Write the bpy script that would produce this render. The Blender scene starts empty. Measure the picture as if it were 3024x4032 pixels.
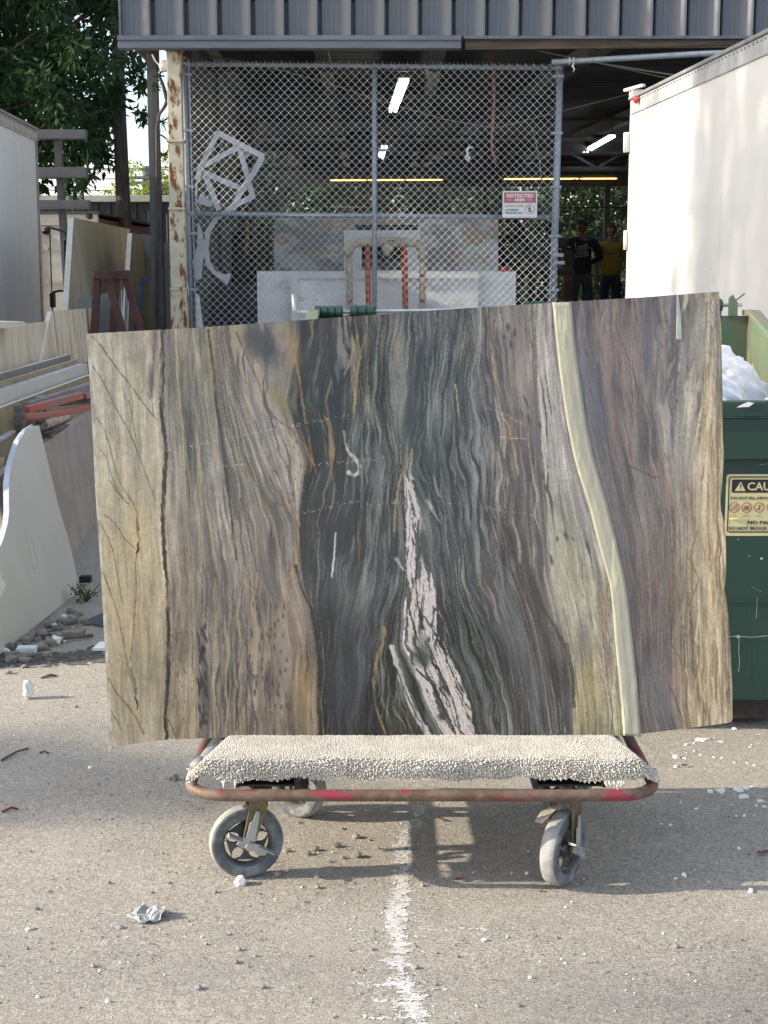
import bpy, bmesh, math, random
import numpy as np
from mathutils import Vector, Matrix, Quaternion

S = bpy.context.scene
COL = S.collection
R = math.radians

# ------------------------------------------------------------------ camera
PITCH = R(9.04)
CAMZ = 1.63
FPX = 5885.0                      # focal length in pixels of the 3024 x 4032 photograph
cam_d = bpy.data.cameras.new('camera')
cam_d.sensor_fit = 'VERTICAL'
cam_d.sensor_height = 24.0
cam_d.sensor_width = 18.0
cam_d.lens = FPX / 4032.0 * 24.0
cam_d.clip_start = 0.05
cam_d.clip_end = 600.0
cam = bpy.data.objects.new('camera', cam_d)
COL.objects.link(cam)
cam.location = (0, 0, CAMZ)
cam.rotation_euler = (R(90) - PITCH, 0, 0)
S.camera = cam

# ------------------------------------------------------------------ sun and sky
SUN_EL = R(23.5)
SUN_AZ = Vector((-1.0, -0.10, 0)).normalized()          # horizontal direction TOWARDS the sun
to_sun = SUN_AZ * math.cos(SUN_EL) + Vector((0, 0, math.sin(SUN_EL)))
sun_d = bpy.data.lights.new('sun', 'SUN')
sun_d.energy = 3.3
sun_d.angle = R(0.55)
sun_d.color = (1.0, 0.885, 0.72)
sun = bpy.data.objects.new('sun', sun_d)
COL.objects.link(sun)
sun.location = to_sun * 60
sun.rotation_euler = (-to_sun).to_track_quat('-Z', 'Y').to_euler()

world = bpy.data.worlds.new('World')
S.world = world
world.use_nodes = True
wn = world.node_tree.nodes
wl = world.node_tree.links
wn.clear()
w_out = wn.new('ShaderNodeOutputWorld')
w_bg = wn.new('ShaderNodeBackground')
w_sky = wn.new('ShaderNodeTexSky')
w_sky.sky_type = 'NISHITA'
w_sky.sun_disc = False
w_sky.sun_elevation = SUN_EL
w_sky.sun_rotation = math.atan2(SUN_AZ.x, SUN_AZ.y)
w_sky.air_density = 1.0
w_sky.dust_density = 1.6
w_sky.ozone_density = 1.2
# broken white cloud all over the sky
w_tc = wn.new('ShaderNodeTexCoord')
w_map = wn.new('ShaderNodeMapping')
w_map.inputs['Scale'].default_value = (1.0, 1.0, 3.2)
w_noise = wn.new('ShaderNodeTexNoise')
w_noise.inputs['Scale'].default_value = 3.4
w_noise.inputs['Detail'].default_value = 7
w_noise.inputs['Roughness'].default_value = 0.58
w_ramp = wn.new('ShaderNodeValToRGB')
w_ramp.color_ramp.elements[0].position = 0.43
w_ramp.color_ramp.elements[0].color = (0, 0, 0, 1)
w_ramp.color_ramp.elements[1].position = 0.67
w_ramp.color_ramp.elements[1].color = (0.9, 0.9, 0.9, 1)
w_mix = wn.new('ShaderNodeMix')
w_mix.data_type = 'RGBA'
w_mix.inputs[7].default_value = (4.7, 4.85, 5.1, 1)
wl.new(w_tc.outputs['Generated'], w_map.inputs['Vector'])
wl.new(w_map.outputs['Vector'], w_noise.inputs['Vector'])
wl.new(w_noise.outputs['Fac'], w_ramp.inputs['Fac'])
wl.new(w_ramp.outputs['Color'], w_mix.inputs[0])
wl.new(w_sky.outputs['Color'], w_mix.inputs[6])
wl.new(w_mix.outputs[2], w_bg.inputs['Color'])
w_bg.inputs['Strength'].default_value = 0.14
wl.new(w_bg.outputs['Background'], w_out.inputs['Surface'])

S.view_settings.view_transform = 'Standard'
S.view_settings.look = 'None'
S.view_settings.gamma = 1.0
S.view_settings.use_curve_mapping = False
S.view_settings.exposure = 1.25
S.cycles.max_bounces = 6
S.cycles.diffuse_bounces = 3
S.cycles.transparent_max_bounces = 8

# ------------------------------------------------------------------ measuring
_F = Vector((0, math.cos(PITCH), -math.sin(PITCH)))
_U = Vector((0, math.sin(PITCH), math.cos(PITCH)))
_C = Vector((0, 0, CAMZ))
def ray(u, v):
    return Vector((1, 0, 0)) * ((u - 1512) / FPX) + _F + _U * ((2016 - v) / FPX)
def aty(u, v, Y):
    d = ray(u, v); return _C + d * (Y / d.y)
def atz(u, v, z=0.0):
    d = ray(u, v); return _C + d * ((z - CAMZ) / d.z)
def onp(u, v, p0, n):
    d = ray(u, v); p0 = Vector(p0); n = Vector(n)
    return _C + d * ((p0 - _C).dot(n) / d.dot(n))

# ------------------------------------------------------------------ mesh helpers
class MB:
    """collects shapes into one mesh"""
    def __init__(s):
        s.v = []; s.f = []; s.m = []; s.s = []
    def add(s, vs, fs, m=0, smooth=False):
        o = len(s.v); s.v += [tuple(p) for p in vs]
        for f in fs:
            s.f.append(tuple(i + o for i in f)); s.m.append(m); s.s.append(smooth)
        return s
    def hexa(s, a, b, c, d, e, f, g, h, m=0):
        return s.add([a, b, c, d, e, f, g, h], [(3, 2, 1, 0), (4, 5, 6, 7), (0, 1, 5, 4), (1, 2, 6, 5), (2, 3, 7, 6), (3, 0, 4, 7)], m)
    def box(s, lo, hi, m=0):
        x0, y0, z0 = lo; x1, y1, z1 = hi
        return s.hexa((x0, y0, z0), (x1, y0, z0), (x1, y1, z0), (x0, y1, z0), (x0, y0, z1), (x1, y0, z1), (x1, y1, z1), (x0, y1, z1), m)
    def beam(s, p0, p1, w, h, up=(0, 0, 1), m=0):
        p0 = Vector(p0); p1 = Vector(p1); d = (p1 - p0).normalized(); up = Vector(up)
        if abs(d.dot(up)) > 0.98: up = Vector((0, 1, 0))
        a = d.cross(up).normalized() * (w / 2); b = a.cross(d).normalized() * (h / 2)
        return s.hexa(p0 - a - b, p0 + a - b, p1 + a - b, p1 - a - b, p0 - a + b, p0 + a + b, p1 + a + b, p1 - a + b, m)
    def tube(s, pts, r, n=10, m=0, closed=False, smooth=True, flat=1.0):
        pts = [Vector(p) for p in pts]; k = len(pts)
        rad = r if hasattr(r, '__len__') else [r] * k
        vs = []; a = None
        for i, p in enumerate(pts):
            if closed: d = (pts[(i + 1) % k] - pts[i - 1]).normalized()
            else: d = (pts[min(i + 1, k - 1)] - pts[max(i - 1, 0)]).normalized()
            if a is None:
                a = d.cross(Vector((0, 0, 1)))
                if a.length < 0.05: a = d.cross(Vector((1, 0, 0)))
            a = (a - d * a.dot(d)).normalized(); b = d.cross(a)
            for j in range(n):
                t = 2 * math.pi * j / n
                vs.append(p + (a * math.cos(t) + b * math.sin(t) * flat) * rad[i])
        fs = []
        for i in range(k if closed else k - 1):
            i2 = (i + 1) % k
            for j in range(n):
                j2 = (j + 1) % n
                fs.append((i * n + j, i * n + j2, i2 * n + j2, i2 * n + j))
        if not closed:
            fs.append(tuple(range(n - 1, -1, -1))); fs.append(tuple((k - 1) * n + j for j in range(n)))
        return s.add(vs, fs, m, smooth)
    def lathe(s, prof, c, axis, n=24, m=0, smooth=True, closed=False):
        """prof: list of (distance along axis, radius)"""
        c = Vector(c); ax = Vector(axis).normalized()
        a = ax.cross(Vector((0, 0, 1)))
        if a.length < 0.05: a = ax.cross(Vector((1, 0, 0)))
        a.normalize(); b = ax.cross(a); vs = []; k = len(prof)
        for (t, r) in prof:
            for j in range(n):
                q = 2 * math.pi * j / n
                vs.append(c + ax * t + (a * math.cos(q) + b * math.sin(q)) * max(r, 1e-4))
        fs = []
        for i in range(k if closed else k - 1):
            i2 = (i + 1) % k
            for j in range(n):
                j2 = (j + 1) % n
                fs.append((i * n + j, i2 * n + j, i2 * n + j2, i * n + j2))
        return s.add(vs, fs, m, smooth)
    def prism(s, poly, ext, m=0, mside=None):
        poly = [Vector(p) for p in poly]; ext = Vector(ext); k = len(poly)
        o = len(s.v)
        s.v += [tuple(p) for p in poly] + [tuple(p + ext) for p in poly]
        s.f.append(tuple(o + i for i in range(k))); s.m.append(m); s.s.append(False)
        s.f.append(tuple(o + k + i for i in range(k - 1, -1, -1))); s.m.append(m); s.s.append(False)
        for i in range(k):
            j = (i + 1) % k
            s.f.append((o + j, o + i, o + k + i, o + k + j)); s.m.append(m if mside is None else mside); s.s.append(False)
        return s
    def blob(s, c, r, seed=0, rough=0.25, m=0, sq=(1, 1, 1), sub=1, smooth=False):
        rn = random.Random(seed); bm = bmesh.new()
        bmesh.ops.create_icosphere(bm, subdivisions=sub, radius=1.0)
        vs = [Vector(c) + Vector((v.co.x * sq[0], v.co.y * sq[1], v.co.z * sq[2])) * r * (1 + rn.uniform(-rough, rough)) for v in bm.verts]
        fs = [tuple(v.index for v in f.verts) for f in bm.faces]
        bm.free()
        return s.add(vs, fs, m, smooth)
    def mesh(s, name, mats):
        me = bpy.data.meshes.new(name)
        me.from_pydata(s.v, [], s.f)
        for mt in (mats if isinstance(mats, (list, tuple)) else [mats]): me.materials.append(mt)
        me.polygons.foreach_set('material_index', s.m)
        me.polygons.foreach_set('use_smooth', s.s)
        me.update()
        bm = bmesh.new(); bm.from_mesh(me)
        bmesh.ops.recalc_face_normals(bm, faces=bm.faces[:])
        bm.to_mesh(me); bm.free()
        return me
    def build(s, name, mats, parent=None, bevel=0.0):
        o = bpy.data.objects.new(name, s.mesh(name, mats))
        COL.objects.link(o)
        if parent is not None: adopt(o, parent)
        if bevel:
            b = o.modifiers.new('bevel', 'BEVEL'); b.width = bevel; b.segments = 2; b.limit_method = 'ANGLE'; b.angle_limit = R(40)
        return o

def adopt(o, parent):
    o.parent = parent
    o.matrix_parent_inverse = Matrix.Translation(-Vector(parent.location))
def tag(o, label, cat, group=None, kind=None):
    if label: o['label'] = label
    if cat: o['category'] = cat
    if group: o['group'] = group
    if kind: o['kind'] = kind
    return o
def thing(name, label, cat, loc, group=None):
    o = bpy.data.objects.new(name, None); COL.objects.link(o); o.location = loc
    o.empty_display_size = 0.1
    return tag(o, label, cat, group)
def struct(o):
    o['kind'] = 'structure'; return o
def npmesh(name, V, F, mats, parent=None, smooth=False, mi=None):
    """big mesh from numpy: F (m,k)"""
    V = np.asarray(V, np.float32); F = np.asarray(F, np.int32); m, k = F.shape
    me = bpy.data.meshes.new(name)
    me.vertices.add(len(V)); me.vertices.foreach_set('co', V.ravel())
    me.loops.add(m * k); me.loops.foreach_set('vertex_index', F.ravel())
    me.polygons.add(m); me.polygons.foreach_set('loop_start', np.arange(0, m * k, k, dtype=np.int32))
    for mt in (mats if isinstance(mats, (list, tuple)) else [mats]): me.materials.append(mt)
    if mi is not None: me.polygons.foreach_set('material_index', np.asarray(mi, np.int32))
    me.polygons.foreach_set('use_smooth', np.full(m, smooth))
    me.update(calc_edges=True)
    o = bpy.data.objects.new(name, me); COL.objects.link(o)
    if parent is not None: adopt(o, parent)
    return o
def plate(name, px, p0, n, thick, mats, parent=None, side=None, bevel=0.0):
    """flat panel on the plane (p0, n) whose outline is measured in photo pixels, thickness away from the camera side"""
    n = Vector(n).normalized()
    if n.dot(_C - Vector(p0)) < 0: n = -n
    b = MB(); b.prism([onp(u, v, p0, n) for (u, v) in px], -n * thick, 0, side)
    return b.build(name, mats, parent, bevel)

def lin(c):
    c = c / 255.0
    return c / 12.92 if c <= 0.04045 else ((c + 0.055) / 1.055) ** 2.4
def rgb(r, g, b, k=1.0):
    return (lin(r) * k, lin(g) * k, lin(b) * k, 1)

# ------------------------------------------------------------------ materials
def mat(name, c1, c2=None, scale=6, detail=6, lo=0.35, hi=0.65, stretch=(1, 1, 1), rough=0.6, metal=0.0, spec=0.5,
        bump=0.0, bscale=60, bstretch=(1, 1, 1), c3=None, scale3=20, lo3=0.6, hi3=0.68, stretch3=(1, 1, 1), rough3=None,
        dirt=None, emit=None, estr=0, trans=0, alpha=1.0):
    """base c1, noise-mixed with c2; flecks of c3 (rust, stains, chips); optional dirt from below"""
    m = bpy.data.materials.new(name); m.use_nodes = True
    nt = m.node_tree; N = nt.nodes; L = nt.links
    b = N['Principled BSDF']
    b.inputs['Roughness'].default_value = rough
    b.inputs['Metallic'].default_value = metal
    b.inputs['Specular IOR Level'].default_value = spec
    tc = N.new('ShaderNodeTexCoord')
    def noise(sc, st, det):
        mp = N.new('ShaderNodeMapping'); mp.inputs['Scale'].default_value = st
        nz = N.new('ShaderNodeTexNoise'); nz.inputs['Scale'].default_value = sc; nz.inputs['Detail'].default_value = det
        nz.inputs['Roughness'].default_value = 0.62
        L.new(tc.outputs['Object'], mp.inputs['Vector']); L.new(mp.outputs['Vector'], nz.inputs['Vector'])
        return nz.outputs['Fac']
    def rng(sock, a, c):
        mr = N.new('ShaderNodeMapRange'); mr.interpolation_type = 'SMOOTHSTEP'
        mr.inputs['From Min'].default_value = a; mr.inputs['From Max'].default_value = c
        L.new(sock, mr.inputs['Value']); return mr.outputs['Result']
    def mixc(f, a, c):
        mx = N.new('ShaderNodeMix'); mx.data_type = 'RGBA'
        L.new(f, mx.inputs[0])
        if hasattr(a, 'is_linked'): L.new(a, mx.inputs[6])
        else: mx.inputs[6].default_value = a
        mx.inputs[7].default_value = c
        return mx.outputs[2]
    cur = c1
    if c2 is not None: cur = mixc(rng(noise(scale, stretch, detail), lo, hi), cur, c2)
    if c3 is not None:
        f3 = rng(noise(scale3, stretch3, 8), lo3, hi3); cur = mixc(f3, cur, c3)
        if rough3 is not None:
            mr = N.new('ShaderNodeMix'); mr.inputs[2].default_value = rough; mr.inputs[3].default_value = rough3
            L.new(f3, mr.inputs[0]); L.new(mr.outputs[0], b.inputs['Roughness'])
    if hasattr(cur, 'is_linked'): L.new(cur, b.inputs['Base Color'])
    else: b.inputs['Base Color'].default_value = cur
    if bump:
        bp = N.new('ShaderNodeBump'); bp.inputs['Strength'].default_value = bump; bp.inputs['Distance'].default_value = 0.004
        L.new(noise(bscale, bstretch, 5), bp.inputs['Height']); L.new(bp.outputs['Normal'], b.inputs['Normal'])
    if emit is not None:
        b.inputs['Emission Color'].default_value = emit; b.inputs['Emission Strength'].default_value = estr
    if trans: b.inputs['Transmission Weight'].default_value = trans
    if alpha < 1: b.inputs['Alpha'].default_value = alpha
    return m

G = lambda v: (v, v, v, 1)
m_galv = mat('galvanised steel', (0.36, 0.40, 0.45, 1), (0.28, 0.31, 0.36, 1), scale=30, rough=0.55, metal=0.35, bump=0.1)
m_wire = mat('weathered wire', (0.58, 0.60, 0.60, 1), (0.44, 0.46, 0.46, 1), scale=4, rough=0.6, metal=0.2)
m_fascia = mat('grey painted cladding', (0.155, 0.165, 0.19, 1), (0.125, 0.132, 0.15, 1), scale=3, stretch=(1, 1, .3), rough=0.5, c3=(.2, .205, .22, 1), scale3=9, lo3=.62, hi3=.8)
m_trim = mat('grey painted trim', (0.16, 0.17, 0.195, 1), (0.115, 0.12, 0.14, 1), scale=4, stretch=(.3, 1, 1), rough=0.5)
m_darkpost = mat('dark bronze paint', (0.045, 0.043, 0.045, 1), (0.07, 0.068, 0.07, 1), scale=5, rough=0.5)
m_postside = mat('dark bronze paint worn', (0.085, 0.082, 0.085, 1), (0.06, 0.06, 0.062, 1), scale=5, rough=0.5)
m_rustpost = mat('cream paint with rust', (0.62, 0.56, 0.40, 1), (0.50, 0.45, 0.33, 1), scale=7, rough=0.65, c3=(0.20, 0.075, 0.025, 1), scale3=8.0, lo3=0.50, hi3=0.58, stretch3=(1.6, 1.6, .6), rough3=.9, bump=.25, bscale=40)
m_woodraw = mat('weathered wood', (0.16, 0.12, 0.085, 1), (0.09, 0.065, 0.05, 1), scale=8, stretch=(.3, 3, 3), rough=0.85)
m_ceil = mat('dull metal roof sheet', (0.135, 0.136, 0.138, 1), (0.095, 0.096, 0.098, 1), scale=2, rough=0.7)
m_steel_dark = mat('dark painted steel', (0.045, 0.045, 0.047, 1), (0.07, 0.07, 0.07, 1), scale=3, rough=0.6)
m_purlin = mat('grey steel purlin', (0.25, 0.245, 0.24, 1), (0.18, 0.176, 0.172, 1), scale=3, rough=0.6)
m_conc = mat('dusty concrete', (0.20, 0.195, 0.185, 1), (0.13, 0.127, 0.12, 1), scale=3, rough=0.9, bump=.2)
m_black = mat('black plastic', (0.012, 0.012, 0.014, 1), (0.02, 0.02, 0.022, 1), scale=6, rough=0.5)
m_white = mat('white paint', (0.80, 0.80, 0.79, 1), (0.72, 0.72, 0.71, 1), scale=4, rough=0.45)
m_whiteplastic = mat('white plastic film', (0.82, 0.83, 0.86, 1), (0.7, 0.72, 0.76, 1), scale=10, rough=0.35, bump=.6, bscale=30)
# ------------------------------------------------------------------ noise for arrays
_rs = np.random.RandomState(7)
_perm = np.tile(_rs.permutation(512), 2)
_gx = np.cos(_rs.rand(512) * 6.2832); _gy = np.sin(_rs.rand(512) * 6.2832)
_ga = _rs.rand(512) * 6.2832; _gx = np.cos(_ga); _gy = np.sin(_ga)
def pn(x, y, seed=0):
    x = np.asarray(x, np.float64) + seed * 17.31; y = np.asarray(y, np.float64) + seed * 9.17
    xi = np.floor(x).astype(int); yi = np.floor(y).astype(int); xf = x - xi; yf = y - yi
    u = xf * xf * xf * (xf * (xf * 6 - 15) + 10); v = yf * yf * yf * (yf * (yf * 6 - 15) + 10)
    xi &= 511; yi &= 511
    def g(ix, iy, fx, fy):
        h = _perm[(_perm[ix & 511] + iy) & 511]
        return _gx[h] * fx + _gy[h] * fy
    a = g(xi, yi, xf, yf); b = g(xi + 1, yi, xf - 1, yf); c = g(xi, yi + 1, xf, yf - 1); d = g(xi + 1, yi + 1, xf - 1, yf - 1)
    return ((a + (b - a) * u) + ((c + (d - c) * u) - (a + (b - a) * u)) * v) * 1.5
def fbm(x, y, o=4, seed=0, gain=0.5):
    s = 0; a = 1.0; t = 0
    for i in range(o):
        s = s + a * pn(x * 2 ** i, y * 2 ** i, seed + i); t += a; a *= gain
    return s / t
def sm(a, b, x):
    t = np.clip((x - a) / (b - a), 0, 1); return t * t * (3 - 2 * t)

# ------------------------------------------------------------------ ground
def make_asphalt():
    m = bpy.data.materials.new('worn dusty asphalt'); m.use_nodes = True
    nt = m.node_tree; N = nt.nodes; L = nt.links; b = N['Principled BSDF']
    b.inputs['Roughness'].default_value = 0.92; b.inputs['Specular IOR Level'].default_value = 0.25
    tc = N.new('ShaderNodeTexCoord')
    def noise(sc, det, rg=0.6, st=None):
        nz = N.new('ShaderNodeTexNoise'); nz.inputs['Scale'].default_value = sc; nz.inputs['Detail'].default_value = det
        nz.inputs['Roughness'].default_value = rg
        if st:
            mp = N.new('ShaderNodeMapping'); mp.inputs['Scale'].default_value = st
            L.new(tc.outputs['Object'], mp.inputs['Vector']); L.new(mp.outputs['Vector'], nz.inputs['Vector'])
        else: L.new(tc.outputs['Object'], nz.inputs['Vector'])
        return nz.outputs['Fac']
    def rng(s, a, c, o0=0.0, o1=1.0):
        mr = N.new('ShaderNodeMapRange'); mr.inputs['From Min'].default_value = a; mr.inputs['From Max'].default_value = c
        mr.inputs['To Min'].default_value = o0; mr.inputs['To Max'].default_value = o1
        L.new(s, mr.inputs['Value']); return mr.outputs['Result']
    def mix(f, a, c, mode='MIX'):
        mx = N.new('ShaderNodeMix'); mx.data_type = 'RGBA'; mx.blend_type = mode
        if hasattr(f, 'is_linked'): L.new(f, mx.inputs[0])
        else: mx.inputs[0].default_value = f
        for q, i in ((a, 6), (c, 7)):
            if hasattr(q, 'is_linked'): L.new(q, mx.inputs[i])
            else: mx.inputs[i].default_value = q
        return mx.outputs[2]
    wz = N.new('ShaderNodeTexNoise'); wz.inputs['Scale'].default_value = 130; wz.inputs['Detail'].default_value = 4
    L.new(tc.outputs['Object'], wz.inputs['Vector'])
    wa = N.new('ShaderNodeVectorMath'); wa.operation = 'SCALE'; wa.inputs['Scale'].default_value = .022; L.new(wz.outputs['Color'], wa.inputs[0])
    wv = N.new('ShaderNodeVectorMath'); wv.operation = 'ADD'; L.new(tc.outputs['Object'], wv.inputs[0]); L.new(wa.outputs['Vector'], wv.inputs[1])
    vor = N.new('ShaderNodeTexVoronoi'); vor.inputs['Scale'].default_value = 170; vor.inputs['Randomness'].default_value = 1.0
    L.new(wv.outputs['Vector'], vor.inputs['Vector'])
    vor2 = N.new('ShaderNodeTexVoronoi'); vor2.inputs['Scale'].default_value = 62
    L.new(wv.outputs['Vector'], vor2.inputs['Vector'])
    sep = N.new('ShaderNodeSeparateColor'); L.new(vor.outputs['Color'], sep.inputs['Color'])
    sep2 = N.new('ShaderNodeSeparateColor'); L.new(vor2.outputs['Color'], sep2.inputs['Color'])
    # binder and stones
    base = mix(rng(noise(1.3, 6), .35, .68), (0.375, 0.348, 0.303, 1), (0.455, 0.422, 0.368, 1))
    base = mix(rng(noise(5.5, 8, .7), .50, .74), base, (0.30, 0.28, 0.25, 1))
    stone = mix(sep.outputs['Red'], (0.245, 0.227, 0.20, 1), (0.55, 0.51, 0.445, 1))
    stonemask = rng(noise(9, 3), .25, .6, .28, .72)
    c = mix(stonemask, base, stone)
    c = mix(rng(sep2.outputs['Green'], .93, .95, 0, .7), c, (0.50, 0.46, 0.40, 1))
    c = mix(rng(noise(62, 3, .5), .70, .74, 0, .55), c, (0.11, 0.10, 0.09, 1))
    # pale stone dust and dark oily patches with shapes of their own
    c = mix(rng(noise(.9, 7, .66, (1, .55, 1)), .55, .78, 0, .55), c, (0.44, 0.415, 0.375, 1))
    c = mix(rng(noise(.55, 6, .62, (.8, 1.2, 1)), .58, .76, 0, .5), c, (0.16, 0.15, 0.138, 1))
    c = mix(rng(noise(31, 6, .7), .62, .75, 0, .5), c, (0.52, 0.495, 0.455, 1))
    gr = N.new('ShaderNodeCombineColor'); gv = rng(noise(175, 4, .85), .34, .66, .50, 1.50)
    for ch in ('Red', 'Green', 'Blue'): L.new(gv, gr.inputs[ch])
    c = mix(1.0, c, gr.outputs['Color'], 'MULTIPLY')
    L.new(c, b.inputs['Base Color'])
    ad = N.new('ShaderNodeMath'); ad.operation = 'ADD'
    L.new(noise(150, 4, .8), ad.inputs[0]); L.new(noise(70, 8, .78), ad.inputs[1])
    bp = N.new('ShaderNodeBump'); bp.inputs['Strength'].default_value = 1.0; bp.inputs['Distance'].default_value = .007
    L.new(ad.outputs[0], bp.inputs['Height']); L.new(bp.outputs['Normal'], b.inputs['Normal'])
    return m
m_asphalt = make_asphalt()
# one sheet to the horizon; finely meshed and slightly uneven where the camera stands
xs = np.unique(np.concatenate([np.linspace(-400, -5, 12), np.linspace(-5, 5, 161), np.linspace(5, 400, 12)]))
ys = np.unique(np.concatenate([np.linspace(-120, 2, 8), np.linspace(2, 10, 129), np.linspace(10, 400, 14)]))
GX, GY = np.meshgrid(xs, ys)
def ground_z(x, y):
    w = sm(2.0, 2.6, y) * (1 - sm(8.5, 9.9, y)) * (1 - sm(4, 4.9, np.abs(x)))
    return w * (0.010 * fbm(x * .8, y * .8, 3, 3) + 0.004 * fbm(x * 5, y * 5, 3, 5))
GZ = ground_z(GX, GY)
idx = np.arange(GX.size).reshape(GX.shape)
gf = np.stack([idx[:-1, :-1], idx[:-1, 1:], idx[1:, 1:], idx[1:, :-1]], -1).reshape(-1, 4)
ground = struct(npmesh('ground', np.stack([GX, GY, GZ], -1).reshape(-1, 3), gf, m_asphalt, smooth=True))
def gz(x, y): return float(ground_z(np.array([x]), np.array([y]))[0])
def on_ground(u, v):
    p = atz(u, v, 0.0); p = atz(u, v, gz(p.x, p.y)); return p

# ragged white line sprayed on the asphalt: thin crumbs of paint just above the ground
def paint():
    cs = 0.0034
    path = [(1652, 3150), (1640, 3210), (1600, 3290), (1588, 3370), (1580, 3460), (1570, 3540), (1562, 3640), (1560, 3720), (1570, 3820), (1600, 3920), (1650, 4010), (1690, 4100), (1740, 4260)]
    P = [atz(u, v) for u, v in path]
    px = np.array([p.x for p in P]); py = np.array([p.y for p in P]); o = np.argsort(py); px = px[o]; py = py[o]
    x0, x1, y0, y1 = -.16, .46, 2.7, 4.55
    X, Y = np.meshgrid(np.arange(x0, x1, cs), np.arange(y0, y1, cs))
    cx = np.interp(Y, py, px) + .012 * fbm(Y * 9, Y * 0, 3, 11)
    d = X - cx
    hw = .023 + .015 * fbm(Y * 4.2, Y * 0 + 3, 3, 2)
    hw = hw * (1 - .35 * sm(3.9, 4.4, Y))
    rag = fbm(X * 11, Y * 34, 4, 4, .6) * .036 * (1 + sm(3.6, 3.2, Y) * 1.0) + fbm(X * 70, Y * 90, 3, 6) * .020
    core = hw + rag - np.abs(d)
    # stray sideways smears
    for (yy, xa, xb, th) in ((3.545, .02, .33, .010), (3.50, -.02, .15, .007), (3.255, -.10, .05, .012), (3.235, .02, .20, .008), (3.18, -.06, .12, .010), (3.10, -.09, .09, .012), (3.42, .04, .12, .006)):
        s = th - np.abs(Y - yy - .012 * fbm(X * 12, X * 0 + yy, 2, 8)) + fbm(X * 70, Y * 90, 3, 9) * .02 - .007 - .03 * sm(.5, 1, np.abs(X - (xa + xb) / 2) / ((xb - xa) / 2 + 1e-6)) - .05 * ((X < xa) | (X > xb))
        core = np.maximum(core, s)
    keep = (core > 0) & (fbm(X * 85, Y * 95, 3, 14, .65) > -.30 + .20 * sm(3.7, 4.2, Y))
    keep |= (np.abs(d) < .11) & (fbm(X * 60, Y * 110, 3, 20) - np.abs(d) * 2.2 > .40)
    ii = np.argwhere(keep[:-1, :-1])
    bx = X[ii[:, 0], ii[:, 1]]; by = Y[ii[:, 0], ii[:, 1]]; k = len(bx)
    V = np.zeros((k, 4, 3)); jit = np.random.RandomState(3).uniform(-.0008, .0008, (k, 4, 2))
    for q, (dx, dy) in enumerate(((0, 0), (1, 0), (1, 1), (0, 1))):
        V[:, q, 0] = bx + dx * cs + jit[:, q, 0]; V[:, q, 1] = by + dy * cs + jit[:, q, 1]
    V[:, :, 2] = ground_z(V[:, :, 0], V[:, :, 1]) + .0012
    m = mat('chalky white line paint', (0.66, 0.655, 0.64, 1), (0.47, 0.445, 0.40, 1), scale=38, lo=.38, hi=.66, rough=.9, bump=.4, bscale=120)
    return npmesh('painted_line', V.reshape(-1, 3), np.arange(k * 4).reshape(-1, 4), m)
struct(paint())
# dark trodden dirt in front of the rubble on the left
def dirt():
    cs = .009; X, Y = np.meshgrid(np.arange(-1.85, -.55, cs), np.arange(5.95, 7.1, cs))
    q = 6.27 + (X + 1.2) * .13; d = .13 + .05 * fbm(X * 3, Y * 3, 3, 41) - np.abs(Y - q - .05 * fbm(X * 4, X * 0, 2, 42)) + .10 * fbm(X * 11, Y * 22, 4, 43, .6)
    ii = np.argwhere((d > .02) & (fbm(X * 40, Y * 55, 2, 44) > -.30)); bx = X[ii[:, 0], ii[:, 1]]; by = Y[ii[:, 0], ii[:, 1]]; k = len(bx); V = np.zeros((k, 4, 3))
    for j, (dx, dy) in enumerate(((0, 0), (1, 0), (1, 1), (0, 1))): V[:, j, 0] = bx + dx * cs; V[:, j, 1] = by + dy * cs
    V[:, :, 2] = ground_z(V[:, :, 0], V[:, :, 1]) + .0012
    m = mat('dark damp dirt', (.060, .056, .052, 1), (.13, .12, .11, 1), scale=22, lo=.4, hi=.7, rough=.95, bump=.9, bscale=70)
    return npmesh('dirt_patch', V.reshape(-1, 3), np.arange(k * 4).reshape(-1, 4), m)
struct(dirt())
# ------------------------------------------------------------------ the big stone slab
SL_T = R(6.2)                                             # it leans back on the cart
SL_N = Vector((0, -math.cos(SL_T), math.sin(SL_T)))
SL_P = Vector((0, 3.995, 0.369))
SL_THICK = 0.021
OV = 1.5973                                               # tracing units -> photo pixels
def slab_world(x, y, off=0.0):
    """x, y arrays in tracing units -> points on the slab face"""
    u = 300 + x * OV; v = 1100 + y * OV
    dx = (u - 1512) / FPX; up = (2016 - v) / FPX
    D = np.stack([dx, _F.y + _U.y * up, _F.z + _U.z * up], -1)
    P0 = np.array(SL_P - SL_N * 0 - _C); n = np.array(SL_N)
    t = (P0 @ n) / (D @ n)
    return np.array(_C) + D * t[..., None] + n * off

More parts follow.
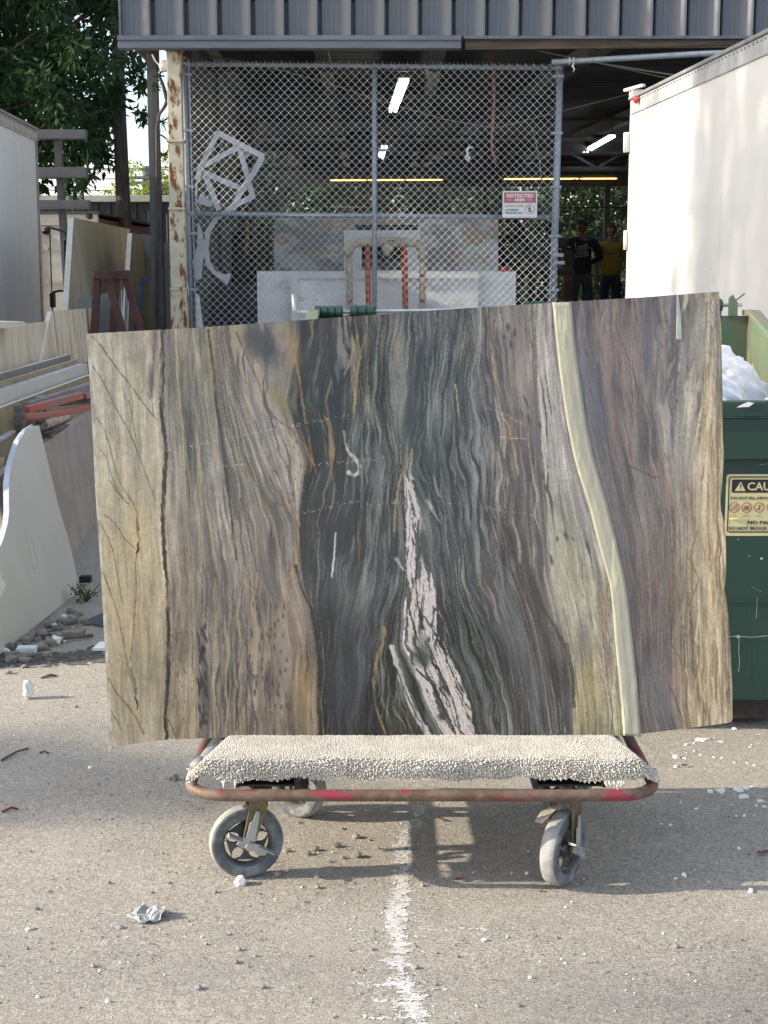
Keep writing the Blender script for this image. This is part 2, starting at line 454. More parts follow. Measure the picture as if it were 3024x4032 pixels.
YK = np.array([-40, 140, 300, 450, 600, 750, 900, 1050, 1125, 1200.])
def gk(*a): return np.array([a[0] - (a[1] - a[0]) * .3] + list(a) + [a[-1]], float)
GUIDE = np.array([
    gk(20, 36, 47, 53, 60, 67, 76, 86), gk(213, 212, 220, 216, 226, 228, 224, 223), gk(243, 250, 258, 268, 284, 290, 292, 292),
    gk(326, 343, 366, 386, 402, 397, 394, 394), gk(376, 415, 468, 541, 552, 592, 594, 598), gk(552, 519, 570, 546, 557, 597, 599, 603),
    gk(692, 686, 668, 645, 628, 620, 617, 619), gk(783, 765, 800, 783, 792, 752, 728, 724), gk(836, 820, 808, 812, 815, 810, 866, 908),
    gk(846, 829, 818, 852, 881, 910, 972, 981), gk(957, 945, 950, 972, 988, 1050, 1080, 1085), gk(1013, 1032, 1052, 1048, 1082, 1125, 1148, 1156),
    gk(1123, 1133, 1145, 1158, 1170, 1209, 1226, 1228), gk(1205, 1230, 1255, 1298, 1335, 1350, 1362, 1369), gk(1422, 1419, 1442, 1464, 1467, 1464, 1467, 1490),
    gk(1548, 1535, 1512, 1518, 1514, 1515, 1522, 1524), gk(1585, 1592, 1597, 1598, 1606, 1612, 1617, 1618)])
GMEAN = GUIDE.mean(1)
# colour of each band (rows of the control table: y = 120, 420, 780, 1110), as seen in the photo
BC = [
    [(160, 150, 128), (168, 157, 132), (172, 156, 122), (158, 147, 120)],
    [(128, 120, 106), (138, 134, 120), (142, 134, 116), (138, 128, 104)],
    [(136, 132, 106), (124, 122, 110), (128, 124, 112), (128, 122, 104)],
    [(112, 105, 92), (126, 122, 110), (122, 116, 104), (126, 118, 98)],
    [(98, 92, 86), (158, 148, 138), (140, 128, 112), (138, 124, 98)],
    [(72, 66, 58), (70, 67, 64), (58, 60, 60), (56, 56, 54)],
    [(76, 72, 64), (88, 90, 86), (84, 88, 86), (60, 62, 64)],
    [(104, 102, 94), (92, 94, 88), (80, 84, 80), (84, 82, 72)],
    [(70, 72, 74), (64, 68, 68), (205, 198, 195), (210, 204, 202)],
    [(104, 102, 98), (92, 96, 94), (92, 96, 92), (100, 102, 96)],
    [(112, 108, 102), (108, 106, 102), (110, 110, 104), (100, 101, 98)],
    [(138, 130, 124), (104, 98, 95), (94, 92, 90), (92, 91, 92)],
    [(150, 144, 136), (154, 148, 142), (160, 157, 136), (156, 148, 114)],
    [(120, 110, 106), (112, 107, 106), (116, 109, 107), (112, 108, 108)],
    [(128, 121, 114), (138, 131, 124), (132, 120, 106), (156, 138, 112)],
    [(146, 136, 116), (172, 150, 118), (180, 160, 128), (176, 158, 126)]]
BC = np.array(BC, float)
YB = np.array([120, 420, 780, 1110.])

def slab():
    nx, ny = 820, 600
    left = lambda y: np.interp(y, [100, 135, 250, 390, 525, 725, 925, 1123, 1160], [25, 25, 33, 41, 47, 61, 71, 81, 90])
    right = lambda y: np.interp(y, [0, 30, 125, 250, 390, 438, 477, 500, 545, 570, 610, 660, 740, 763, 785, 820, 890, 1000, 1083, 1093, 1110],
                                [1585, 1585, 1590, 1593, 1594, 1597, 1594, 1593, 1588, 1590, 1600, 1602, 1602, 1597, 1602, 1607, 1612, 1617, 1618, 1614, 1602])
    top = lambda x: np.interp(x, [0, 25, 300, 600, 900, 1200, 1400, 1585, 1640], [136, 134, 119, 97, 75, 56, 44, 30, 27])
    bot = lambda x: np.interp(x, [60, 91, 130, 200, 235, 420, 600, 850, 1145, 1330, 1400, 1500, 1590, 1618, 1640],
                              [1162, 1158, 1147, 1137, 1134, 1128, 1124, 1125, 1124, 1125, 1120, 1107, 1096, 1091, 1086])
    a = np.linspace(0, 1, nx)[None, :]; b = np.linspace(0, 1, ny)[:, None]
    x = 25 + a * 1570 + b * 0; y = 80 + b * 1045 + a * 0
    for _ in range(6):
        y = top(x) + b * (bot(x) - top(x))
        x = left(y) + a * (right(y) - left(y))
    # ---- veins
    sx = x.copy(); sy = y.copy()
    gu = np.array([np.interp(sy, YK, g) for g in GUIDE])
    for i in range(1, len(GUIDE)): gu[i] = np.maximum(gu[i], gu[i - 1] + 1.5)
    # wobble the sample position so that band limits wander
    wob = 7 * fbm(sx / 60, sy / 120, 4, 31) + 1.3 * fbm(sx / 18, sy / 34, 3, 33)
    core = sm(545, 600, sx) * (1 - sm(1010, 1120, sx))
    swirl = 19 * fbm(sx / 115, sy / 240, 3, 35) * core + 3.5 * fbm(sx / 46, sy / 120, 3, 37) * core
    xx = sx + wob * (.35 + .65 * core) + swirl
    t = np.zeros_like(xx); S_ = np.zeros_like(xx); k = np.zeros(xx.shape, int)
    for i in range(len(GUIDE) - 1):
        inb = (xx >= gu[i]) & ((xx < gu[i + 1]) if i < len(GUIDE) - 2 else True)
        if i == 0: inb |= xx < gu[0]
        f = (xx - gu[i]) / (gu[i + 1] - gu[i])
        S_ = np.where(inb, GMEAN[i] + f * (GMEAN[i + 1] - GMEAN[i]), S_)
        t = np.where(inb, f, t); k = np.where(inb, i, k)
    yi = np.interp(sy, YB, np.arange(4)); y0 = np.clip(yi.astype(int), 0, 2); yf = yi - y0
    def bandcol(kk):
        kk = np.clip(kk, 0, 15); return BC[kk, y0] * (1 - yf[..., None]) + BC[kk, y0 + 1] * yf[..., None]
    BCm = BC.mean(2, keepdims=True); BC[:] = BCm + (BC - BCm) * np.array([.76, .82, .78, .80, .88, 1.05, 1.0, 1.0, 1, 1.0, 1.0, 1.0, .84, 1.0, .9, .74])[:, None, None]
    BC[:] *= np.array([1.0, .98, .90, .90, .98, .58, .62, .63, 1, .67, .78, .82, 1.0, .85, .96, 1.0])[:, None, None]; BC[[1, 2, 3]] *= np.array([1.015, .985, 1.0]); BC[[5, 6, 7, 9, 10]] *= np.array([.95, .985, 1.03])
    c = bandcol(k)
    soft = np.array([14, 9, 9, 8, 5, 3, 16, 14, 3, 3, 12, 5, 8, 8, 14, 10])[k]
    wpx = np.take_along_axis(gu[1:], k[None], 0)[0] - np.take_along_axis(gu[:-1], k[None], 0)[0]
    el = np.clip(.5 - t * wpx / soft / 2, 0, .5); er = np.clip(.5 - (1 - t) * wpx / soft / 2, 0, .5)
    c = c * (1 - el - er)[..., None] + bandcol(k - 1) * el[..., None] + bandcol(k + 1) * er[..., None]
    # ---- streaks that follow the flow
    st_fine = fbm(S_ / 5.0, sy / 95 + .02 * S_, 4, 41, .62)
    st_mid = fbm(S_ / 15.0, sy / 190, 3, 43)
    st_wide = fbm(S_ / 46.0, sy / 330, 3, 45)
    mott = fbm(sx / 22, sy / 30, 5, 47, .62)
    grain = fbm(sx / 3.2, sy / 4.2, 3, 49, .7)
    amp = 1.4 * np.array([.08, .14, .19, .19, .13, .36, .40, .38, .12, .32, .26, .18, .13, .16, .15, .18])[k]
    amp = amp * .75 + .3 * np.array([.07, .12, .17, .17, .12, .34, .38, .36, .12, .30, .24, .17, .12, .15, .14, .16])[np.clip(k - 1, 0, 15)]
    lum = 1 + amp * (1.3 * st_fine + 1.2 * st_mid + 1.4 * st_wide) * 1.5 + (.05 + .04 * core) * grain * 1.3 + .13 * mott
    c = c * lum[..., None]
    def over(mask, col, strength=1.0):
        nonlocal c
        mk = np.clip(mask * strength, 0, 1)[..., None]; c = c * (1 - mk) + np.array(col, float) * mk
    # light and ochre threads, dark threads in the core
    thr = fbm(S_ / 3.2, sy / 150, 4, 51, .6)
    over(sm(.20, .44, thr) * core, (138, 144, 142), .48)
    over(sm(.18, .42, fbm(S_ / 4.4, sy / 150, 4, 53, .6)) * core, (28, 32, 37), .85)
    och = fbm(S_ / 7.5, sy / 210, 3, 55)
    over(sm(.22, .44, och) * (core * (1 - sm(500, 800, sy)) * (1 - sm(690, 830, sx)) + .22 * core), (146, 124, 88), .55)
    over(sm(.16, .42, fbm(S_ / 9, sy / 160, 4, 57)) * (1 - core) * sm(235, 330, sx) * (1 - sm(520, 620, sx)), (152, 144, 114), .5)
    over(sm(.14, .40, fbm(S_ / 10, sy / 150, 4, 59)) * (1 - core) * sm(235, 300, sx) * (1 - sm(470, 560, sx)), (96, 95, 96), .62)
    over(sm(.15, .45, fbm(S_ / 12, sy / 130, 4, 61)) * sm(1235, 1300, sx) * (1 - sm(1470, 1530, sx)), (88, 85, 92), .55)
    over(sm(.22, .5, fbm(S_ / 14, sy / 170, 4, 63)) * sm(1235, 1300, sx) * (1 - sm(1490, 1550, sx)), (150, 130, 118), .5)
    over(sm(.12, .45, fbm(S_ / 9, sy / 150, 4, 65)) * sm(1490, 1540, sx), (120, 100, 74), .6)
    over(sm(.15, .45, fbm(S_ / 12, sy / 120, 4, 67)) * sm(1490, 1540, sx), (206, 192, 160), .5)
    over(sm(.25, .5, fbm(S_ / 11, sy / 140, 3, 69)) * (1 - sm(180, 215, sx)), (178, 150, 104), .4)
    over(sm(.2, .5, fbm(sx / 50, sy / 60, 4, 70)) * (1 - sm(180, 215, sx)), (150, 142, 124), .5)
    # long tapering lenses of other stone lying along the flow
    def lens(seed, ws, ly, thr_, col, stg, xa, xb, ya=-99, yb=1400, wsoft=.07):
        n_ = fbm((S_ + 9 * fbm(sx / 70, sy / 90, 2, seed + 3)) / ws, sy / ly, 3, seed, .5)
        over(sm(thr_, thr_ + wsoft, n_) * sm(xa - 14, xa + 14, sx) * (1 - sm(xb - 14, xb + 14, sx)) * sm(ya - 30, ya + 30, sy) * (1 - sm(yb - 30, yb + 30, sy)), col, stg)
    lens(501, 11, 240, .22, (84, 80, 78), .8, 300, 545); lens(505, 13, 330, .28, (160, 148, 120), .7, 250, 545); lens(509, 7, 200, .30, (72, 64, 60), .8, 330, 530); lens(513, 17, 380, .30, (150, 136, 124), .6, 400, 600)
    lens(517, 10, 280, .27, (146, 144, 134), .52, 570, 1060); lens(521, 12, 320, .21, (30, 34, 40), .88, 555, 1010); lens(525, 8, 240, .34, (160, 160, 152), .4, 620, 980); lens(529, 9, 260, .27, (132, 108, 76), .7, 555, 720, -99, 600); lens(533, 17, 320, .22, (116, 122, 120), .5, 620, 1060)
    lens(537, 12, 340, .24, (64, 58, 58), .8, 1000, 1180); lens(541, 10, 300, .27, (168, 156, 146), .7, 1010, 1240); lens(545, 20, 420, .28, (96, 90, 92), .65, 1040, 1200); lens(549, 7, 220, .32, (150, 120, 96), .6, 1000, 1140)
    lens(553, 13, 360, .24, (84, 80, 90), .7, 1230, 1490); lens(557, 10, 280, .27, (152, 130, 116), .65, 1290, 1500); lens(561, 7, 230, .30, (70, 64, 68), .7, 1240, 1480); lens(565, 17, 400, .28, (134, 112, 106), .6, 1250, 1470)
    lens(569, 9, 260, .25, (120, 92, 62), .75, 1500, 1630); lens(573, 12, 300, .25, (208, 196, 168), .65, 1490, 1630); lens(577, 8, 200, .30, (92, 82, 70), .7, 1500, 1630)
    lens(581, 14, 300, .30, (128, 122, 108), .6, 30, 210); lens(585, 10, 240, .32, (176, 154, 118), .5, 60, 215)
    # band-specific large patches
    def ell(cx, cy, rx, ry, rot, col, stg, hard=.35, seed=0):
        ca, sa = math.cos(R(rot)), math.sin(R(rot)); m = (np.abs(x - cx) < rx * 3 + ry * 3) & (np.abs(y - cy) < ry * 3 + rx * 3)
        dx = x[m] - cx; dy = y[m] - cy
        d = np.hypot((dx * ca + dy * sa) / rx, (-dx * sa + dy * ca) / ry) + .35 * fbm(x[m] / (rx * 1.2 + 2), y[m] / (ry * .8 + 2), 3, 90 + seed)
        mk = (np.clip((1 + hard - d) / (2 * hard), 0, 1) * stg)[..., None]; c[m] = c[m] * (1 - mk) + np.array(col, float) * mk
    ell(462, 165, 26, 52, -28, (52, 54, 60), .85, .6, 1); ell(430, 150, 22, 30, -20, (70, 66, 66), .6, .6, 2)
    ell(500, 250, 34, 45, -30, (112, 108, 98), .6, .6, 3); ell(535, 170, 16, 45, -8, (140, 120, 76), .75, .6, 4)
    ell(505, 300, 14, 34, -28, (120, 106, 66), .6, .7, 5); ell(575, 245, 20, 90, 3, (58, 56, 56), .5, .7, 6)
    ell(640, 930, 50, 110, -16, (58, 60, 64), .62, .6, 7); ell(690, 850, 40, 70, -24, (60, 62, 64), .5, .6, 8)
    ell(682, 770, 44, 60, -20, (112, 116, 110), .38, .8, 9); ell(670, 1040, 44, 80, -10, (56, 58, 62), .6, .6, 10)
    ell(800, 300, 24, 110, 3, (156, 148, 138), .5, .7, 11); ell(822, 340, 12, 46, 4, (46, 48, 56), .85, .6, 12); ell(790, 165, 14, 60, 0, (160, 150, 136), .45, .7, 13)
    ell(840, 230, 9, 60, 8, (44, 46, 52), .75, .6, 14); ell(915, 330, 24, 50, 0, (146, 140, 128), .28, .8, 15); ell(722, 320, 9, 40, -8, (160, 156, 130), .6, .7, 16)
    ell(1080, 900, 46, 150, -6, (84, 84, 88), .5, .6, 17); ell(1142, 980, 34, 90, -4, (92, 90, 92), .45, .6, 18)
    ell(1100, 250, 26, 130, -4, (166, 156, 150), .5, .6, 19); ell(1092, 470, 18, 90, -8, (96, 92, 92), .45, .6, 20)
    ell(1068, 370, 15, 26, 0, (156, 124, 100), .4, .7, 21); ell(1250, 560, 30, 60, -10, (150, 146, 144), .55, .6, 22)
    ell(1212, 700, 36, 90, -6, (172, 168, 140), .5, .7, 23); ell(1252, 900, 22, 60, 0, (118, 116, 112), .65, .6, 24)
    ell(1265, 1010, 28, 80, 4, (172, 152, 106), .42, .7, 25); ell(1190, 820, 24, 90, -6, (156, 152, 140), .5, .7, 26)
    ell(1278, 300, 24, 170, -12, (88, 88, 100), .65, .6, 27); ell(1345, 160, 30, 90, -16, (140, 124, 116), .5, .7, 28)
    ell(1330, 380, 15, 70, -12, (130, 106, 98), .5, .7, 29); ell(1405, 150, 22, 80, 0, (100, 96, 102), .6, .7, 30)
    ell(1340, 600, 24, 150, -8, (94, 90, 96), .5, .7, 31); ell(1420, 720, 30, 120, 0, (126, 112, 106), .5, .7, 32); ell(1435, 1010, 34, 80, -8, (112, 110, 114), .7, .6, 33)
    ell(1500, 430, 30, 70, 0, (150, 146, 140), .55, .7, 34); ell(1520, 180, 24, 90, 4, (150, 144, 138), .5, .7, 35); ell(1545, 620, 20, 150, 2, (196, 184, 160), .5, .7, 36)
    ell(1575, 500, 13, 170, 0, (160, 134, 92), .3, .7, 37); ell(1560, 930, 22, 120, 0, (198, 178, 142), .35, .7, 38); ell(1478, 1000, 18, 50, 0, (170, 142, 120), .3, .7, 39)
    ell(150, 620, 22, 60, 6, (186, 150, 98), .38, .7, 40); ell(130, 850, 34, 60, 0, (176, 154, 116), .3, .8, 41); ell(90, 760, 30, 80, 0, (178, 166, 138), .25, .8, 42)
    ell(530, 830, 40, 90, 14, (158, 138, 118), .45, .7, 43); ell(560, 1010, 30, 80, 0, (160, 132, 88), .5, .7, 44); ell(505, 980, 22, 80, 0, (116, 108, 108), .45, .7, 45)
    ell(455, 700, 26, 100, -10, (112, 108, 108), .45, .7, 46); ell(316, 1000, 12, 80, 0, (64, 62, 66), .7, .6, 47); ell(306, 905, 13, 60, 6, (96, 94, 98), .6, .7, 48)
    ell(185, 250, 7, 34, 0, (66, 62, 64), .75, .6, 49); ell(196, 150, 11, 50, 0, (98, 84, 78), .7, .7, 50); ell(350, 210, 12, 70, -4, (92, 82, 76), .6, .7, 51); ell(334, 180, 8, 90, -3, (158, 142, 92), .6, .7, 52)
    # dark almond spots
    for (cx, cy, rx, ry, rot) in ((1064, 118, 6, 13, 0), (1081, 132, 6, 14, 4), (1071, 160, 5, 13, -6), (1055, 142, 4, 8, 0), (1109, 302, 4, 22, -24), (1116, 345, 5, 12, -12), (1152, 485, 6, 17, -10),
                                  (1157, 514, 6, 15, -14), (1170, 690, 7, 19, -14), (1207, 632, 7, 14, -22), (1262, 662, 4, 22, -14), (1120, 490, 6, 15, -8), (1143, 360, 4, 12, -10), (1225, 640, 3, 8, -20),
                                  (1098, 330, 3, 10, -20), (1186, 640, 4, 9, 0), (1463, 250, 3, 6, 0), (1480, 300, 3, 7, 0), (1470, 200, 2, 5, 0)):
        ell(cx, cy, rx * .62, ry * .72, rot, (52, 50, 57), .85, .55, int(cx))
    rn = random.Random(5)
    for _ in range(46):
        ell(rn.uniform(425, 520), rn.uniform(800, 1060), rn.uniform(1.2, 2.6), rn.uniform(4, 11), rn.uniform(-12, 4), (58, 52, 56), .8, .5, _)
    for _ in range(50):
        ell(rn.uniform(300, 322), rn.uniform(850, 1100), rn.uniform(1.4, 3.4), rn.uniform(5, 14), rn.uniform(-16, -2), (44, 44, 48), .85, .5, _)
    for _ in range(30):
        ell(rn.uniform(232, 290), rn.uniform(860, 1110), 1.3, rn.uniform(2, 4), -20, (60, 58, 58), .8, .5, _)
    for _ in range(40):
        ell(rn.uniform(1455, 1540), rn.uniform(170, 420), rn.uniform(1, 2.4), rn.uniform(2, 6), rn.uniform(-20, 10), (84, 82, 88), .7, .5, _)
    for _ in range(26):
        ell(rn.uniform(470, 560), rn.uniform(400, 560), rn.uniform(1, 3), rn.uniform(2, 7), rn.uniform(-30, 10), (76, 72, 72), .7, .5, _)
    for _ in range(60):
        ell(rn.uniform(1300, 1480), rn.uniform(350, 1050), rn.uniform(.8, 1.8), rn.uniform(4, 14), rn.uniform(-14, 0), (74, 68, 72), .6, .5, _)
    # ---- white quartz vein with black seams
    vl = gu[8] + 5 * fbm(sy / 26, sy * 0 + 2, 3, 71) + 3 * fbm(sx / 9, sy / 12, 3, 72); vr = gu[9] + 7 * fbm(sy / 30, sy * 0 + 9, 3, 73) + 3 * fbm(sx / 8, sy / 12, 3, 74)
    vf = (x - vl) / np.maximum(vr - vl, 4.0)
    vein_in = sm(-2, 2, x - vl) * sm(-2, 2, vr - x) * sm(462, 500, sy)
    strand = fbm(vf * (vr - vl) / 15 + .8 * fbm(sx / 50, sy / 80, 3, 88) + .16 * fbm(sx / 9, sy / 12, 2, 89), sy / 210, 3, 86, .5)
    bias = np.interp(sy, [480, 560, 680, 760, 860, 960, 1120], [.08, .08, .02, .14, .18, .20, .24]) - .30 * sm(.35, .0, vf) * sm(820, 900, sy) * sm(1100, 1000, sy)
    vm = vein_in * sm(-.035, .035, strand + bias)
    gap = vein_in - vm
    quartz = np.array([192, 184, 182.]) * (1 + .12 * fbm(sx / 14, sy / 20, 5, 75, .65) + .06 * grain)[..., None]
    c = c * (1 - .8 * gap[..., None]) + np.array([46, 50, 49.]) * .8 * gap[..., None]
    c = c * (1 - vm[..., None]) + quartz * vm[..., None]
    def line(pts, w, col, stg=1.0, wob_=1.5, seed=0, w1=None):
        pts = np.array(pts, float)
        bb = (x > pts[:, 0].min() - 14) & (x < pts[:, 0].max() + 14) & (y > pts[:, 1].min() - 14) & (y < pts[:, 1].max() + 14)
        X = x[bb] + wob_ * fbm(x[bb] / 12, y[bb] / 14, 3, 100 + seed); Y = y[bb] + wob_ * fbm(x[bb] / 12, y[bb] / 14, 3, 150 + seed)
        best = np.full(X.shape, 1e9); q = np.zeros(X.shape); n = len(pts) - 1
        for i in range(n):
            p0 = pts[i]; d = pts[i + 1] - p0; L2 = d @ d + 1e-9
            tt = np.clip(((X - p0[0]) * d[0] + (Y - p0[1]) * d[1]) / L2, 0, 1)
            dd = np.hypot(X - p0[0] - tt * d[0], Y - p0[1] - tt * d[1]); up = dd < best
            best = np.where(up, dd, best); q = np.where(up, (i + tt) / n, q)
        ww = (w if w1 is None else w + (w1 - w) * q) * (1 + .5 * fbm(X / 20, Y / 20, 2, 180 + seed))
        brk = np.clip(.86 + 1.1 * fbm(X / 10, Y / 55, 3, 210 + seed), .15, 1.0)
        mk = (np.clip(1 - (best - ww * .5) / 1.1, 0, 1) * stg * brk)[..., None]; c[bb] = c[bb] * (1 - mk) + np.array(col, float) * mk
    K = (34, 38, 37)
    seam = np.abs(fbm((x - gu[8]) / 19 + .22 * fbm(sx / 15, sy / 20, 2, 78), sy / 230, 3, 77))
    seam2 = np.abs(fbm(sx / 26, sy / 38, 3, 79))
    sea = np.maximum(sm(.06, .02, seam), .25 * sm(.04, .012, seam2) * sm(0.1, .3, fbm(sx / 40, sy / 60, 2, 81)))
    over(sea * vm * sm(470, 520, sy), K, .9)
    over(vm * sm(.2, .5, fbm(sx / 34, sy / 60, 3, 85)) * sm(740, 800, sy), (202, 182, 150), .6)
    for i, p in enumerate(([(820, 520), (842, 600), (846, 660), (836, 740), (846, 830), (880, 930), (930, 1040), (948, 1120)], [(858, 830), (900, 900), (930, 980)], [(815, 790), (830, 850), (846, 900)], [(838, 960), (880, 1000), (925, 1090)],
                           [(870, 985), (902, 1050), (935, 1120)])):
        line(p, 3.6, K, .9, 4, 300 + i, 2.0)
    ell(858, 655, 11, 44, -6, (46, 52, 50), .9, .4, 60); ell(850, 930, 18, 26, -30, (50, 56, 52), .8, .5, 61); ell(902, 1078, 11, 9, 0, (50, 54, 52), .8, .5, 62); ell(862, 905, 12, 34, -25, (70, 74, 70), .5, .6, 63)
    # second, thinner white strands left of it
    line([(778, 905), (790, 950), (806, 1000), (830, 1060), (868, 1123)], 9, (196, 192, 188), .9, 4, 320, 13)
    line([(790, 960), (812, 1020), (846, 1090)], 2.2, K, .9, 3, 321); line([(800, 1040), (826, 1100), (836, 1125)], 2.2, K, .8, 3, 322)
    line([(865, 545), (884, 580), (898, 600)], 8, (178, 178, 174), .75, 3, 323, 3); line([(790, 690), (805, 715)], 9, (184, 184, 184), .9, 3, 324, 4)
    line([(829, 430), (822, 480), (828, 540), (845, 590)], 4, (186, 184, 182), .8, 3, 325, 7)
    line([(640, 625), (634, 700), (630, 735)], 4.2, (196, 196, 192), .95, 2, 326, 3)
    line([(660, 375), (662, 400), (672, 425), (690, 445), (699, 462), (697, 478), (684, 484), (672, 476)], 6, (186, 182, 178), .97, 2, 327, 9)
    line([(662, 398), (676, 428), (690, 448)], 1.2, (60, 62, 66), .8, 1, 328)
    # ochre seams
    O = (158, 130, 88)
    line([(829, 420), (814, 460), (796, 500), (788, 545), (784, 620)], 5, O, .8, 3, 330, 4); line([(760, 860), (755, 900), (738, 945), (733, 1000), (740, 1060), (764, 1124)], 8, O, .75, 4, 331, 3)
    line([(548, 600), (546, 660), (541, 706), (520, 745)], 4, (176, 132, 66), .8, 3, 332); line([(515, 545), (548, 578), (549, 604)], 4, (168, 132, 76), .8, 3, 333)
    line([(540, 190), (552, 260), (560, 320), (575, 400), (585, 460)], 6, (150, 116, 76), .75, 4, 334, 3); line([(545, 355), (570, 420), (594, 480)], 5, (160, 112, 84), .5, 4, 335, 2)
    line([(440, 600), (448, 700), (440, 780), (442, 850), (430, 960)], 4, (164, 142, 88), .6, 4, 336, 2); line([(402, 735), (440, 772)], 2.4, (168, 142, 84), .8, 2, 337); line([(396, 690), (445, 760)], 2, (168, 142, 84), .7, 2, 338)
    line([(243, 120), (250, 240), (258, 330), (268, 470), (272, 620), (288, 750), (291, 900), (292, 1128)], 1.6, (172, 160, 106), .85, 1.5, 339)
    line([(686, 330), (690, 250), (702, 180), (712, 140)], 4, (158, 136, 84), .7, 4, 340); line([(660, 240), (676, 200), (680, 175), (692, 140)], 3, (166, 140, 90), .75, 4, 341)
    line([(1012, 60), (1022, 170), (1032, 240), (1040, 300), (1052, 340), (1066, 360), (1080, 420), (1090, 480)], 3, (176, 152, 112), .75, 2, 342); line([(1040, 388), (1070, 392), (1108, 392)], 2, (178, 160, 116), .8, 2, 343); line([(1010, 370), (1022, 440), (1036, 560), (1062, 660), (1080, 720)], 4, (160, 128, 98), .5, 3, 344)
    line([(935, 260), (944, 330), (948, 370)], 3.5, (172, 164, 134), .85, 3, 345); line([(952, 150), (945, 220)], 4, (150, 140, 104), .7, 3, 346); line([(995, 60), (998, 150)], 5, (176, 162, 128), .6, 2, 347, 1)
    line([(1530, 620), (1512, 690), (1536, 740), (1508, 810)], 2.2, (120, 96, 66), .8, 3, 348); line([(1490, 400), (1500, 520), (1480, 640), (1465, 800)], 4, (150, 120, 80), .5, 3, 349)
    # dark veins
    D = (48, 40, 38)
    line([(214, 120), (212, 242), (210, 330), (222, 415), (219, 470), (214, 560), (214, 620), (219, 700), (227, 760), (227, 840), (228, 915), (226, 1000), (219, 1076), (224, 1130)], 10, D, 1.0, 3, 350, 8)
    line([(220, 1076), (235, 1100), (247, 1130)], 4, (86, 78, 74), .8, 2, 351, 2); line([(195, 120), (190, 230), (184, 290)], 5, (76, 66, 62), .7, 3, 352, 3)
    line([(326, 125), (341, 242), (346, 310), (360, 404), (371, 498), (383, 580), (387, 620), (395, 690)], 5, (58, 44, 40), 1.0, 2, 353, 4); line([(395, 860), (396, 960), (394, 1110)], 3.4, (66, 58, 56), .85, 2, 354)
    line([(404, 540), (420, 600), (432, 660), (446, 720)], 2.6, (62, 60, 64), .8, 2, 355); line([(420, 890), (423, 980), (418, 1060), (420, 1115)], 2.0, (60, 56, 58), .85, 3, 356)
    line([(374, 138), (392, 230), (415, 300), (456, 405), (480, 470), (515, 540), (545, 575)], 2.0, (110, 86, 66), .8, 2, 357)
    line([(394, 130), (420, 190), (452, 260), (470, 320), (500, 350), (536, 372), (556, 420), (570, 470), (558, 525)], 2.2, (92, 66, 54), .85, 3, 358)
    line([(541, 706), (556, 765), (582, 818), (592, 872), (600, 965), (595, 1020), (600, 1122)], 7, (40, 42, 42), .9, 2, 359, 5)
    line([(604, 870), (612, 960), (604, 1040), (610, 1120)], 1.8, (130, 116, 88), .8, 2, 360)
    line([(972, 610), (986, 738), (1007, 832), (1040, 900)], 4, (58, 58, 62), .8, 3, 361, 2); line([(948, 200), (944, 300), (950, 400)], 7, (62, 64, 70), .75, 4, 362, 4)
    line([(1016, 60), (1020, 200), (1032, 336), (1042, 405), (1060, 480)], 5, (78, 68, 66), .8, 3, 363, 9); line([(1044, 577), (1062, 644), (1070, 711), (1100, 792), (1120, 860), (1138, 950)], 6, (60, 50, 50), .88, 2, 364, 3)
    line([(1084, 600), (1110, 690), (1145, 800), (1182, 860), (1210, 920), (1226, 985), (1225, 1050)], 6, (66, 62, 62), .85, 3, 365, 8); line([(1210, 900), (1224, 980), (1226, 1052)], 9, (78, 74, 68), .7, 2, 366)
    line([(1122, 60), (1131, 160), (1132, 260), (1137, 376), (1152, 480)], 10, (92, 82, 74), .7, 3, 367, 8); line([(1150, 480), (1160, 560), (1162, 640), (1168, 720)], 7, (90, 82, 74), .6, 3, 368, 4)
    line([(1164, 540), (1163, 640), (1170, 730)], 3, (176, 172, 140), .75, 2, 369); line([(1060, 300), (1090, 380), (1128, 520), (1140, 600)], 3, (80, 74, 74), .6, 3, 370)
    line([(1270, 690), (1292, 800), (1314, 880), (1322, 1000)], 2.2, (104, 96, 90), .6, 2, 371); line([(1210, 720), (1240, 830), (1260, 960)], 1.2, (104, 100, 92), .6, 2, 372); line([(1190, 780), (1214, 870), (1228, 930), (1236, 1030)], 1.6, (86, 80, 78), .6, 3, 373)
    line([(1318, 80), (1362, 200), (1390, 280), (1415, 330), (1430, 360)], 2, (90, 80, 76), .75, 2, 374); line([(1420, 130), (1450, 170)], 1.8, (84, 82, 84), .7, 2, 375); line([(1450, 100), (1470, 130)], 1.2, (92, 88, 88), .7, 2, 376)
    line([(1340, 250), (1380, 340), (1410, 420)], 4, (88, 86, 94), .6, 3, 377, 2); line([(1366, 462), (1385, 470), (1405, 478), (1420, 488), (1440, 486)], 2, (58, 54, 58), .8, 5, 378)
    line([(1455, 990), (1472, 1020), (1496, 1090)], 2, (80, 74, 76), .85, 2, 379); line([(1470, 900), (1500, 960), (1508, 1000)], 1.8, (100, 84, 70), .7, 2, 380); line([(1512, 850), (1530, 910), (1540, 980), (1562, 1080)], 1.4, (130, 116, 98), .7, 2, 381)
    line([(1560, 480), (1556, 600), (1566, 720)], 2.4, (120, 92, 60), .75, 3, 382); line([(1540, 640), (1562, 720), (1575, 830)], 1.6, (140, 112, 80), .7, 2, 383)
    for i, pp in enumerate(([(1478, 730), (1484, 800), (1472, 900)], [(1340, 700), (1366, 800), (1372, 900), (1360, 1040)], [(1365, 560), (1378, 680), (1384, 760)], [(1440, 560), (1452, 680)], [(1568, 900), (1562, 980)])):
        line(pp, 3, (92, 84, 84), .5, 3, 390 + i, 1)
    # fractures in the beige part
    F_ = (84, 76, 62)
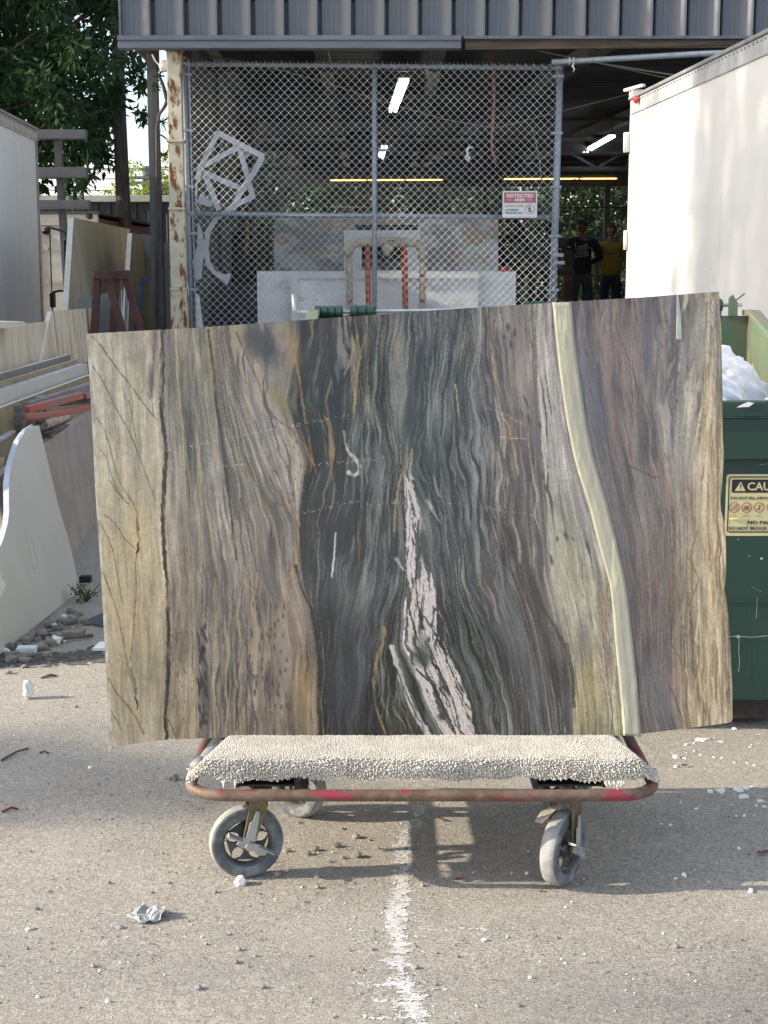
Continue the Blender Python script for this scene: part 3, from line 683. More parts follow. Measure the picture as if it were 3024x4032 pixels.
    for i, (p, w) in enumerate((([(38, 140), (62, 165), (90, 205), (110, 232), (135, 262), (165, 305), (185, 330), (196, 345)], 2.4), ([(40, 215), (60, 240), (80, 280), (105, 330), (132, 378), (150, 420), (168, 470), (186, 520), (196, 545)], 2.0), ([(50, 340), (70, 370), (82, 410), (94, 460), (112, 510), (140, 550), (150, 575), (155, 620)], 1.7),
                               ([(60, 420), (75, 440), (86, 480), (100, 520), (118, 540)], 1.3), ([(82, 495), (110, 535), (130, 555)], 1.5), ([(70, 580), (95, 600), (120, 640), (150, 668)], 1.7), ([(58, 600), (80, 640), (92, 672), (104, 740), (115, 800)], 1.5), ([(66, 720), (84, 770), (104, 830), (116, 890), (128, 960), (142, 1010)], 1.9),
                               ([(152, 655), (156, 640), (150, 620), (150, 590)], 2.6), ([(150, 670), (146, 700), (148, 760), (144, 820), (140, 880), (134, 940)], 1.6), ([(132, 955), (142, 985), (148, 1010), (145, 1030), (152, 1046), (150, 1060)], 2.8), ([(80, 985), (100, 1020), (130, 1055), (150, 1085), (166, 1120)], 2.6), ([(84, 1060), (98, 1085), (112, 1110)], 1.6), ([(130, 300), (140, 350), (148, 400)], 1.2), ([(130, 262), (140, 310), (136, 350)], 1.2), ([(176, 280), (186, 300), (192, 340)], 1.4))):
        line(p, w, F_, .78, 2, 400 + i)
    for (p) in ([(152, 652), (153, 672)], [(148, 674), (155, 664)], [(144, 1010), (148, 1022)], [(145, 1030), (152, 1050)]): line(p, 3.4, (40, 34, 32), .9, 1, 430)
    line([(96, 996), (120, 1035), (150, 1078), (170, 1120)], 2.2, (150, 136, 84), .7, 2, 431)
    line([(474, 1060), (500, 1052), (512, 1040)], 2, (184, 142, 62), .7, 3, 432)
    # pale chips of resin along sawing lines, and a scuffed corner
    for (xa, ya, xb, yb, n_) in ((205, 425, 470, 375, 60), (420, 380, 680, 335, 60), (205, 470, 420, 455, 40), (540, 462, 760, 440, 50), (540, 580, 700, 545, 40), (700, 560, 830, 545, 30), (1000, 310, 1110, 360, 36), (880, 545, 1180, 590, 40), (30, 200, 130, 180, 16), (90, 285, 180, 260, 16), (60, 420, 200, 412, 14)):
        for _ in range(n_):
            f = rn.random(); r = rn.uniform(.5, 1.25)
            ell(xa + (xb - xa) * f + rn.gauss(0, 2), ya + (yb - ya) * f + rn.gauss(0, 2.2), r, r, 0, (214, 208, 192), .75, .5, _)
    over(sm(13, 3, x - left(y)) * sm(-.2, .25, fbm(sx / 10, sy / 40, 3, 95)), (192, 192, 190), .8)
    # ---- to linear albedo
    c = np.clip(c, 6, 250) / 255.0
    lin_ = np.where(c <= .04045, c / 12.92, ((c + .055) / 1.055) ** 2.4) * SLAB_K
    # ---- mesh: front grid, rim, back
    P = slab_world(x, y); n = np.array(SL_N)
    ID = np.arange(nx * ny).reshape(ny, nx)
    F1 = np.stack([ID[:-1, :-1], ID[1:, :-1], ID[1:, 1:], ID[:-1, 1:]], -1).reshape(-1, 4)
    V = P.reshape(-1, 3); Cc = lin_.reshape(-1, 3)
    slab_o = npmesh('stone_slab', V, F1, m_stone, smooth=False)
    at = slab_o.data.color_attributes.new('stone', 'FLOAT_COLOR', 'POINT')
    at.data.foreach_set('color', np.concatenate([Cc, np.ones((len(Cc), 1))], 1).astype(np.float32).ravel())
    st = 4
    loop = np.concatenate([ID[0, ::st], ID[::st, -1][1:], ID[-1, ::-1][::st], ID[::-1, 0][::st]])
    loop = loop[np.sort(np.unique(loop, return_index=True)[1])]
    rim0 = V[loop] - n * .0004; rim1 = V[loop] - n * SL_THICK; q = len(loop)
    b = MB(); b.v = [tuple(p) for p in rim0] + [tuple(p) for p in rim1]
    for i in range(q):
        j = (i + 1) % q; b.f.append((i, q + i, q + j, j)); b.m.append(0); b.s.append(False)
    b.f.append(tuple(range(q, 2 * q))); b.m.append(1); b.s.append(False)
    b.build('sawn_edge', [m_slabedge, m_slabback], slab_o)
    return slab_o, top, bot

SLAB_K = .84
def stone_mat():
    m = bpy.data.materials.new('polished veined quartzite'); m.use_nodes = True
    nt = m.node_tree; N = nt.nodes; L = nt.links; b = N['Principled BSDF']
    at = N.new('ShaderNodeAttribute'); at.attribute_name = 'stone'
    tc = N.new('ShaderNodeTexCoord')
    mp = N.new('ShaderNodeMapping'); mp.inputs['Scale'].default_value = (1, 1, .55)
    nz = N.new('ShaderNodeTexNoise'); nz.inputs['Scale'].default_value = 210; nz.inputs['Detail'].default_value = 4; nz.inputs['Roughness'].default_value = .7
    L.new(tc.outputs['Object'], mp.inputs['Vector']); L.new(mp.outputs['Vector'], nz.inputs['Vector'])
    mr = N.new('ShaderNodeMapRange'); mr.inputs['From Min'].default_value = .25; mr.inputs['From Max'].default_value = .75
    mr.inputs['To Min'].default_value = .74; mr.inputs['To Max'].default_value = 1.26
    L.new(nz.outputs['Fac'], mr.inputs['Value'])
    mx = N.new('ShaderNodeMix'); mx.data_type = 'RGBA'; mx.blend_type = 'MULTIPLY'; mx.inputs[0].default_value = 1
    L.new(at.outputs['Color'], mx.inputs[6]); L.new(mr.outputs['Result'], mx.inputs[7])
    L.new(mx.outputs[2], b.inputs['Base Color'])
    dn = N.new('ShaderNodeTexNoise'); dn.inputs['Scale'].default_value = 7; dn.inputs['Detail'].default_value = 6
    L.new(tc.outputs['Object'], dn.inputs['Vector'])
    rr = N.new('ShaderNodeMapRange'); rr.inputs['From Min'].default_value = .35; rr.inputs['From Max'].default_value = .7
    rr.inputs['To Min'].default_value = .05; rr.inputs['To Max'].default_value = .16
    L.new(dn.outputs['Fac'], rr.inputs['Value']); L.new(rr.outputs['Result'], b.inputs['Roughness'])
    b.inputs['Specular IOR Level'].default_value = .5
    return m
m_stone = stone_mat()
m_slabedge = mat('sawn slab edge with resin', (.56, .60, .62, 1), (.36, .44, .48, 1), scale=30, lo=.45, hi=.6, rough=.6, c3=(.05, .16, .22, 1), scale3=26, lo3=.60, hi3=.68, bump=.3)
m_slabback = mat('meshed slab back', (.30, .33, .34, 1), (.22, .25, .26, 1), scale=60, rough=.8)
slab_o, slab_top, slab_bot = slab()
tag(slab_o, 'large polished stone slab with dark wavy veins and a white quartz streak, standing on the red cart', 'stone slab')

# strips of pale masking tape stuck on the face
m_tape = mat('pale masking tape', (.37, .36, .27, 1), (.31, .305, .25, 1), scale=26, stretch=(1, 1, .3), rough=.65, c3=(.50, .50, .34, 1), scale3=12, lo3=.56, hi3=.64, stretch3=(3, 3, .3), bump=.35, bscale=25, bstretch=(2, 2, .4))
m_tape2 = mat('grey masking tape', (.36, .375, .33, 1), (.30, .315, .285, 1), scale=30, rough=.65, bump=.3, bscale=40)
def tape(name, ys_, xl, xr, m, n=90, ends=0.0):
    yy = np.linspace(ys_[0], ys_[-1], n)
    a_ = np.interp(yy, ys_, xl) + .9 * fbm(yy / 14, yy * 0, 2, 3) * .6; b_ = np.interp(yy, ys_, xr) + .9 * fbm(yy / 14, yy * 0 + 5, 2, 4) * .6
    cols = 7; V = []; rn = random.Random(4)
    for i in range(n):
        for j in range(cols):
            f = j / (cols - 1); yj = yy[i]
            if i == n - 1: yj += rn.uniform(-1, 1) * ends
            V.append((a_[i] + (b_[i] - a_[i]) * f, yj, .0012 + .0006 * math.sin(yj * .7 + j * 2) * (1 if 0 < j < cols - 1 else 0)))
    V = np.array(V); W = slab_world(V[:, 0], V[:, 1]) + np.array(SL_N) * V[:, 2:3]
    ID = np.arange(n * cols).reshape(n, cols)
    Fq = np.stack([ID[:-1, :-1], ID[1:, :-1], ID[1:, 1:], ID[:-1, 1:]], -1).reshape(-1, 4)
    o = npmesh(name, W, Fq, m, slab_o, smooth=True)
    sd = o.modifiers.new('thickness', 'SOLIDIFY'); sd.thickness = .0009; sd.offset = -1
    return o
ty = [57, 140, 215, 296, 360, 430, 490, 565, 644, 700, 751, 820, 886, 994, 1060, 1127]
tl = [1174, 1182, 1190, 1201, 1211, 1225, 1242, 1266, 1285, 1301, 1315, 1323, 1328, 1339, 1344, 1349]
trr = [1220, 1228, 1237, 1249, 1259, 1273, 1290, 1312, 1331, 1344, 1355, 1364, 1371, 1382, 1387, 1392]
tape('tape_strip', ty, tl, trr, m_tape, 120, 3.0)['label'] = 'long curved strip of pale green tape running down the slab face'
tape('tape_strip', [38, 90, 140, 150], [1481, 1480, 1479, 1481], [1485, 1491, 1494, 1493], m_tape2, 24, 2.0)['label'] = 'short torn strip of grey tape near the slab top'
# ------------------------------------------------------------------ the cart
m_rail = mat('worn red paint on rusty pipe', (.105, .064, .042, 1), (.175, .125, .095, 1), scale=22, rough=.6, metal=.15, c3=(.25, .035, .055, 1), scale3=11, lo3=.555, hi3=.58, stretch3=(.7, 1.5, 1.5), rough3=.4, bump=.3, bscale=90)
m_railred = mat('faded maroon paint', (.23, .055, .075, 1), (.30, .12, .12, 1), scale=24, rough=.55, bump=.2)
m_chan = mat('black channel steel', (.02, .018, .018, 1), (.07, .045, .03, 1), scale=20, lo=.5, hi=.7, rough=.6)
m_tyre = mat('dusty grey rubber', (.085, .095, .105, 1), (.20, .21, .215, 1), scale=22, lo=.38, hi=.68, rough=.85, c3=(.33, .33, .32, 1), scale3=9, lo3=.56, hi3=.70, bump=.3, bscale=60)
m_tread = mat('worn pale tread', (.34, .34, .33, 1), (.24, .245, .25, 1), scale=30, rough=.9, bump=.4, bscale=90)
m_rim = mat('dark dirty rim', (.045, .045, .045, 1), (.10, .098, .092, 1), scale=20, rough=.7)
m_fork = mat('tarnished brass plating', (.15, .125, .075, 1), (.22, .19, .12, 1), scale=25, rough=.5, metal=.55, c3=(.09, .065, .04, 1), scale3=12)
m_lever = mat('dull zinc lever', (.42, .42, .41, 1), (.34, .34, .33, 1), scale=30, rough=.55, metal=.35)
m_carpet = mat('cream loop carpet', (.50, .47, .42, 1), (.40, .37, .33, 1), scale=16, rough=.95, c3=(.42, .30, .22, 1), scale3=4.5, lo3=.69, hi3=.75)
m_loops = mat('cream carpet loops', (.64, .60, .53, 1), (.50, .465, .41, 1), scale=13, lo=.3, hi=.7, rough=.95, c3=(.47, .34, .25, 1), scale3=4.5, lo3=.68, hi3=.76)

cart = thing('slab_cart', 'low red pipe-framed cart with carpeted deck carrying the big stone slab', 'cart', (.10, 4.08, 0))
RZ = .279
def rounded_loop(x0, x1, y0, y1, r, z, n=7):
    pts = []
    for (cx, cy, a0) in ((x1 - r, y0 + r, -90), (x1 - r, y1 - r, 0), (x0 + r, y1 - r, 90), (x0 + r, y0 + r, 180)):
        for i in range(n + 1):
            a = R(a0 + 90 * i / n); pts.append((cx + r * math.cos(a), cy + r * math.sin(a), z))
    return pts
b = MB(); b.tube(rounded_loop(-.520, .722, 3.757, 4.52, .105, RZ), .0158, 14, closed=True)
b.build('frame_rail', m_rail, cart)
for x0, x1 in ((-.389, -.232), (.401, .585)):
    b = MB()
    for yy in (0,):
        b.box((x0 - .005, 3.803, .284), (x0 + .006, 4.50, .335)); b.box((x1 - .006, 3.803, .284), (x1 + .005, 4.50, .335))
        b.box((x0 + .006, 3.83, .323), (x1 - .006, 4.50, .330)); b.box((x0 + .006, 3.81, .2845), (x1 - .006, 4.50, .290))
        b.box((x0 + .006, 3.85, .290), (x1 - .006, 3.856, .323))
    b.build('cross_channel', m_chan, cart, .001)
b = MB(); b.box((-.455, 3.815, .336), (.655, 4.47, .354)); b.build('deck_board', m_woodraw, cart, .004)
# uprights the slab leans on
for xx in (-.33, .52):
    b = MB(); b.tube([(xx, 4.42, .30), (xx, 4.42, .9), (xx, 4.36, 1.14), (xx, 4.30, 1.18)], .017, 10)
    b.tube([(xx, 4.42, .85), (xx, 4.235, 1.02)], .011, 8)
    b.build('upright', m_railred, cart)
b = MB(); b.tube([(-.33, 4.245, 1.02), (.52, 4.245, 1.02)], .02, 10); b.build('cross_bar', m_railred, cart)

# carpet: draped sheet plus loops of pile
def carpet():
    X0, X1 = -.523, .728
    def surf(p, q):
        """p across 0..1, q along the sheet: 0 front hem .. 1 rear; returns point and normal"""
        nar = .052 * np.clip((q * .62 - .055) / .24, 0, 1)           # narrower towards the back, where the side rails show
        x = (X0 + nar) + (X1 - X0 - 2 * nar) * p
        hem = .3125 + .003 * np.sin(x * 21) + .004 * np.sin(x * 53 + 1)
        dl = np.minimum(x - X0 - nar, X1 - nar - x)
        edge = sm(.0, .055, dl)                       # sides sag on to the rails
        ztop = .322 + .0445 * edge + .0025 * fbm(x * 7, q * 5, 3, 21)
        s = q * .62                                   # metres along the sheet
        hgt = .052
        yf = 3.792 - .006 * np.sin(x * 13) + .05 * (1 - sm(0, .06, dl)) * 0
        inset = .05 * sm(.10, .0, dl)                 # the corners curl in
        r = .02
        a = np.clip((s - hgt) / (r * 1.57), 0, 1) * math.pi / 2
        zz = np.where(s < hgt, hem + (ztop - r - hem) * np.clip(s / hgt, 0, 1), ztop - r + r * np.sin(a))
        yy = np.where(s < hgt, yf + .004 * (1 - s / hgt), yf + r * (1 - np.cos(a)))
        ex = np.maximum(s - hgt - r * 1.57, 0); yy = yy + ex
        yy = yy + inset * sm(.02, 0, s)
        return np.stack([x + 0 * s, yy, zz], -1)
    np_, nq = 150, 70
    p, q = np.meshgrid(np.linspace(0, 1, np_), np.linspace(0, 1, nq))
    V = surf(p, q); ID = np.arange(np_ * nq).reshape(nq, np_)
    Fq = np.stack([ID[:-1, :-1], ID[:-1, 1:], ID[1:, 1:], ID[1:, :-1]], -1).reshape(-1, 4)
    o = npmesh('carpet', V.reshape(-1, 3), Fq, m_carpet, cart, smooth=True)
    sd = o.modifiers.new('thickness', 'SOLIDIFY'); sd.thickness = .006; sd.offset = -1
    # pile
    rn = np.random.RandomState(8); pts = []; nor = []; ln = []
    for s0 in np.concatenate([np.arange(.002, .100, .0047), np.arange(.100, .34, .0049)]):
        k = int((X1 - X0) / .0048); pp = (np.arange(k) + .5 + rn.uniform(-.32, .32, k)) / k
        qq = (s0 + rn.uniform(-.003, .003, k)) / .62; qq = np.clip(qq, 0.001, 1)
        A = surf(pp, qq); B = surf(np.clip(pp + .002, 0, 1), qq); D_ = surf(pp, qq + .003)
        nn = np.cross(B - A, D_ - A); nn /= np.linalg.norm(nn, axis=1)[:, None] + 1e-9
        keep = np.ones(k, bool) if s0 < .30 else rn.rand(k) > .3
        pts.append(A[keep]); nor.append(nn[keep]); ln.append(np.full(keep.sum(), 1.0 if s0 < .07 else .27))
    pts = np.concatenate(pts); nor = np.concatenate(nor); ln = np.concatenate(ln); k = len(pts)
    nor = nor + rn.normal(0, .30, (k, 3)); nor[:, 2] -= .28 * (ln > .9); nor /= np.linalg.norm(nor, axis=1)[:, None]
    t1 = np.cross(nor, np.array([.31, .77, .2])); t1 /= np.linalg.norm(t1, axis=1)[:, None]; t2 = np.cross(nor, t1)
    r = rn.uniform(.0021, .0029, k); L_ = rn.uniform(.005, .0105, k) * ln * (1 + .35 * fbm(pts[:, 0] * 14, pts[:, 1] * 14 + pts[:, 2] * 20, 2, 77))
    rings = ((0.0, .75), (.45, 1.0), (.82, .78), (1.0, .12)); ns = 6
    W = np.zeros((k, len(rings) * ns, 3))
    for i, (h, rr) in enumerate(rings):
        for j in range(ns):
            an = 2 * math.pi * (j + .5 * i) / ns
            W[:, i * ns + j] = pts + nor * (h * L_)[:, None] + (t1 * math.cos(an) + t2 * math.sin(an)) * (r * rr)[:, None]
    fq = []
    for i in range(len(rings) - 1):
        for j in range(ns): fq.append((i * ns + j, i * ns + (j + 1) % ns, (i + 1) * ns + (j + 1) % ns, (i + 1) * ns + j))
    fq = np.array(fq); Fl = (fq[None] + (np.arange(k) * len(rings) * ns)[:, None, None]).reshape(-1, 4)
    o2 = npmesh('carpet_pile', W.reshape(-1, 3), Fl, m_loops, cart, smooth=True); o2['kind'] = 'stuff'
    # a few long frayed yarns at the corners
    b = MB(); rr = random.Random(2)
    for (bx, kk) in ((.600, 5), (.62, 2), (-.40, 2)):
        for _ in range(kk):
            x = bx + rr.uniform(-.03, .03); pts_ = [(x, 3.790, .315), (x + rr.uniform(-.008, .008), 3.783, .304), (x + rr.uniform(-.016, .016), 3.777, .292 + rr.uniform(-.004, .006))]
            b.tube(pts_, [.0034, .0036, .0018], 6)
    b.build('frayed_yarn', m_loops, cart)['kind'] = 'stuff'
carpet()

def caster(hub, yaw, rad, wid, lean, brake, label=None):
    """hub: wheel centre; yaw: direction the wheel's outer face looks at, from -Y turning to +X; lean: horizontal offset of the swivel"""
    root = bpy.data.objects.new('caster', None); COL.objects.link(root); root.location = hub; root.empty_display_size = .05
    adopt(root, cart)
    if label: root['label'] = label
    h = Vector(hub); ax = Vector((math.sin(yaw), -math.cos(yaw), 0)); sd = Vector((ax.y, -ax.x, 0)) * -1     # sd points to the right seen from outside
    w2 = wid / 2
    def build(bb, nm, ms, bev=0): return bb.build(nm, ms, root, bev)
    b = MB()
    prof = [(-w2 * .75, rad * .66), (-w2 * .95, rad * .70), (-w2 * .82, rad * .80), (-w2, rad * .88), (-w2 * .8, rad * .965), (-w2 * .3, rad), (w2 * .3, rad), (w2 * .8, rad * .965), (w2, rad * .88), (w2 * .82, rad * .80), (w2 * .95, rad * .70), (w2 * .75, rad * .66)]
    b.lathe(prof, h, ax, 48)
    b.m = [1 if (i // 48) in (4, 5, 6) else 0 for i in range(len(b.f))]
    build(b, 'tyre', [m_tyre, m_tread])
    # rim: ring, disc with round windows, hub
    b = MB(); b.lathe([(-w2 * .7, rad * .68), (w2 * .7, rad * .68), (w2 * .7, rad * .63), (0.006, rad * .60), (-.006, rad * .60), (-w2 * .7, rad * .63)], h, ax, 40, closed=True)
    b.lathe([(-w2 * .9, 0), (-w2 * .9, rad * .2), (w2 * .9, rad * .2), (w2 * .9, 0)], h, ax, 20)
    a = ax.cross(Vector((0, 0, 1))).normalized(); c_ = ax.cross(a)
    for k5 in range(5):                                  # five webs leave five rounded windows between them
        t0 = R(72 * k5 + 15)
        inner = rad * .17; outer = rad * .63; pts = []
        for i in range(9):
            f = i / 8; rr = inner + (outer - inner) * f; half = R(36) - math.asin(min(.98, max(0, (1 - ((f - .52) / .40) ** 2)) ** .5 * .145 * rad / rr)) if abs(f - .52) < .40 else R(36)
            pts.append((rr, half))
        poly = [h + (a * math.cos(t0 - hf) + c_ * math.sin(t0 - hf)) * rr for rr, hf in pts] + [h + (a * math.cos(t0 + hf) + c_ * math.sin(t0 + hf)) * rr for rr, hf in reversed(pts)]
        k = len(pts); o = len(b.v)
        for dz in (.005, -.005): b.v += [tuple(p + ax * dz) for p in poly]
        n2 = 2 * k
        for i in range(k - 1):
            b.f.append((o + i, o + i + 1, o + n2 - 2 - i, o + n2 - 1 - i)); b.m.append(0); b.s.append(False)
            b.f.append((o + n2 + n2 - 1 - i, o + n2 + n2 - 2 - i, o + n2 + i + 1, o + n2 + i)); b.m.append(0); b.s.append(False)
        for i in range(n2):
            j = (i + 1) % n2; b.f.append((o + j, o + i, o + n2 + i, o + n2 + j)); b.m.append(0); b.s.append(False)
    build(b, 'rim', m_rim)
    # fork: two legs, crown, swivel plate
    top = Vector((h.x, h.y, .262)) + sd * lean
    b = MB(); fw = w2 + .007
    for sgn in (1, -1):
        o_ = ax * (fw * sgn)
        pa = top + o_ - Vector((0, 0, .012)); pb = h + o_
        d = (pb - pa).normalized(); s2 = d.cross(ax).normalized()
        W1, W0 = .026, .017
        q = [pa - s2 * W1, pa + s2 * W1, pb + s2 * W0 + d * .014, pb - s2 * W0 + d * .014]
        b.prism(q, ax * (.0035 * sgn))
        e = ax * (.0035 * sgn)
        b.beam(pa - s2 * (W1 - .003) + e + d * .03, pb - s2 * (W0 - .003) + e, .005, .005, ax); b.beam(pa + s2 * (W1 - .003) + e + d * .03, pb + s2 * (W0 - .003) + e, .005, .005, ax)
    pa = top - Vector((0, 0, .012))
    b.hexa(*[pa + sd * sx_ * .027 + ax * sy_ * (fw + .0035) + Vector((0, 0, zz)) for zz in (-.012, .008) for sx_, sy_ in ((-1, -1), (1, -1), (1, 1), (-1, 1))])
    b.lathe([(0, .0), (0, .032), (.014, .034), (.016, .02), (.028, .02)], top - Vector((0, 0, .016)), (0, 0, 1), 20)
    b.lathe([(-fw - .012, 0), (-fw - .012, .007), (fw + .014, .007), (fw + .014, 0)], h, ax, 6, smooth=False)
    build(b, 'fork', m_fork, .0012)
    if brake:
        b = MB(); o_ = h + ax * (fw + .011)
        rot = R(-20); e1 = sd * math.cos(rot) + Vector((0, 0, math.sin(rot))); e2 = Vector((0, 0, math.cos(rot))) - sd * math.sin(rot)
        def P2(x_, y_, z_=0): return o_ + e1 * x_ + e2 * y_ + ax * z_
        b.prism([P2(-.030, .012), P2(-.018, .020), P2(.004, .012), P2(.022, .012), P2(.058, .004), P2(.052, -.012), P2(.034, -.018), P2(.018, -.010), P2(-.016, -.008), P2(-.034, -.004)], ax * .004)
        b.hexa(*[P2(x_, y_, z_) for (x_, y_) in ((-.066, .016), (-.024, .010)) for (dy, z_) in ((0, 0), (0, .022), (.004, .022), (.004, 0)) for x_, y_ in ((x_, y_ + dy),)])
        b.hexa(*[P2(x_, y_, z_) for (x_, y_) in ((.026, .006), (.072, -.002)) for (dy, z_) in ((0, 0), (0, .018), (.0035, .018), (.0035, 0)) for x_, y_ in ((x_, y_ + dy),)])
        b.lathe([(0, .011), (.008, .011), (.008, 0)], o_ + ax * .003, ax, 6, smooth=False)
        up = (top - h).normalized(); s2 = up.cross(ax).normalized()
        q = [o_ + up * .015 - s2 * .012, o_ + up * .015 + s2 * .014, o_ + up * .085 + s2 * .010, o_ + up * .100 + s2 * .006, o_ + up * .100 - s2 * .004, o_ + up * .072 - s2 * .004, o_ + up * .066 - s2 * .012]
        b.prism(q, ax * .003)
        build(b, 'brake_lever', m_lever, .0008)
    return root
def hubpos(u, v, rad):
    p = on_ground(u, v); return Vector((p.x, p.y, gz(p.x, p.y) + rad - .001))
W_RAD = .1015
h1 = hubpos(972, 3448, W_RAD); caster(h1, R(14), W_RAD, .046, .040, True, 'swivel caster with the round dark windows of its rim facing out')
h2 = hubpos(2212, 3478, W_RAD); c2_ = caster(h2, R(58), W_RAD, .050, .012, True, 'swivel caster turned sideways with a torn, chalky tread')
caster(Vector((-.262, 4.35, W_RAD)), R(-38), W_RAD, .046, .03, False)
caster(Vector((.545, 4.42, W_RAD)), R(150), W_RAD, .046, .03, False)

# flap of torn cardboard caught above the turned caster
m_card = mat('dirty pale card', (.34, .30, .24, 1), (.27, .24, .20, 1), scale=18, rough=.9)
P = [aty(2105, 3237, 3.78), aty(2128, 3200, 3.80), aty(2165, 3180, 3.81), aty(2212, 3172, 3.83), aty(2222, 3182, 3.84), aty(2190, 3190, 3.80), aty(2160, 3215, 3.77), aty(2135, 3243, 3.765)]
b = MB(); b.prism(P, Vector((0, .002, .0015)))
tag(b.build('cardboard_scrap', m_card), 'torn dirty scrap of cardboard stuck above the sideways caster', 'cardboard')
# folded cloth strap hanging over the cart's rear corner
m_rag = mat('grey rag', (.30, .30, .31, 1), (.20, .20, .21, 1), scale=20, rough=.95, bump=.5)
P = [(-.505, 3.96, .318), (-.53, 3.93, .290), (-.50, 3.98, .30), (-.462, 4.02, .352), (-.44, 4.06, .366)]
b = MB(); b.tube(P, [.012, .016, .018, .014, .006], 8, flat=.35)
tag(b.build('rag', m_rag), 'grey rag draped over the side rail of the red cart', 'rag')
# ------------------------------------------------------------------ dumpster behind the slab
m_dgreen = mat('dark green dumpster paint', (.009, .040, .028, 1), (.014, .050, .036, 1), scale=3, rough=.5, c3=(.10, .13, .10, 1), scale3=16, lo3=.68, hi3=.73, bump=.5, bscale=5)
m_din = mat('scoured green paint with grime', (.075, .14, .09, 1), (.13, .135, .08, 1), scale=5, lo=.35, hi=.62, rough=.7, c3=(.30, .36, .25, 1), scale3=9, lo3=.60, hi3=.68, stretch3=(1, 1, .5))
m_drust = mat('rust streaked rim', (.16, .13, .09, 1), (.10, .16, .11, 1), scale=9, rough=.7)
m_rod = mat('bright steel rod', (.55, .57, .60, 1), (.42, .44, .48, 1), scale=14, rough=.35, metal=.7)
X0, X1, YF, YB_ = -.30, 1.555, 5.20, 6.42
ZF, ZB = 1.195, 1.455
dump = thing('dumpster', 'dark green open dumpster with a yellow caution sticker behind the slab', 'dumpster', (.63, 5.8, 0))
b = MB()
b.box((X0, YF, .12), (X1, YF + .006, ZF - .07)); b.box((X0 + .04, YF + .006, .12), (X1 - .04, YF + .03, .16))
b.build('front_wall', m_dgreen, dump)
b = MB(); b.box((X0 - .01, YF - .035, ZF - .055), (X1 + .01, YF + .035, ZF)); b.build('front_rim', m_dgreen, dump, .006)
b = MB(); b.box((X0, YF - .022, ZF - .205), (X1, YF - .0015, ZF - .058)); b.build('front_band', m_dgreen, dump, .004)
b = MB(); b.box((X0, YF - .004, .478), (X1, YF - .0005, .490)); b.build('weld_seam', m_dgreen, dump)
for xx, nm in ((X0, 'side_wall'), (X1 - .006, 'side_wall')):
    b = MB(); b.prism([(xx, YF + .0065, .12), (xx, YB_, .12), (xx, YB_, ZB), (xx, YB_ - .10, ZB), (xx, YF + .0365, ZF - .002)], (.006, 0, 0), 0)
    b.build(nm, m_din, dump)
    b = MB(); b.beam((xx + .003, YF + .04, ZF + .012), (xx + .003, YB_ - .10, ZB + .014), .05, .024); b.beam((xx + .003, YB_ - .10, ZB + .014), (xx + .003, YB_ + .01, ZB + .014), .05, .0235)
    b.build('side_rim', m_drust, dump, .003)
b = MB(); b.box((X0 + .0065, YB_ - .006, .12), (X1 - .0065, YB_, ZB)); b.build('rear_wall', m_din, dump)
b = MB(); b.box((X0 + .0065, YF + .031, .121), (X1 - .0065, YB_ - .0065, .13)); b.build('bottom', m_din, dump)
for xx in (X0 + .15, X1 - .35):
    b = MB(); b.box((xx, YF + .08, .02), (xx + .2, YB_ - .1, .118)); b.build('skid', m_chan, dump, .004)
for xx in (X0 - .085, X1):
    b = MB(); b.box((xx, YF + .35, .55), (xx + .085, YF + .95, .70)); b.build('fork_pocket', m_dgreen, dump, .004)
RODZ = ZB + .045
def rodz(x): return RODZ - .030 + .032 * (x - X0) / (X1 - X0)
ry = YB_ + .005
rod = [(X0 - .085, ry, rodz(X0) + .075), (X0 - .082, ry, rodz(X0) + .01), (X0 - .07, ry, rodz(X0)), (.4, ry, rodz(.4) - .003), (1.2, ry, rodz(1.2)), (X1 - .03, ry, rodz(X1))]
b = MB(); b.tube(rod, .0085, 10); b.build('hinge_rod', m_rod, dump)
def sleeve(xa, xb):
    b = MB(); n = max(3, int((xb - xa) / .028)); prof = []
    for i in range(n):
        prof += [(i / n * (xb - xa), .027), ((i + .78) / n * (xb - xa), .029), ((i + .82) / n * (xb - xa), .024), ((i + .98) / n * (xb - xa), .024)]
    prof = [(0, 0)] + prof + [(xb - xa, .0)]
    b.lathe(prof, (xa, ry, rodz(xa)), (1, 0, 0), 16, smooth=False)
    b.box((xa + .004, ry - .012, ZB - .02), (xb - .004, ry + .012, rodz(xa) - .005))
    b.build('lid_hinge', m_dgreen, dump)
for xa, xb in ((X0 + .005, X0 + .125), (X0 + .155, X0 + .265), (.60, .71), (.745, .84), (1.36, 1.44)): sleeve(xa, xb)
b = MB(); b.prism([(1.462, ry - .03, ZB + .0), (1.50, ry - .03, ZB + .0), (1.50, ry - .03, RODZ + .01), (1.478, ry - .03, RODZ + .045), (1.462, ry - .03, RODZ + .03)], (0, .012, 0)); b.tube([(1.49, ry - .03, RODZ + .02), (1.525, ry - .04, RODZ + .05)], .004, 6)
b.build('hinge_bracket', m_drust, dump)

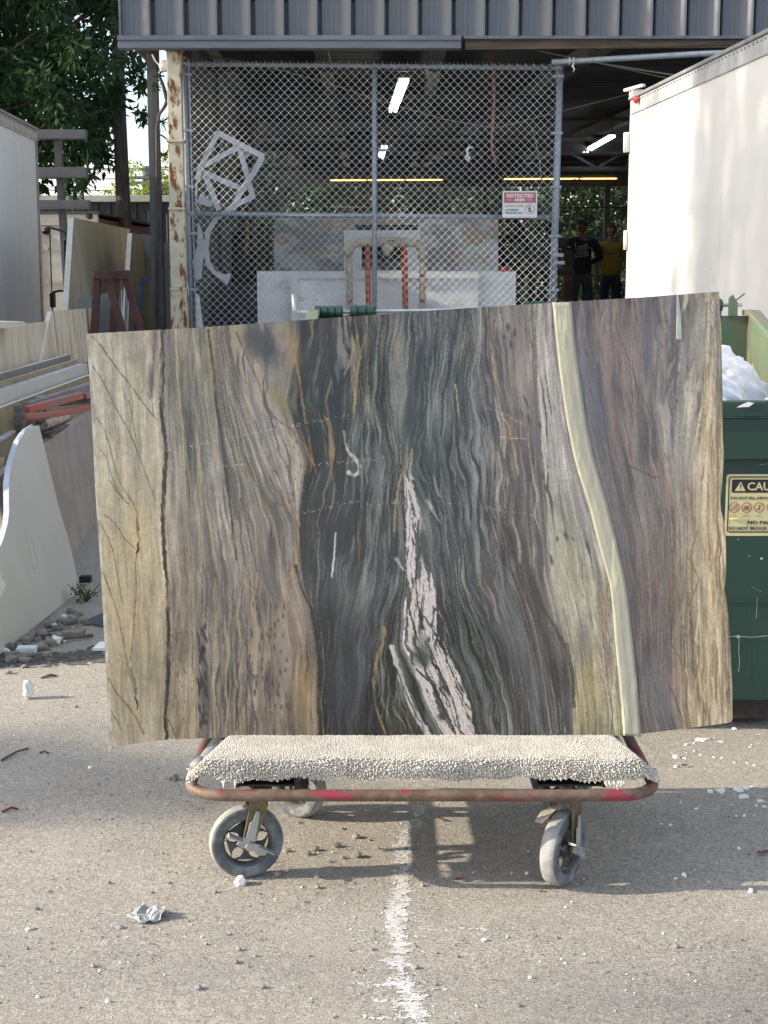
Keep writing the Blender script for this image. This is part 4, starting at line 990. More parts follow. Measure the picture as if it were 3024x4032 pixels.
# sticker
m_yel = mat('faded yellow sticker', (.66, .60, .32, 1), (.60, .54, .30, 1), scale=9, rough=.45, c3=(.70, .66, .42, 1), scale3=14, lo3=.66, hi3=.7)
m_ink = mat('black print', (.012, .010, .014, 1), (.02, .018, .022, 1), scale=30, rough=.5)
m_redink = mat('red print', (.36, .05, .045, 1), (.42, .07, .06, 1), scale=30, rough=.5)
m_greyink = mat('grey print', (.16, .15, .11, 1), (.22, .2, .15, 1), scale=30, rough=.5)
YS = YF - .0012
def spx(u, v): p = aty(u, v, YS); return (p.x, p.z)
sx0, sz1 = spx(2861, 1867); _, sz0 = spx(2861, 2110); sx1 = sx0 + .285
def rrect(x0, z0, x1, z1, r, y, n=5):
    pts = []
    for (cx, cz, a0) in ((x1 - r, z0 + r, -90), (x1 - r, z1 - r, 0), (x0 + r, z1 - r, 90), (x0 + r, z0 + r, 180)):
        for i in range(n + 1):
            a = R(a0 + 90 * i / n); pts.append((cx + r * math.cos(a), y, cz + r * math.sin(a)))
    return pts
stick = bpy.data.objects.new('caution_sticker', None); COL.objects.link(stick); stick.location = (sx0, YS, sz0); stick['label'] = 'faded yellow caution sticker on the dark green dumpster front'
adopt(stick, dump); stick.empty_display_size = .02
b = MB(); b.prism(rrect(sx0, sz0, sx1, sz1, .012, YS), (0, .0009, 0)); b.build('backing', m_yel, stick)
def ring(bb, x0, z0, x1, z1, r, w, y, m=0):
    a = rrect(x0, z0, x1, z1, r, y); c = rrect(x0 + w, z0 + w, x1 - w, z1 - w, max(r - w, .002), y); k = len(a)
    bb.add(a + c, [(i, (i + 1) % k, k + (i + 1) % k, k + i) for i in range(k)], m)
b = MB(); yb = YS - .0008
ring(b, sx0 + .008, sz0 + .012, sx1 - .008, sz1 - .008, .009, .0042, yb)
bx0, bz1 = spx(2883, 1888); bx1 = sx1 - .02; _, bz0 = spx(2883, 1940)
b.add(rrect(bx0, bz0, bx1, bz1, .004, yb), [tuple(range(24))])
b.build('border_print', m_ink, stick)
def text(body, x, z, size, m, parent, y, align='LEFT', bold=0.0, name='lettering', width=None, ext=.0003, rot=None):
    cu = bpy.data.curves.new(name, 'FONT'); cu.body = body; cu.size = size; cu.align_x = align; cu.align_y = 'BOTTOM_BASELINE'
    cu.offset = bold; cu.extrude = ext; cu.resolution_u = 2
    o = bpy.data.objects.new(name, cu); COL.objects.link(o)
    bpy.context.view_layer.update()
    if width:
        w = max(o.dimensions.x, 1e-5); sx = width / w
    else: sx = 1
    me = bpy.data.meshes.new_from_object(o.evaluated_get(bpy.context.evaluated_depsgraph_get()))
    bpy.data.objects.remove(o); bpy.data.curves.remove(cu)
    M_ = Matrix.Translation((x, y, z)) @ (rot if rot is not None else Matrix.Rotation(R(90), 4, 'X')) @ Matrix.Diagonal((sx, 1, 1, 1))
    me.transform(M_); me.materials.clear(); me.materials.append(m)
    o = bpy.data.objects.new(name, me); COL.objects.link(o)
    if parent is not None: adopt(o, parent)
    return o
yt = YS - .0014
ux = lambda u: spx(u, 2000)[0]
uz = lambda v: spx(2900, v)[1]
CAPH = .73
text('CAUTION', ux(2938), uz(1930), (uz(1899) - uz(1930)) / CAPH * 1.04, m_yel, stick, yt, bold=.0006, width=sx1 - .03 - ux(2938))
b = MB(); b.prism([(ux(2890), yt, uz(1933)), (ux(2932), yt, uz(1933)), (ux(2913), yt, uz(1896))], (0, .0004, 0)); b.build('warning_triangle', m_yel, stick)
b = MB(); b.prism([(ux(2909.5), yt - .0006, uz(1906)), (ux(2915), yt - .0006, uz(1906)), (ux(2913.2), yt - .0006, uz(1921)), (ux(2911), yt - .0006, uz(1921))], (0, .0004, 0)); b.prism([(ux(2910.5), yt - .0006, uz(1924)), (ux(2913.5), yt - .0006, uz(1924)), (ux(2913.5), yt - .0006, uz(1928)), (ux(2910.5), yt - .0006, uz(1928))], (0, .0004, 0)); b.build('exclamation_mark', m_ink, stick)
text('DO NOT FILL ABOVE TOP', ux(2875), uz(1965), (uz(1955) - uz(1965)) / CAPH, m_ink, stick, yt, bold=.0003, width=ux(3065) - ux(2875))
text('NO PARKING', ux(2944.5), uz(2063), (uz(2050) - uz(2063)) / CAPH, m_ink, stick, yt, bold=.0004, width=ux(3098) - ux(2944.5))
text('DO NOT BLOCK', ux(2865.5), uz(2085.5), (uz(2073) - uz(2085.5)) / CAPH, m_ink, stick, yt, bold=.0004, width=ux(3024) - ux(2865.5))
for i in range(5):
    cx = ux(2890.5 + 49.5 * i); cz = uz(1998); r = ux(2911) - ux(2890.5)
    b = MB()
    for (ra, rb) in ((r, r * .86),):
        n = 28; V = []
        for rr in (ra, rb):
            V += [(cx + rr * math.cos(2 * math.pi * j / n), yt - .0003, cz + rr * math.sin(2 * math.pi * j / n)) for j in range(n)]
        b.add(V, [(j, (j + 1) % n, n + (j + 1) % n, n + j) for j in range(n)])
    b.beam((cx - r * .64, yt - .0003, cz - r * .64), (cx + r * .64, yt - .0003, cz + r * .64), .0022, .0002, (0, 1, 0))
    b.build('prohibition_ring', m_redink, stick)
    b = MB(); s = r * .5; y2 = yt + .0002
    if i == 0:
        ring(b, cx - s, cz - s, cx + s, cz + s, .001, .0015, y2); b.lathe([(0, 0), (0, s * .45), (.0002, s * .45)], (cx, y2, cz), (0, 1, 0), 12)
    elif i == 1:
        b.add([(cx - s, y2, cz - s), (cx + s, y2, cz - s), (cx + s, y2, cz + s * .5), (cx + s * .4, y2, cz + s * .2), (cx - s * .1, y2, cz + s * .5), (cx - s * .5, y2, cz + s * .9), (cx - s, y2, cz + s * .4)], [(0, 1, 2, 3, 4, 5, 6)])
    else:
        b.add([(cx - s * .7, y2, cz - s), (cx + s * .7, y2, cz - s), (cx + s * .2, y2, cz), (cx + s * .5, y2, cz + s), (cx - s * .5, y2, cz + s), (cx - s * .2, y2, cz)], [(0, 1, 2, 3, 4, 5)])
    for wv, vv in ((.30, 2026.5), (.75, 2032.5)):
        zc = uz(vv); b.add([(cx - r * wv, y2, zc - .0008), (cx + r * wv, y2, zc - .0008), (cx + r * wv, y2, zc + .0008), (cx - r * wv, y2, zc + .0008)], [(0, 1, 2, 3)])
    b.build('pictogram', m_greyink, stick)
b = MB(); b.tube([(ux(2873), yt - .001, uz(2042)), (ux(2885), yt - .003, uz(2044)), (ux(2905), yt - .003, uz(2042)), (ux(2935), yt - .001, uz(2035))], [.001, .0035, .003, .0008], 6, flat=.6); b.build('peeled_fold', m_yel, stick)

# scratches, drips and stuck-on bits on the front
m_scr = mat('pale scratch', (.34, .38, .34, 1), (.2, .26, .22, 1), scale=30, rough=.7)
for pts, w in (([(2981, 2352), (2980, 2400), (2978, 2436)], .0016), ([(2911, 2505), (2908, 2560), (2912, 2610), (2908, 2644)], .0022), ([(2890, 1712), (2892, 1770), (2880, 1810)], .0012), ([(2972, 1705), (2968, 1800)], .0012), ([(2998, 1700), (2990, 1720), (2990, 1810)], .0015), ([(2870, 2507), (2900, 2505), (2960, 2509), (3024, 2503)], .0028), ([(2990, 1830), (3024, 1826)], .0014), ([(2960, 2310), (3000, 2330)], .001)):
    b = MB(); W_ = [aty(u, v, YF - .0048) for u, v in pts]
    for i in range(len(W_) - 1): b.beam(W_[i], W_[i + 1], w, .0006, (0, 1, 0))
    b.build('scratch_mark', m_scr, dump)
rq = random.Random(6)
for (u, v, r) in ((2947, 1702, 4), (2950, 2189, 3), (3000, 2200, 5), (2908, 2506, 7), (2970, 1607, 3), (2972, 1640, 2.5), (2906, 2124, 2.5)):
    p = aty(u, v, YF - .005); b = MB(); b.blob(p, r * .0009, int(u), .4, sq=(1.2, .35, 1)); b.build('paint_fleck', m_scr, dump)
# white plastic bag heaped in the dumpster
def bag():
    bm = bmesh.new(); bmesh.ops.create_icosphere(bm, subdivisions=6, radius=1.0)
    co = np.array([v.co[:] for v in bm.verts])
    lump = .16 * fbm(co[:, 0] * 2.2 + co[:, 2], co[:, 1] * 2.2 - co[:, 2], 3, 51) + .26 * (np.abs(fbm(co[:, 0] * 4 + co[:, 2] * 3, co[:, 1] * 4 + co[:, 2] * 2, 4, 52)) - .12) + .05 * fbm(co[:, 0] * 14 + co[:, 2] * 9, co[:, 1] * 12, 3, 53)
    r = 1 + lump
    P = co * r[:, None] * np.array([.46, .46, .36]) + np.array([1.02, 5.78, 1.03])
    P[:, 2] = np.maximum(P[:, 2], .60)
    lim = ZF + .10 + (P[:, 1] - YF) * .32
    P[:, 0] = np.minimum(P[:, 0], X1 - .02); P[:, 1] = np.maximum(P[:, 1], YF + .02); P[:, 1] = np.minimum(P[:, 1], YB_ - .03)
    F_ = np.array([[v.index for v in f.verts] for f in bm.faces]); bm.free()
    o = npmesh('plastic_bag', P, F_, m_bag, smooth=True)
    return o
m_bag = mat('crumpled white plastic sheet', (.80, .81, .84, 1), (.66, .68, .74, 1), scale=14, rough=.35, bump=.55, bscale=16)
tag(bag(), 'big crumpled white plastic bag filling the green dumpster', 'plastic bag')
rn = random.Random(9)
for i in range(5):
    b = MB(); x = .9 + .14 * i + rn.uniform(-.03, .03)
    b.blob((x, YF - .012, ZF + .006), .014, i, .4, sq=(1.9, 1, .55)); 
    tag(b.build('foam_scrap', m_white), 'small white scrap lying on the front rim of the green dumpster', 'scrap', 'white scraps on the dumpster rim')
b = MB(); pz = aty(2935, 1594, YF - .037); b.prism([(pz.x - .03, pz.y, pz.z - .009), (pz.x + .012, pz.y, pz.z - .007), (pz.x + .03, pz.y, pz.z + .006), (pz.x + .01, pz.y, pz.z + .010), (pz.x - .01, pz.y, pz.z + .002)], (0, -.002, 0))
tag(b.build('foam_scrap', m_white), 'torn white flake hanging below the dumpster rim', 'scrap')
# ------------------------------------------------------------------ open metal shed with a raised floor
FY = 14.0                       # front line of the shed
FLOOR = 0.80
BX0, BX1, BY1 = -2.34, 7.5, 34.0
BS = -1.93                      # line of the open left side, under the overhang
shed = thing('workshop_building', 'open grey metal workshop with ribbed fascia and a raised concrete floor', 'building', (2.0, 20, 0))
b = MB(); b.box((BS - .05, FY - .02, -.05), (BX1, BY1, FLOOR)); b.build('raised_floor', m_conc, shed)
# ribbed fascia, one panel after another
def fascia_panel():
    w = .2955; z0, z1 = 3.705, 4.75
    prof = [(0, .036), (.062, .036), (.066, .032), (.100, .032), (.104, .036), (.150, .036), (.236, -.030), (.254, -.034), (.257, .045), (.259, .098), (.284, .098), (.287, .045), (.2905, .036)]
    b = MB(); V = [(x, y, z) for z in (z0, z1) for x, y in prof]; n = len(prof)
    b.add(V, [(i, i + 1, n + i + 1, n + i) for i in range(n - 1)])
    return b
pm = fascia_panel().mesh('fascia_panel', m_fascia)
sol = None
x = BX0 + .02; i = 0
while x < 6.9:
    o = bpy.data.objects.new('fascia_panel', pm); COL.objects.link(o); o.location = (x, FY - .28, 0); o.parent = shed
    o.matrix_parent_inverse = Matrix.Translation(-Vector(shed.location))
    sd = o.modifiers.new('thickness', 'SOLIDIFY'); sd.thickness = .002
    x += .2955; i += 1
b = MB(); b.box((BX0 + .02, FY - .17, 3.72), (BX1, FY - .14, 4.75)); b.build('fascia_backing', m_trim, shed)
b = MB(); b.box((BX0, FY - .30, 3.70), (BX0 + .018, FY + 2, 4.76)); b.build('corner_flashing', m_trim, shed)
# bottom gutter trim on the left, thin flashing and bare wood on the right
xg = aty(1820, 200, FY - .3).x
b = MB(); b.prism([(BX0 - .01, FY - .29, 3.715), (BX0 - .01, FY - .325, 3.712), (BX0 - .01, FY - .335, 3.672), (BX0 - .01, FY - .318, 3.660), (BX0 - .01, FY - .318, 3.604), (BX0 - .01, FY - .295, 3.598), (BX0 - .01, FY - .21, 3.598), (BX0 - .01, FY - .21, 3.715)], (xg - BX0, 0, 0))
b.build('gutter_trim', m_trim, shed, .003)
b = MB(); b.box((xg + .012, FY - .305, 3.685), (BX1, FY - .215, 3.712)); b.build('flashing', m_trim, shed, .002)
b = MB(); b.beam((xg + .03, FY - .22, 3.648), (BX1, FY - .22, 3.70), .04, .09); b.beam((2.0, FY - .24, 3.64), (3.6, FY - .245, 3.668), .03, .04); b.build('wood_blocking', m_woodraw, shed)
# roof sheet with corrugations seen from below, rafters, purlins
def roof():
    ys_ = np.arange(FY - .28, BY1 + .3, .095); V = []; 
    z = 4.02 + .010 * (ys_ - FY)
    zz = z + np.where(np.arange(len(ys_)) % 3 == 0, .03, 0)
    V = np.concatenate([np.stack([np.full_like(ys_, BX0), ys_, zz], -1), np.stack([np.full_like(ys_, BX1), ys_, zz], -1)])
    n = len(ys_); i = np.arange(n - 1)
    return npmesh('roof_sheet', V, np.stack([i, i + 1, n + i + 1, n + i], -1), m_ceil, shed)
roof()
b = MB(); b.box((BX0, FY - .28, 4.40), (BX1, BY1 + .3, 4.45)); b.build('roof_deck', m_steel_dark, shed)
for xx, dx in ((-1.86, 0), (-.62, -.2), (.55, .1), (2.35, -1.5), (4.3, -1.3), (6.4, -1)):
    b = MB(); b.beam((xx, FY - .2, 3.93), (xx + dx, BY1, 4.06), .10, .17); b.beam((xx, FY - .2, 3.84), (xx + dx, BY1, 3.97), .14, .012); b.build('rafter', m_purlin, shed)
for yy in (16.4, 19, 21.6, 24.2, 26.8, 29.4, 32):
    b = MB(); b.beam((BX0, yy, 3.78), (BX1, yy, 3.78), .06, .05); b.build('purlin', m_steel_dark, shed)
b = MB(); b.beam((-2.2, 25.2, 3.70), (7.2, 25.2, 3.70), .10, .16); b.beam((-2.2, 25.2, 3.35), (7.2, 25.2, 3.35), .06, .06)
for k in range(9):
    b.beam((-2 + k * 1.1, 25.2, 3.36), (-1.45 + k * 1.1, 25.2, 3.66), .04, .04); b.beam((-1.45 + k * 1.1, 25.2, 3.66), (-.9 + k * 1.1, 25.2, 3.36), .04, .04)
b.build('truss', m_steel_dark, shed)
b = MB(); b.box((BX0, BY1 - .1, 3.55), (BX1, BY1, 4.3)); b.build('rear_header', m_steel_dark, shed)
b = MB(); b.box((BX1 - .1, FY, FLOOR), (BX1, BY1, 4.3)); b.build('side_wall', m_steel_dark, shed)
# left side: mesh screen with dusty film, posts
m_film = mat('dusty translucent screen', (.20, .205, .20, 1), (.11, .115, .11, 1), scale=5, lo=.4, hi=.6, rough=.8, c3=(.60, .62, .63, 1), scale3=16, lo3=.6, hi3=.66)
b = MB(); b.box((BS + .04, FY + .75, FLOOR), (BS + .06, FY + 8, 4.02)); b.build('side_screen', m_film, shed)
for yy in (FY + .6, FY + 3, FY + 5.6, FY + 8.2, BY1 - 6, BY1 - .3):
    b = MB(); b.box((BS - .02, yy, FLOOR), (BS + .10, yy + .10, 4.0)); b.build('side_post', m_steel_dark, shed)
for xx in (-.55, 2.2, 4.9):
    b = MB(); b.box((xx, BY1 - .14, FLOOR), (xx + .12, BY1 - .02, 3.55)); b.build('rear_post', m_steel_dark, shed)
# rusty corner post and the dark bronze downpipe beside it
b = MB()
pl = aty(659, 229, 13.9); pb = aty(682, 1287, 13.9); pw = .127
segs = [3.62, 2.82, 2.22, 1.50, -.02]
def plx(z): return pl.x + (pb.x - pl.x) * (pl.z - z) / (pl.z - pb.z)
for i in range(4):
    z1, z0 = segs[i], segs[i + 1]; e = .004 * i
    b.hexa((plx(z0) - e, 13.84 - e, z0 + .012), (plx(z0) + pw + e, 13.84 - e, z0 + .012), (plx(z0) + pw + e, 13.96, z0 + .012), (plx(z0) - e, 13.96, z0 + .012),
           (plx(z1) - e, 13.84 - e, z1), (plx(z1) + pw + e, 13.84 - e, z1), (plx(z1) + pw + e, 13.96, z1), (plx(z1) - e, 13.96, z1))
b.build('corner_post', m_rustpost, shed, .006)
for z in (2.82, 2.22, 1.50):
    b = MB(); b.box((plx(z) - .012, 13.815, z - .014), (plx(z) + pw + .014, 13.97, z + .011)); b.build('post_band', m_rustpost, shed, .003)
b = MB(); b.box((plx(3.62) - .01, 13.83, 3.60), (plx(3.62) + pw + .02, 13.97, 3.70)); b.build('post_head', m_trim, shed)
dl = aty(579, 220, 14.2); db = aty(603, 1280, 14.2)
def dlx(z): return dl.x + (db.x - dl.x) * (dl.z - z) / (dl.z - db.z)
b = MB(); z0, z1 = -.02, 3.69
b.hexa((dlx(z0), 14.16, z0), (dlx(z0) + .075, 14.16, z0), (dlx(z0) + .075, 14.26, z0), (dlx(z0), 14.26, z0), (dlx(z1), 14.16, z1), (dlx(z1) + .045, 14.16, z1), (dlx(z1) + .045, 14.26, z1), (dlx(z1), 14.26, z1))
b.build('downpipe', m_postside, shed)
b = MB(); b.hexa((dlx(z0) + .078, 14.15, z0), (dlx(z0) + .125, 14.15, z0), (dlx(z0) + .125, 14.27, z0), (dlx(z0) + .078, 14.27, z0), (dlx(z1) + .048, 14.15, z1), (dlx(z1) + .088, 14.15, z1), (dlx(z1) + .088, 14.27, z1), (dlx(z1) + .048, 14.27, z1))
b.build('pipe_channel', m_darkpost, shed)
p = aty(650, 262, 13.98); b = MB(); b.lathe([(-.03, 0), (-.03, .035), (0, .05), (.06, .05), (.085, .03), (.09, 0)], p, (0, -1, 0), 18); b.build('wall_lamp', m_white, shed)
b = MB(); b.tube([aty(600, 215, 14.0), aty(612, 240, 13.98), aty(632, 262, 13.98), aty(645, 270, 13.98)], .008, 6); b.build('lamp_cable', m_white, shed)

# ------------------------------------------------------------------ chain link screen across the opening
FEN = 14.06
def fx(u, v, Y=FEN): return aty(u, v, Y)
gate = thing('chain_link_screen', 'galvanised chain link screen closing the left part of the workshop opening', 'fence', (.0, FEN, FLOOR))
tl_, bl_ = fx(723, 232), fx(752, 1290); tr_, br_ = fx(2207, 250), fx(2178, 1200)
def post(p, q, r, nm):
    p = Vector(p); q = Vector(q); d = (q - p) / (q.z - p.z); e = q + d * (FLOOR - q.z)
    b = MB(); b.tube([p, e], r, 12); b.lathe([(0, r * 1.12), (.02, r * 1.1), (.03, r * .5), (.032, 0)], p, (0, 0, 1), 12); return b.build(nm, m_galv, gate)
post(tl_, bl_, .028, 'end_post'); post(tr_, br_, .030, 'end_post')
post(fx(1474, 262), fx(1475, 1280), .0225, 'middle_post')
for nm, a_, c_, r in (('top_rail', (735, 253), (2200, 268), .022), ('mid_rail', (752, 843), (2188, 855), .0215)):
    b = MB(); b.tube([fx(*a_), fx((a_[0] + c_[0]) / 2, (a_[1] + c_[1]) / 2), fx(*c_)], r, 12); b.build(nm, m_galv, gate)
    for e in (a_, c_):
        b = MB(); pp = fx(*e); b.lathe([(-.035, .0), (-.03, .03), (.03, .03), (.035, 0)], pp, (1, 0, 0), 12); b.build('rail_cup', m_galv, gate)
for (ua, va, ub, vb) in ((742, 232, 772, 1290), (2198, 262, 2164, 1190)):
    pa, pb_ = fx(ua, va, FEN - .012), fx(ub, vb, FEN - .012); b = MB(); e = pb_ + (pb_ - pa) * ((FLOOR - pb_.z) / (pb_.z - pa.z)); b.beam(pa, e, .014, .008, (0, 1, 0)); b.build('tension_bar', m_galv, gate)
for (u0, u1, v) in ((733, 752, 295), (737, 757, 515), (740, 762, 735), (744, 766, 920), (750, 775, 1140), (2190, 2216, 302), (2182, 2210, 525), (2178, 2206, 737), (2172, 2204, 930), (2164, 2196, 1142)):
    pa = fx(u0, v, FEN); c_ = (u0 + u1) / 2; b = MB(); p0 = fx(u0 - 12, v); p1 = fx(u1 + 4, v); b.box((p0.x, FEN - .034, p0.z - .012), (p1.x, FEN + .034, p0.z + .012)); b.build('band_clamp', m_galv, gate, .003)
for (u, v) in ((2185, 1005), (2190, 1035)):
    p0 = fx(u, v); b = MB(); b.box((p0.x - .02, FEN - .04, p0.z - .016), (p0.x + .075, FEN + .03, p0.z + .016)); b.build('latch', m_galv, gate, .003)
def chain():
    pitch = .0359; x0 = fx(748, 300).x; x1 = fx(2196, 300).x; z0, z1 = FLOOR + .02, fx(1475, 247).z
    nw = int((x1 - x0) / pitch) + 1; nz_ = int((z1 - z0) / pitch)
    zs = z0 + np.arange(nz_ + 1) * pitch; r = .0030; ns = 5
    Vs, Fs = [], []; off = 0
    ring_ = np.stack([np.cos(np.arange(ns) * 2 * np.pi / ns), np.sin(np.arange(ns) * 2 * np.pi / ns)], -1)
    for w in range(nw):
        xm = x0 + (w + .5) * pitch; side = np.where(np.arange(nz_ + 1) % 2 == 0, -1, 1) * (1 if w % 2 == 0 else -1)
        xc = xm + side * (pitch / 2 + .002); yc = FEN - .03 + side * .0035 + .012 * fbm(np.array([xm * 1.3]), np.array([.3]), 2, 5)
        sag = .004 * fbm(np.full(nz_ + 1, xm * 2), zs * 2, 2, 6)
        lean = (zs - z1) * 0.010 * (-1 if xm < 0 else 1) * 0
        C_ = np.stack([xc + sag + lean, yc + 0 * zs, zs], -1)
        # every wire is a zigzag; round the knuckles with a short extra step
        Pn = []
        for i in range(nz_ + 1):
            c0 = C_[i]
            if 0 < i < nz_:
                Pn.append(c0 + (C_[i - 1] - c0) * .10); Pn.append(c0 + (C_[i + 1] - c0) * .10)
            else: Pn.append(c0)
        Pn = np.array(Pn); n = len(Pn)
        V = np.zeros((n, ns, 3)); V[:, :, 0] = Pn[:, None, 0] + ring_[None, :, 0] * r * 1.15; V[:, :, 1] = Pn[:, None, 1] + ring_[None, :, 1] * r; V[:, :, 2] = Pn[:, None, 2]
        i, j = np.meshgrid(np.arange(n - 1), np.arange(ns), indexing='ij'); j2 = (j + 1) % ns
        Fs.append((np.stack([i * ns + j, i * ns + j2, (i + 1) * ns + j2, (i + 1) * ns + j], -1) + off).reshape(-1, 4)); Vs.append(V.reshape(-1, 3)); off += n * ns
    o = npmesh('wire_mesh', np.concatenate(Vs), np.concatenate(Fs), m_wire, gate, smooth=True); o['kind'] = 'stuff'
chain()
# loose wire twists along the top rail
b = MB(); rn = random.Random(4)
for k in range(44):
    u = 750 + k * 33; p = fx(u, 250 + (u - 735) * .0102); b.tube([p + Vector((-.012, -.03, .03)), p + Vector((0, -.034, .0)), p + Vector((.02, -.025, -.018)), p + Vector((.03, -.02, .024))], .0032, 5)
o = b.build('wire_ties', m_wire, gate); o['kind'] = 'stuff'

# sign on the screen
m_signred = mat('faded sign red', (.42, .10, .12, 1), (.50, .17, .18, 1), scale=9, rough=.4)
m_pinkink = mat('faded pink print', (.52, .26, .27, 1), (.6, .36, .36, 1), scale=30, rough=.5)
m_tealink = mat('faded dark green print', (.10, .17, .16, 1), (.2, .26, .25, 1), scale=40, rough=.5)
SY = FEN - .075
q0 = aty(1978, 857, SY); q1 = aty(2116, 752, SY)
sign = thing('restricted_area_sign', 'white and red restricted area sign wired to the chain link screen', 'sign', ((q0.x + q1.x) / 2, SY, q0.z))
b = MB(); b.prism(rrect(q0.x, q0.z, q1.x, q1.z, .012, SY), (0, .003, 0)); b.build('plate', m_white, sign)
W_, H_ = q1.x - q0.x, q1.z - q0.z
y1 = SY - .0006
b = MB(); b.add(rrect(q0.x + .012, q0.z + H_ * .56, q1.x - .012, q1.z - .012, .006, y1), [tuple(range(24))]); b.build('red_header', m_signred, sign)
b = MB(); ring(b, q0.x + .011, q0.z + .011, q1.x - .011, q0.z + H_ * .555, .006, .0018, y1 - .0002)
cx, cz, r = q0.x + W_ * .78, q0.z + H_ * .31, H_ * .19; n = 30; V = []
for rr in (r, r * .88): V += [(cx + rr * math.cos(2 * math.pi * j / n), y1 - .0012, cz + rr * math.sin(2 * math.pi * j / n)) for j in range(n)]
b.add(V, [(j, (j + 1) % n, n + (j + 1) % n, n + j) for j in range(n)])
b.beam((cx - r * .65, y1 - .0012, cz + r * .65), (cx + r * .65, y1 - .0012, cz - r * .65), .004, .0002, (0, 1, 0)); b.build('prohibition_ring', m_signred, sign)
b = MB(); yy = y1 - .0005
b.lathe([(0, 0), (0, r * .15), (.0002, r * .15), (.0002, 0)], (cx, yy, cz + r * .55), (0, 1, 0), 12)
for pa, pb_, w in (((0, .36), (.04, -.10), .24), ((.02, -.08), (-.24, -.62), .15), ((.04, -.08), (.26, -.60), .15), ((-.02, .32), (-.28, .06), .11), ((.04, .32), (.30, .08), .11)):
    b.beam((cx + pa[0] * r, yy, cz + pa[1] * r), (cx + pb_[0] * r, yy, cz + pb_[1] * r), .0002, w * r, (0, 1, 0)) if False else b.beam((cx + pa[0] * r, yy, cz + pa[1] * r), (cx + pb_[0] * r, yy, cz + pb_[1] * r), w * r, .0002, (0, 1, 0))
b.build('walking_figure', m_ink, sign)
yt2 = y1 - .001
text('RESTRICTED', q0.x + W_ * .115, q0.z + H_ * .765, H_ * .175, m_white, sign, yt2, bold=.0016, width=W_ * .77)
text('AREA', q0.x + W_ * .335, q0.z + H_ * .62, H_ * .155, m_white, sign, yt2, bold=.0016, width=W_ * .32)
b = MB()
for xa, xb in ((.14, .29), (.70, .85)): b.box((q0.x + W_ * xa, yt2 - .0002, q0.z + H_ * .655), (q0.x + W_ * xb, yt2, q0.z + H_ * .672))
b.build('dashes', m_white, sign)
text('DO NOT ENTER', q0.x + W_ * .08, q0.z + H_ * .395, H_ * .12, m_pinkink, sign, yt2, bold=.0012, width=W_ * .53)
text('AUTHORIZED', q0.x + W_ * .08, q0.z + H_ * .255, H_ * .10, m_tealink, sign, yt2, bold=.0010, width=W_ * .39)
text('PERSONNEL ONLY', q0.x + W_ * .08, q0.z + H_ * .145, H_ * .10, m_tealink, sign, yt2, bold=.0010, width=W_ * .52)

# grey plastic strapping hung behind the mesh: a crooked open figure of flat strips
m_strap = mat('cloudy plastic strip', (.50, .51, .53, 1), (.42, .43, .45, 1), scale=12, rough=.5)
strap = thing('plastic_strip_frame', 'crooked frame of flat cloudy plastic strips hung on the chain link', 'plastic strip', (-1.5, FEN + .02, 1.9))
def strip(pts, w, Y=FEN + .02, nm='strip'):
    W = [aty(u, v, Y + .006 * k) for k, (u, v) in enumerate(pts)]; b = MB(); vs = []
    for i, p in enumerate(W):
        d = (W[min(i + 1, len(W) - 1)] - W[max(i - 1, 0)]).normalized(); s = Vector((d.z, 0, -d.x)) * (w[i] if hasattr(w, '__len__') else w) / 2
        vs += [p - s, p + s, p + s + Vector((0, .002, 0)), p - s + Vector((0, .002, 0))]
    fs = [(4 * i + j, 4 * i + (j + 1) % 4, 4 * i + 4 + (j + 1) % 4, 4 * i + 4 + j) for i in range(len(W) - 1) for j in range(4)] + [(0, 1, 2, 3), tuple(4 * (len(W) - 1) + j for j in (3, 2, 1, 0))]
    b.add(vs, fs); return b.build(nm, m_strap, strap)
kk = .4069
Z = lambda x, y: (700 + x * kk, 400 + y * kk)
strip([Z(385, 300), Z(610, 420), Z(835, 535)], .052, FEN + .020); strip([Z(395, 295), Z(300, 470), Z(215, 650), Z(190, 760)], .05, FEN + .027); strip([Z(820, 530), Z(740, 680), Z(620, 850), Z(540, 1010)], .055, FEN + .034)
strip([Z(640, 415), Z(430, 520), Z(255, 620)], .048, FEN + .041); strip([Z(590, 440), Z(650, 640), Z(730, 930)], .05, FEN + .048); strip([Z(735, 915), Z(560, 1000), Z(470, 1060)], .05, FEN + .055)
strip([Z(245, 680), Z(440, 770), Z(640, 850)], .05, FEN + .062); strip([Z(255, 680), Z(330, 880), Z(400, 1050)], .055, FEN + .069); strip([Z(600, 420), Z(660, 490), Z(690, 530)], .05, FEN + .076)
strip([Z(215, 640), Z(180, 800), Z(175, 1000), Z(215, 1060)], .02, FEN + .083); strip([Z(200, 930), Z(300, 990), Z(340, 1000)], [.10, .05, .03], FEN + .09)
strip([Z(520, 1030), Z(380, 1120), Z(290, 1260), Z(275, 1420), Z(290, 1560), Z(350, 1650), Z(440, 1700), Z(500, 1720)], [.045, .05, .05, .045, .05, .04, .06, .12], FEN + .097)
strip([Z(200, 1180), Z(230, 1400), Z(190, 1560), Z(200, 1720)], [.02, .08, .10, .05], FEN + .104)
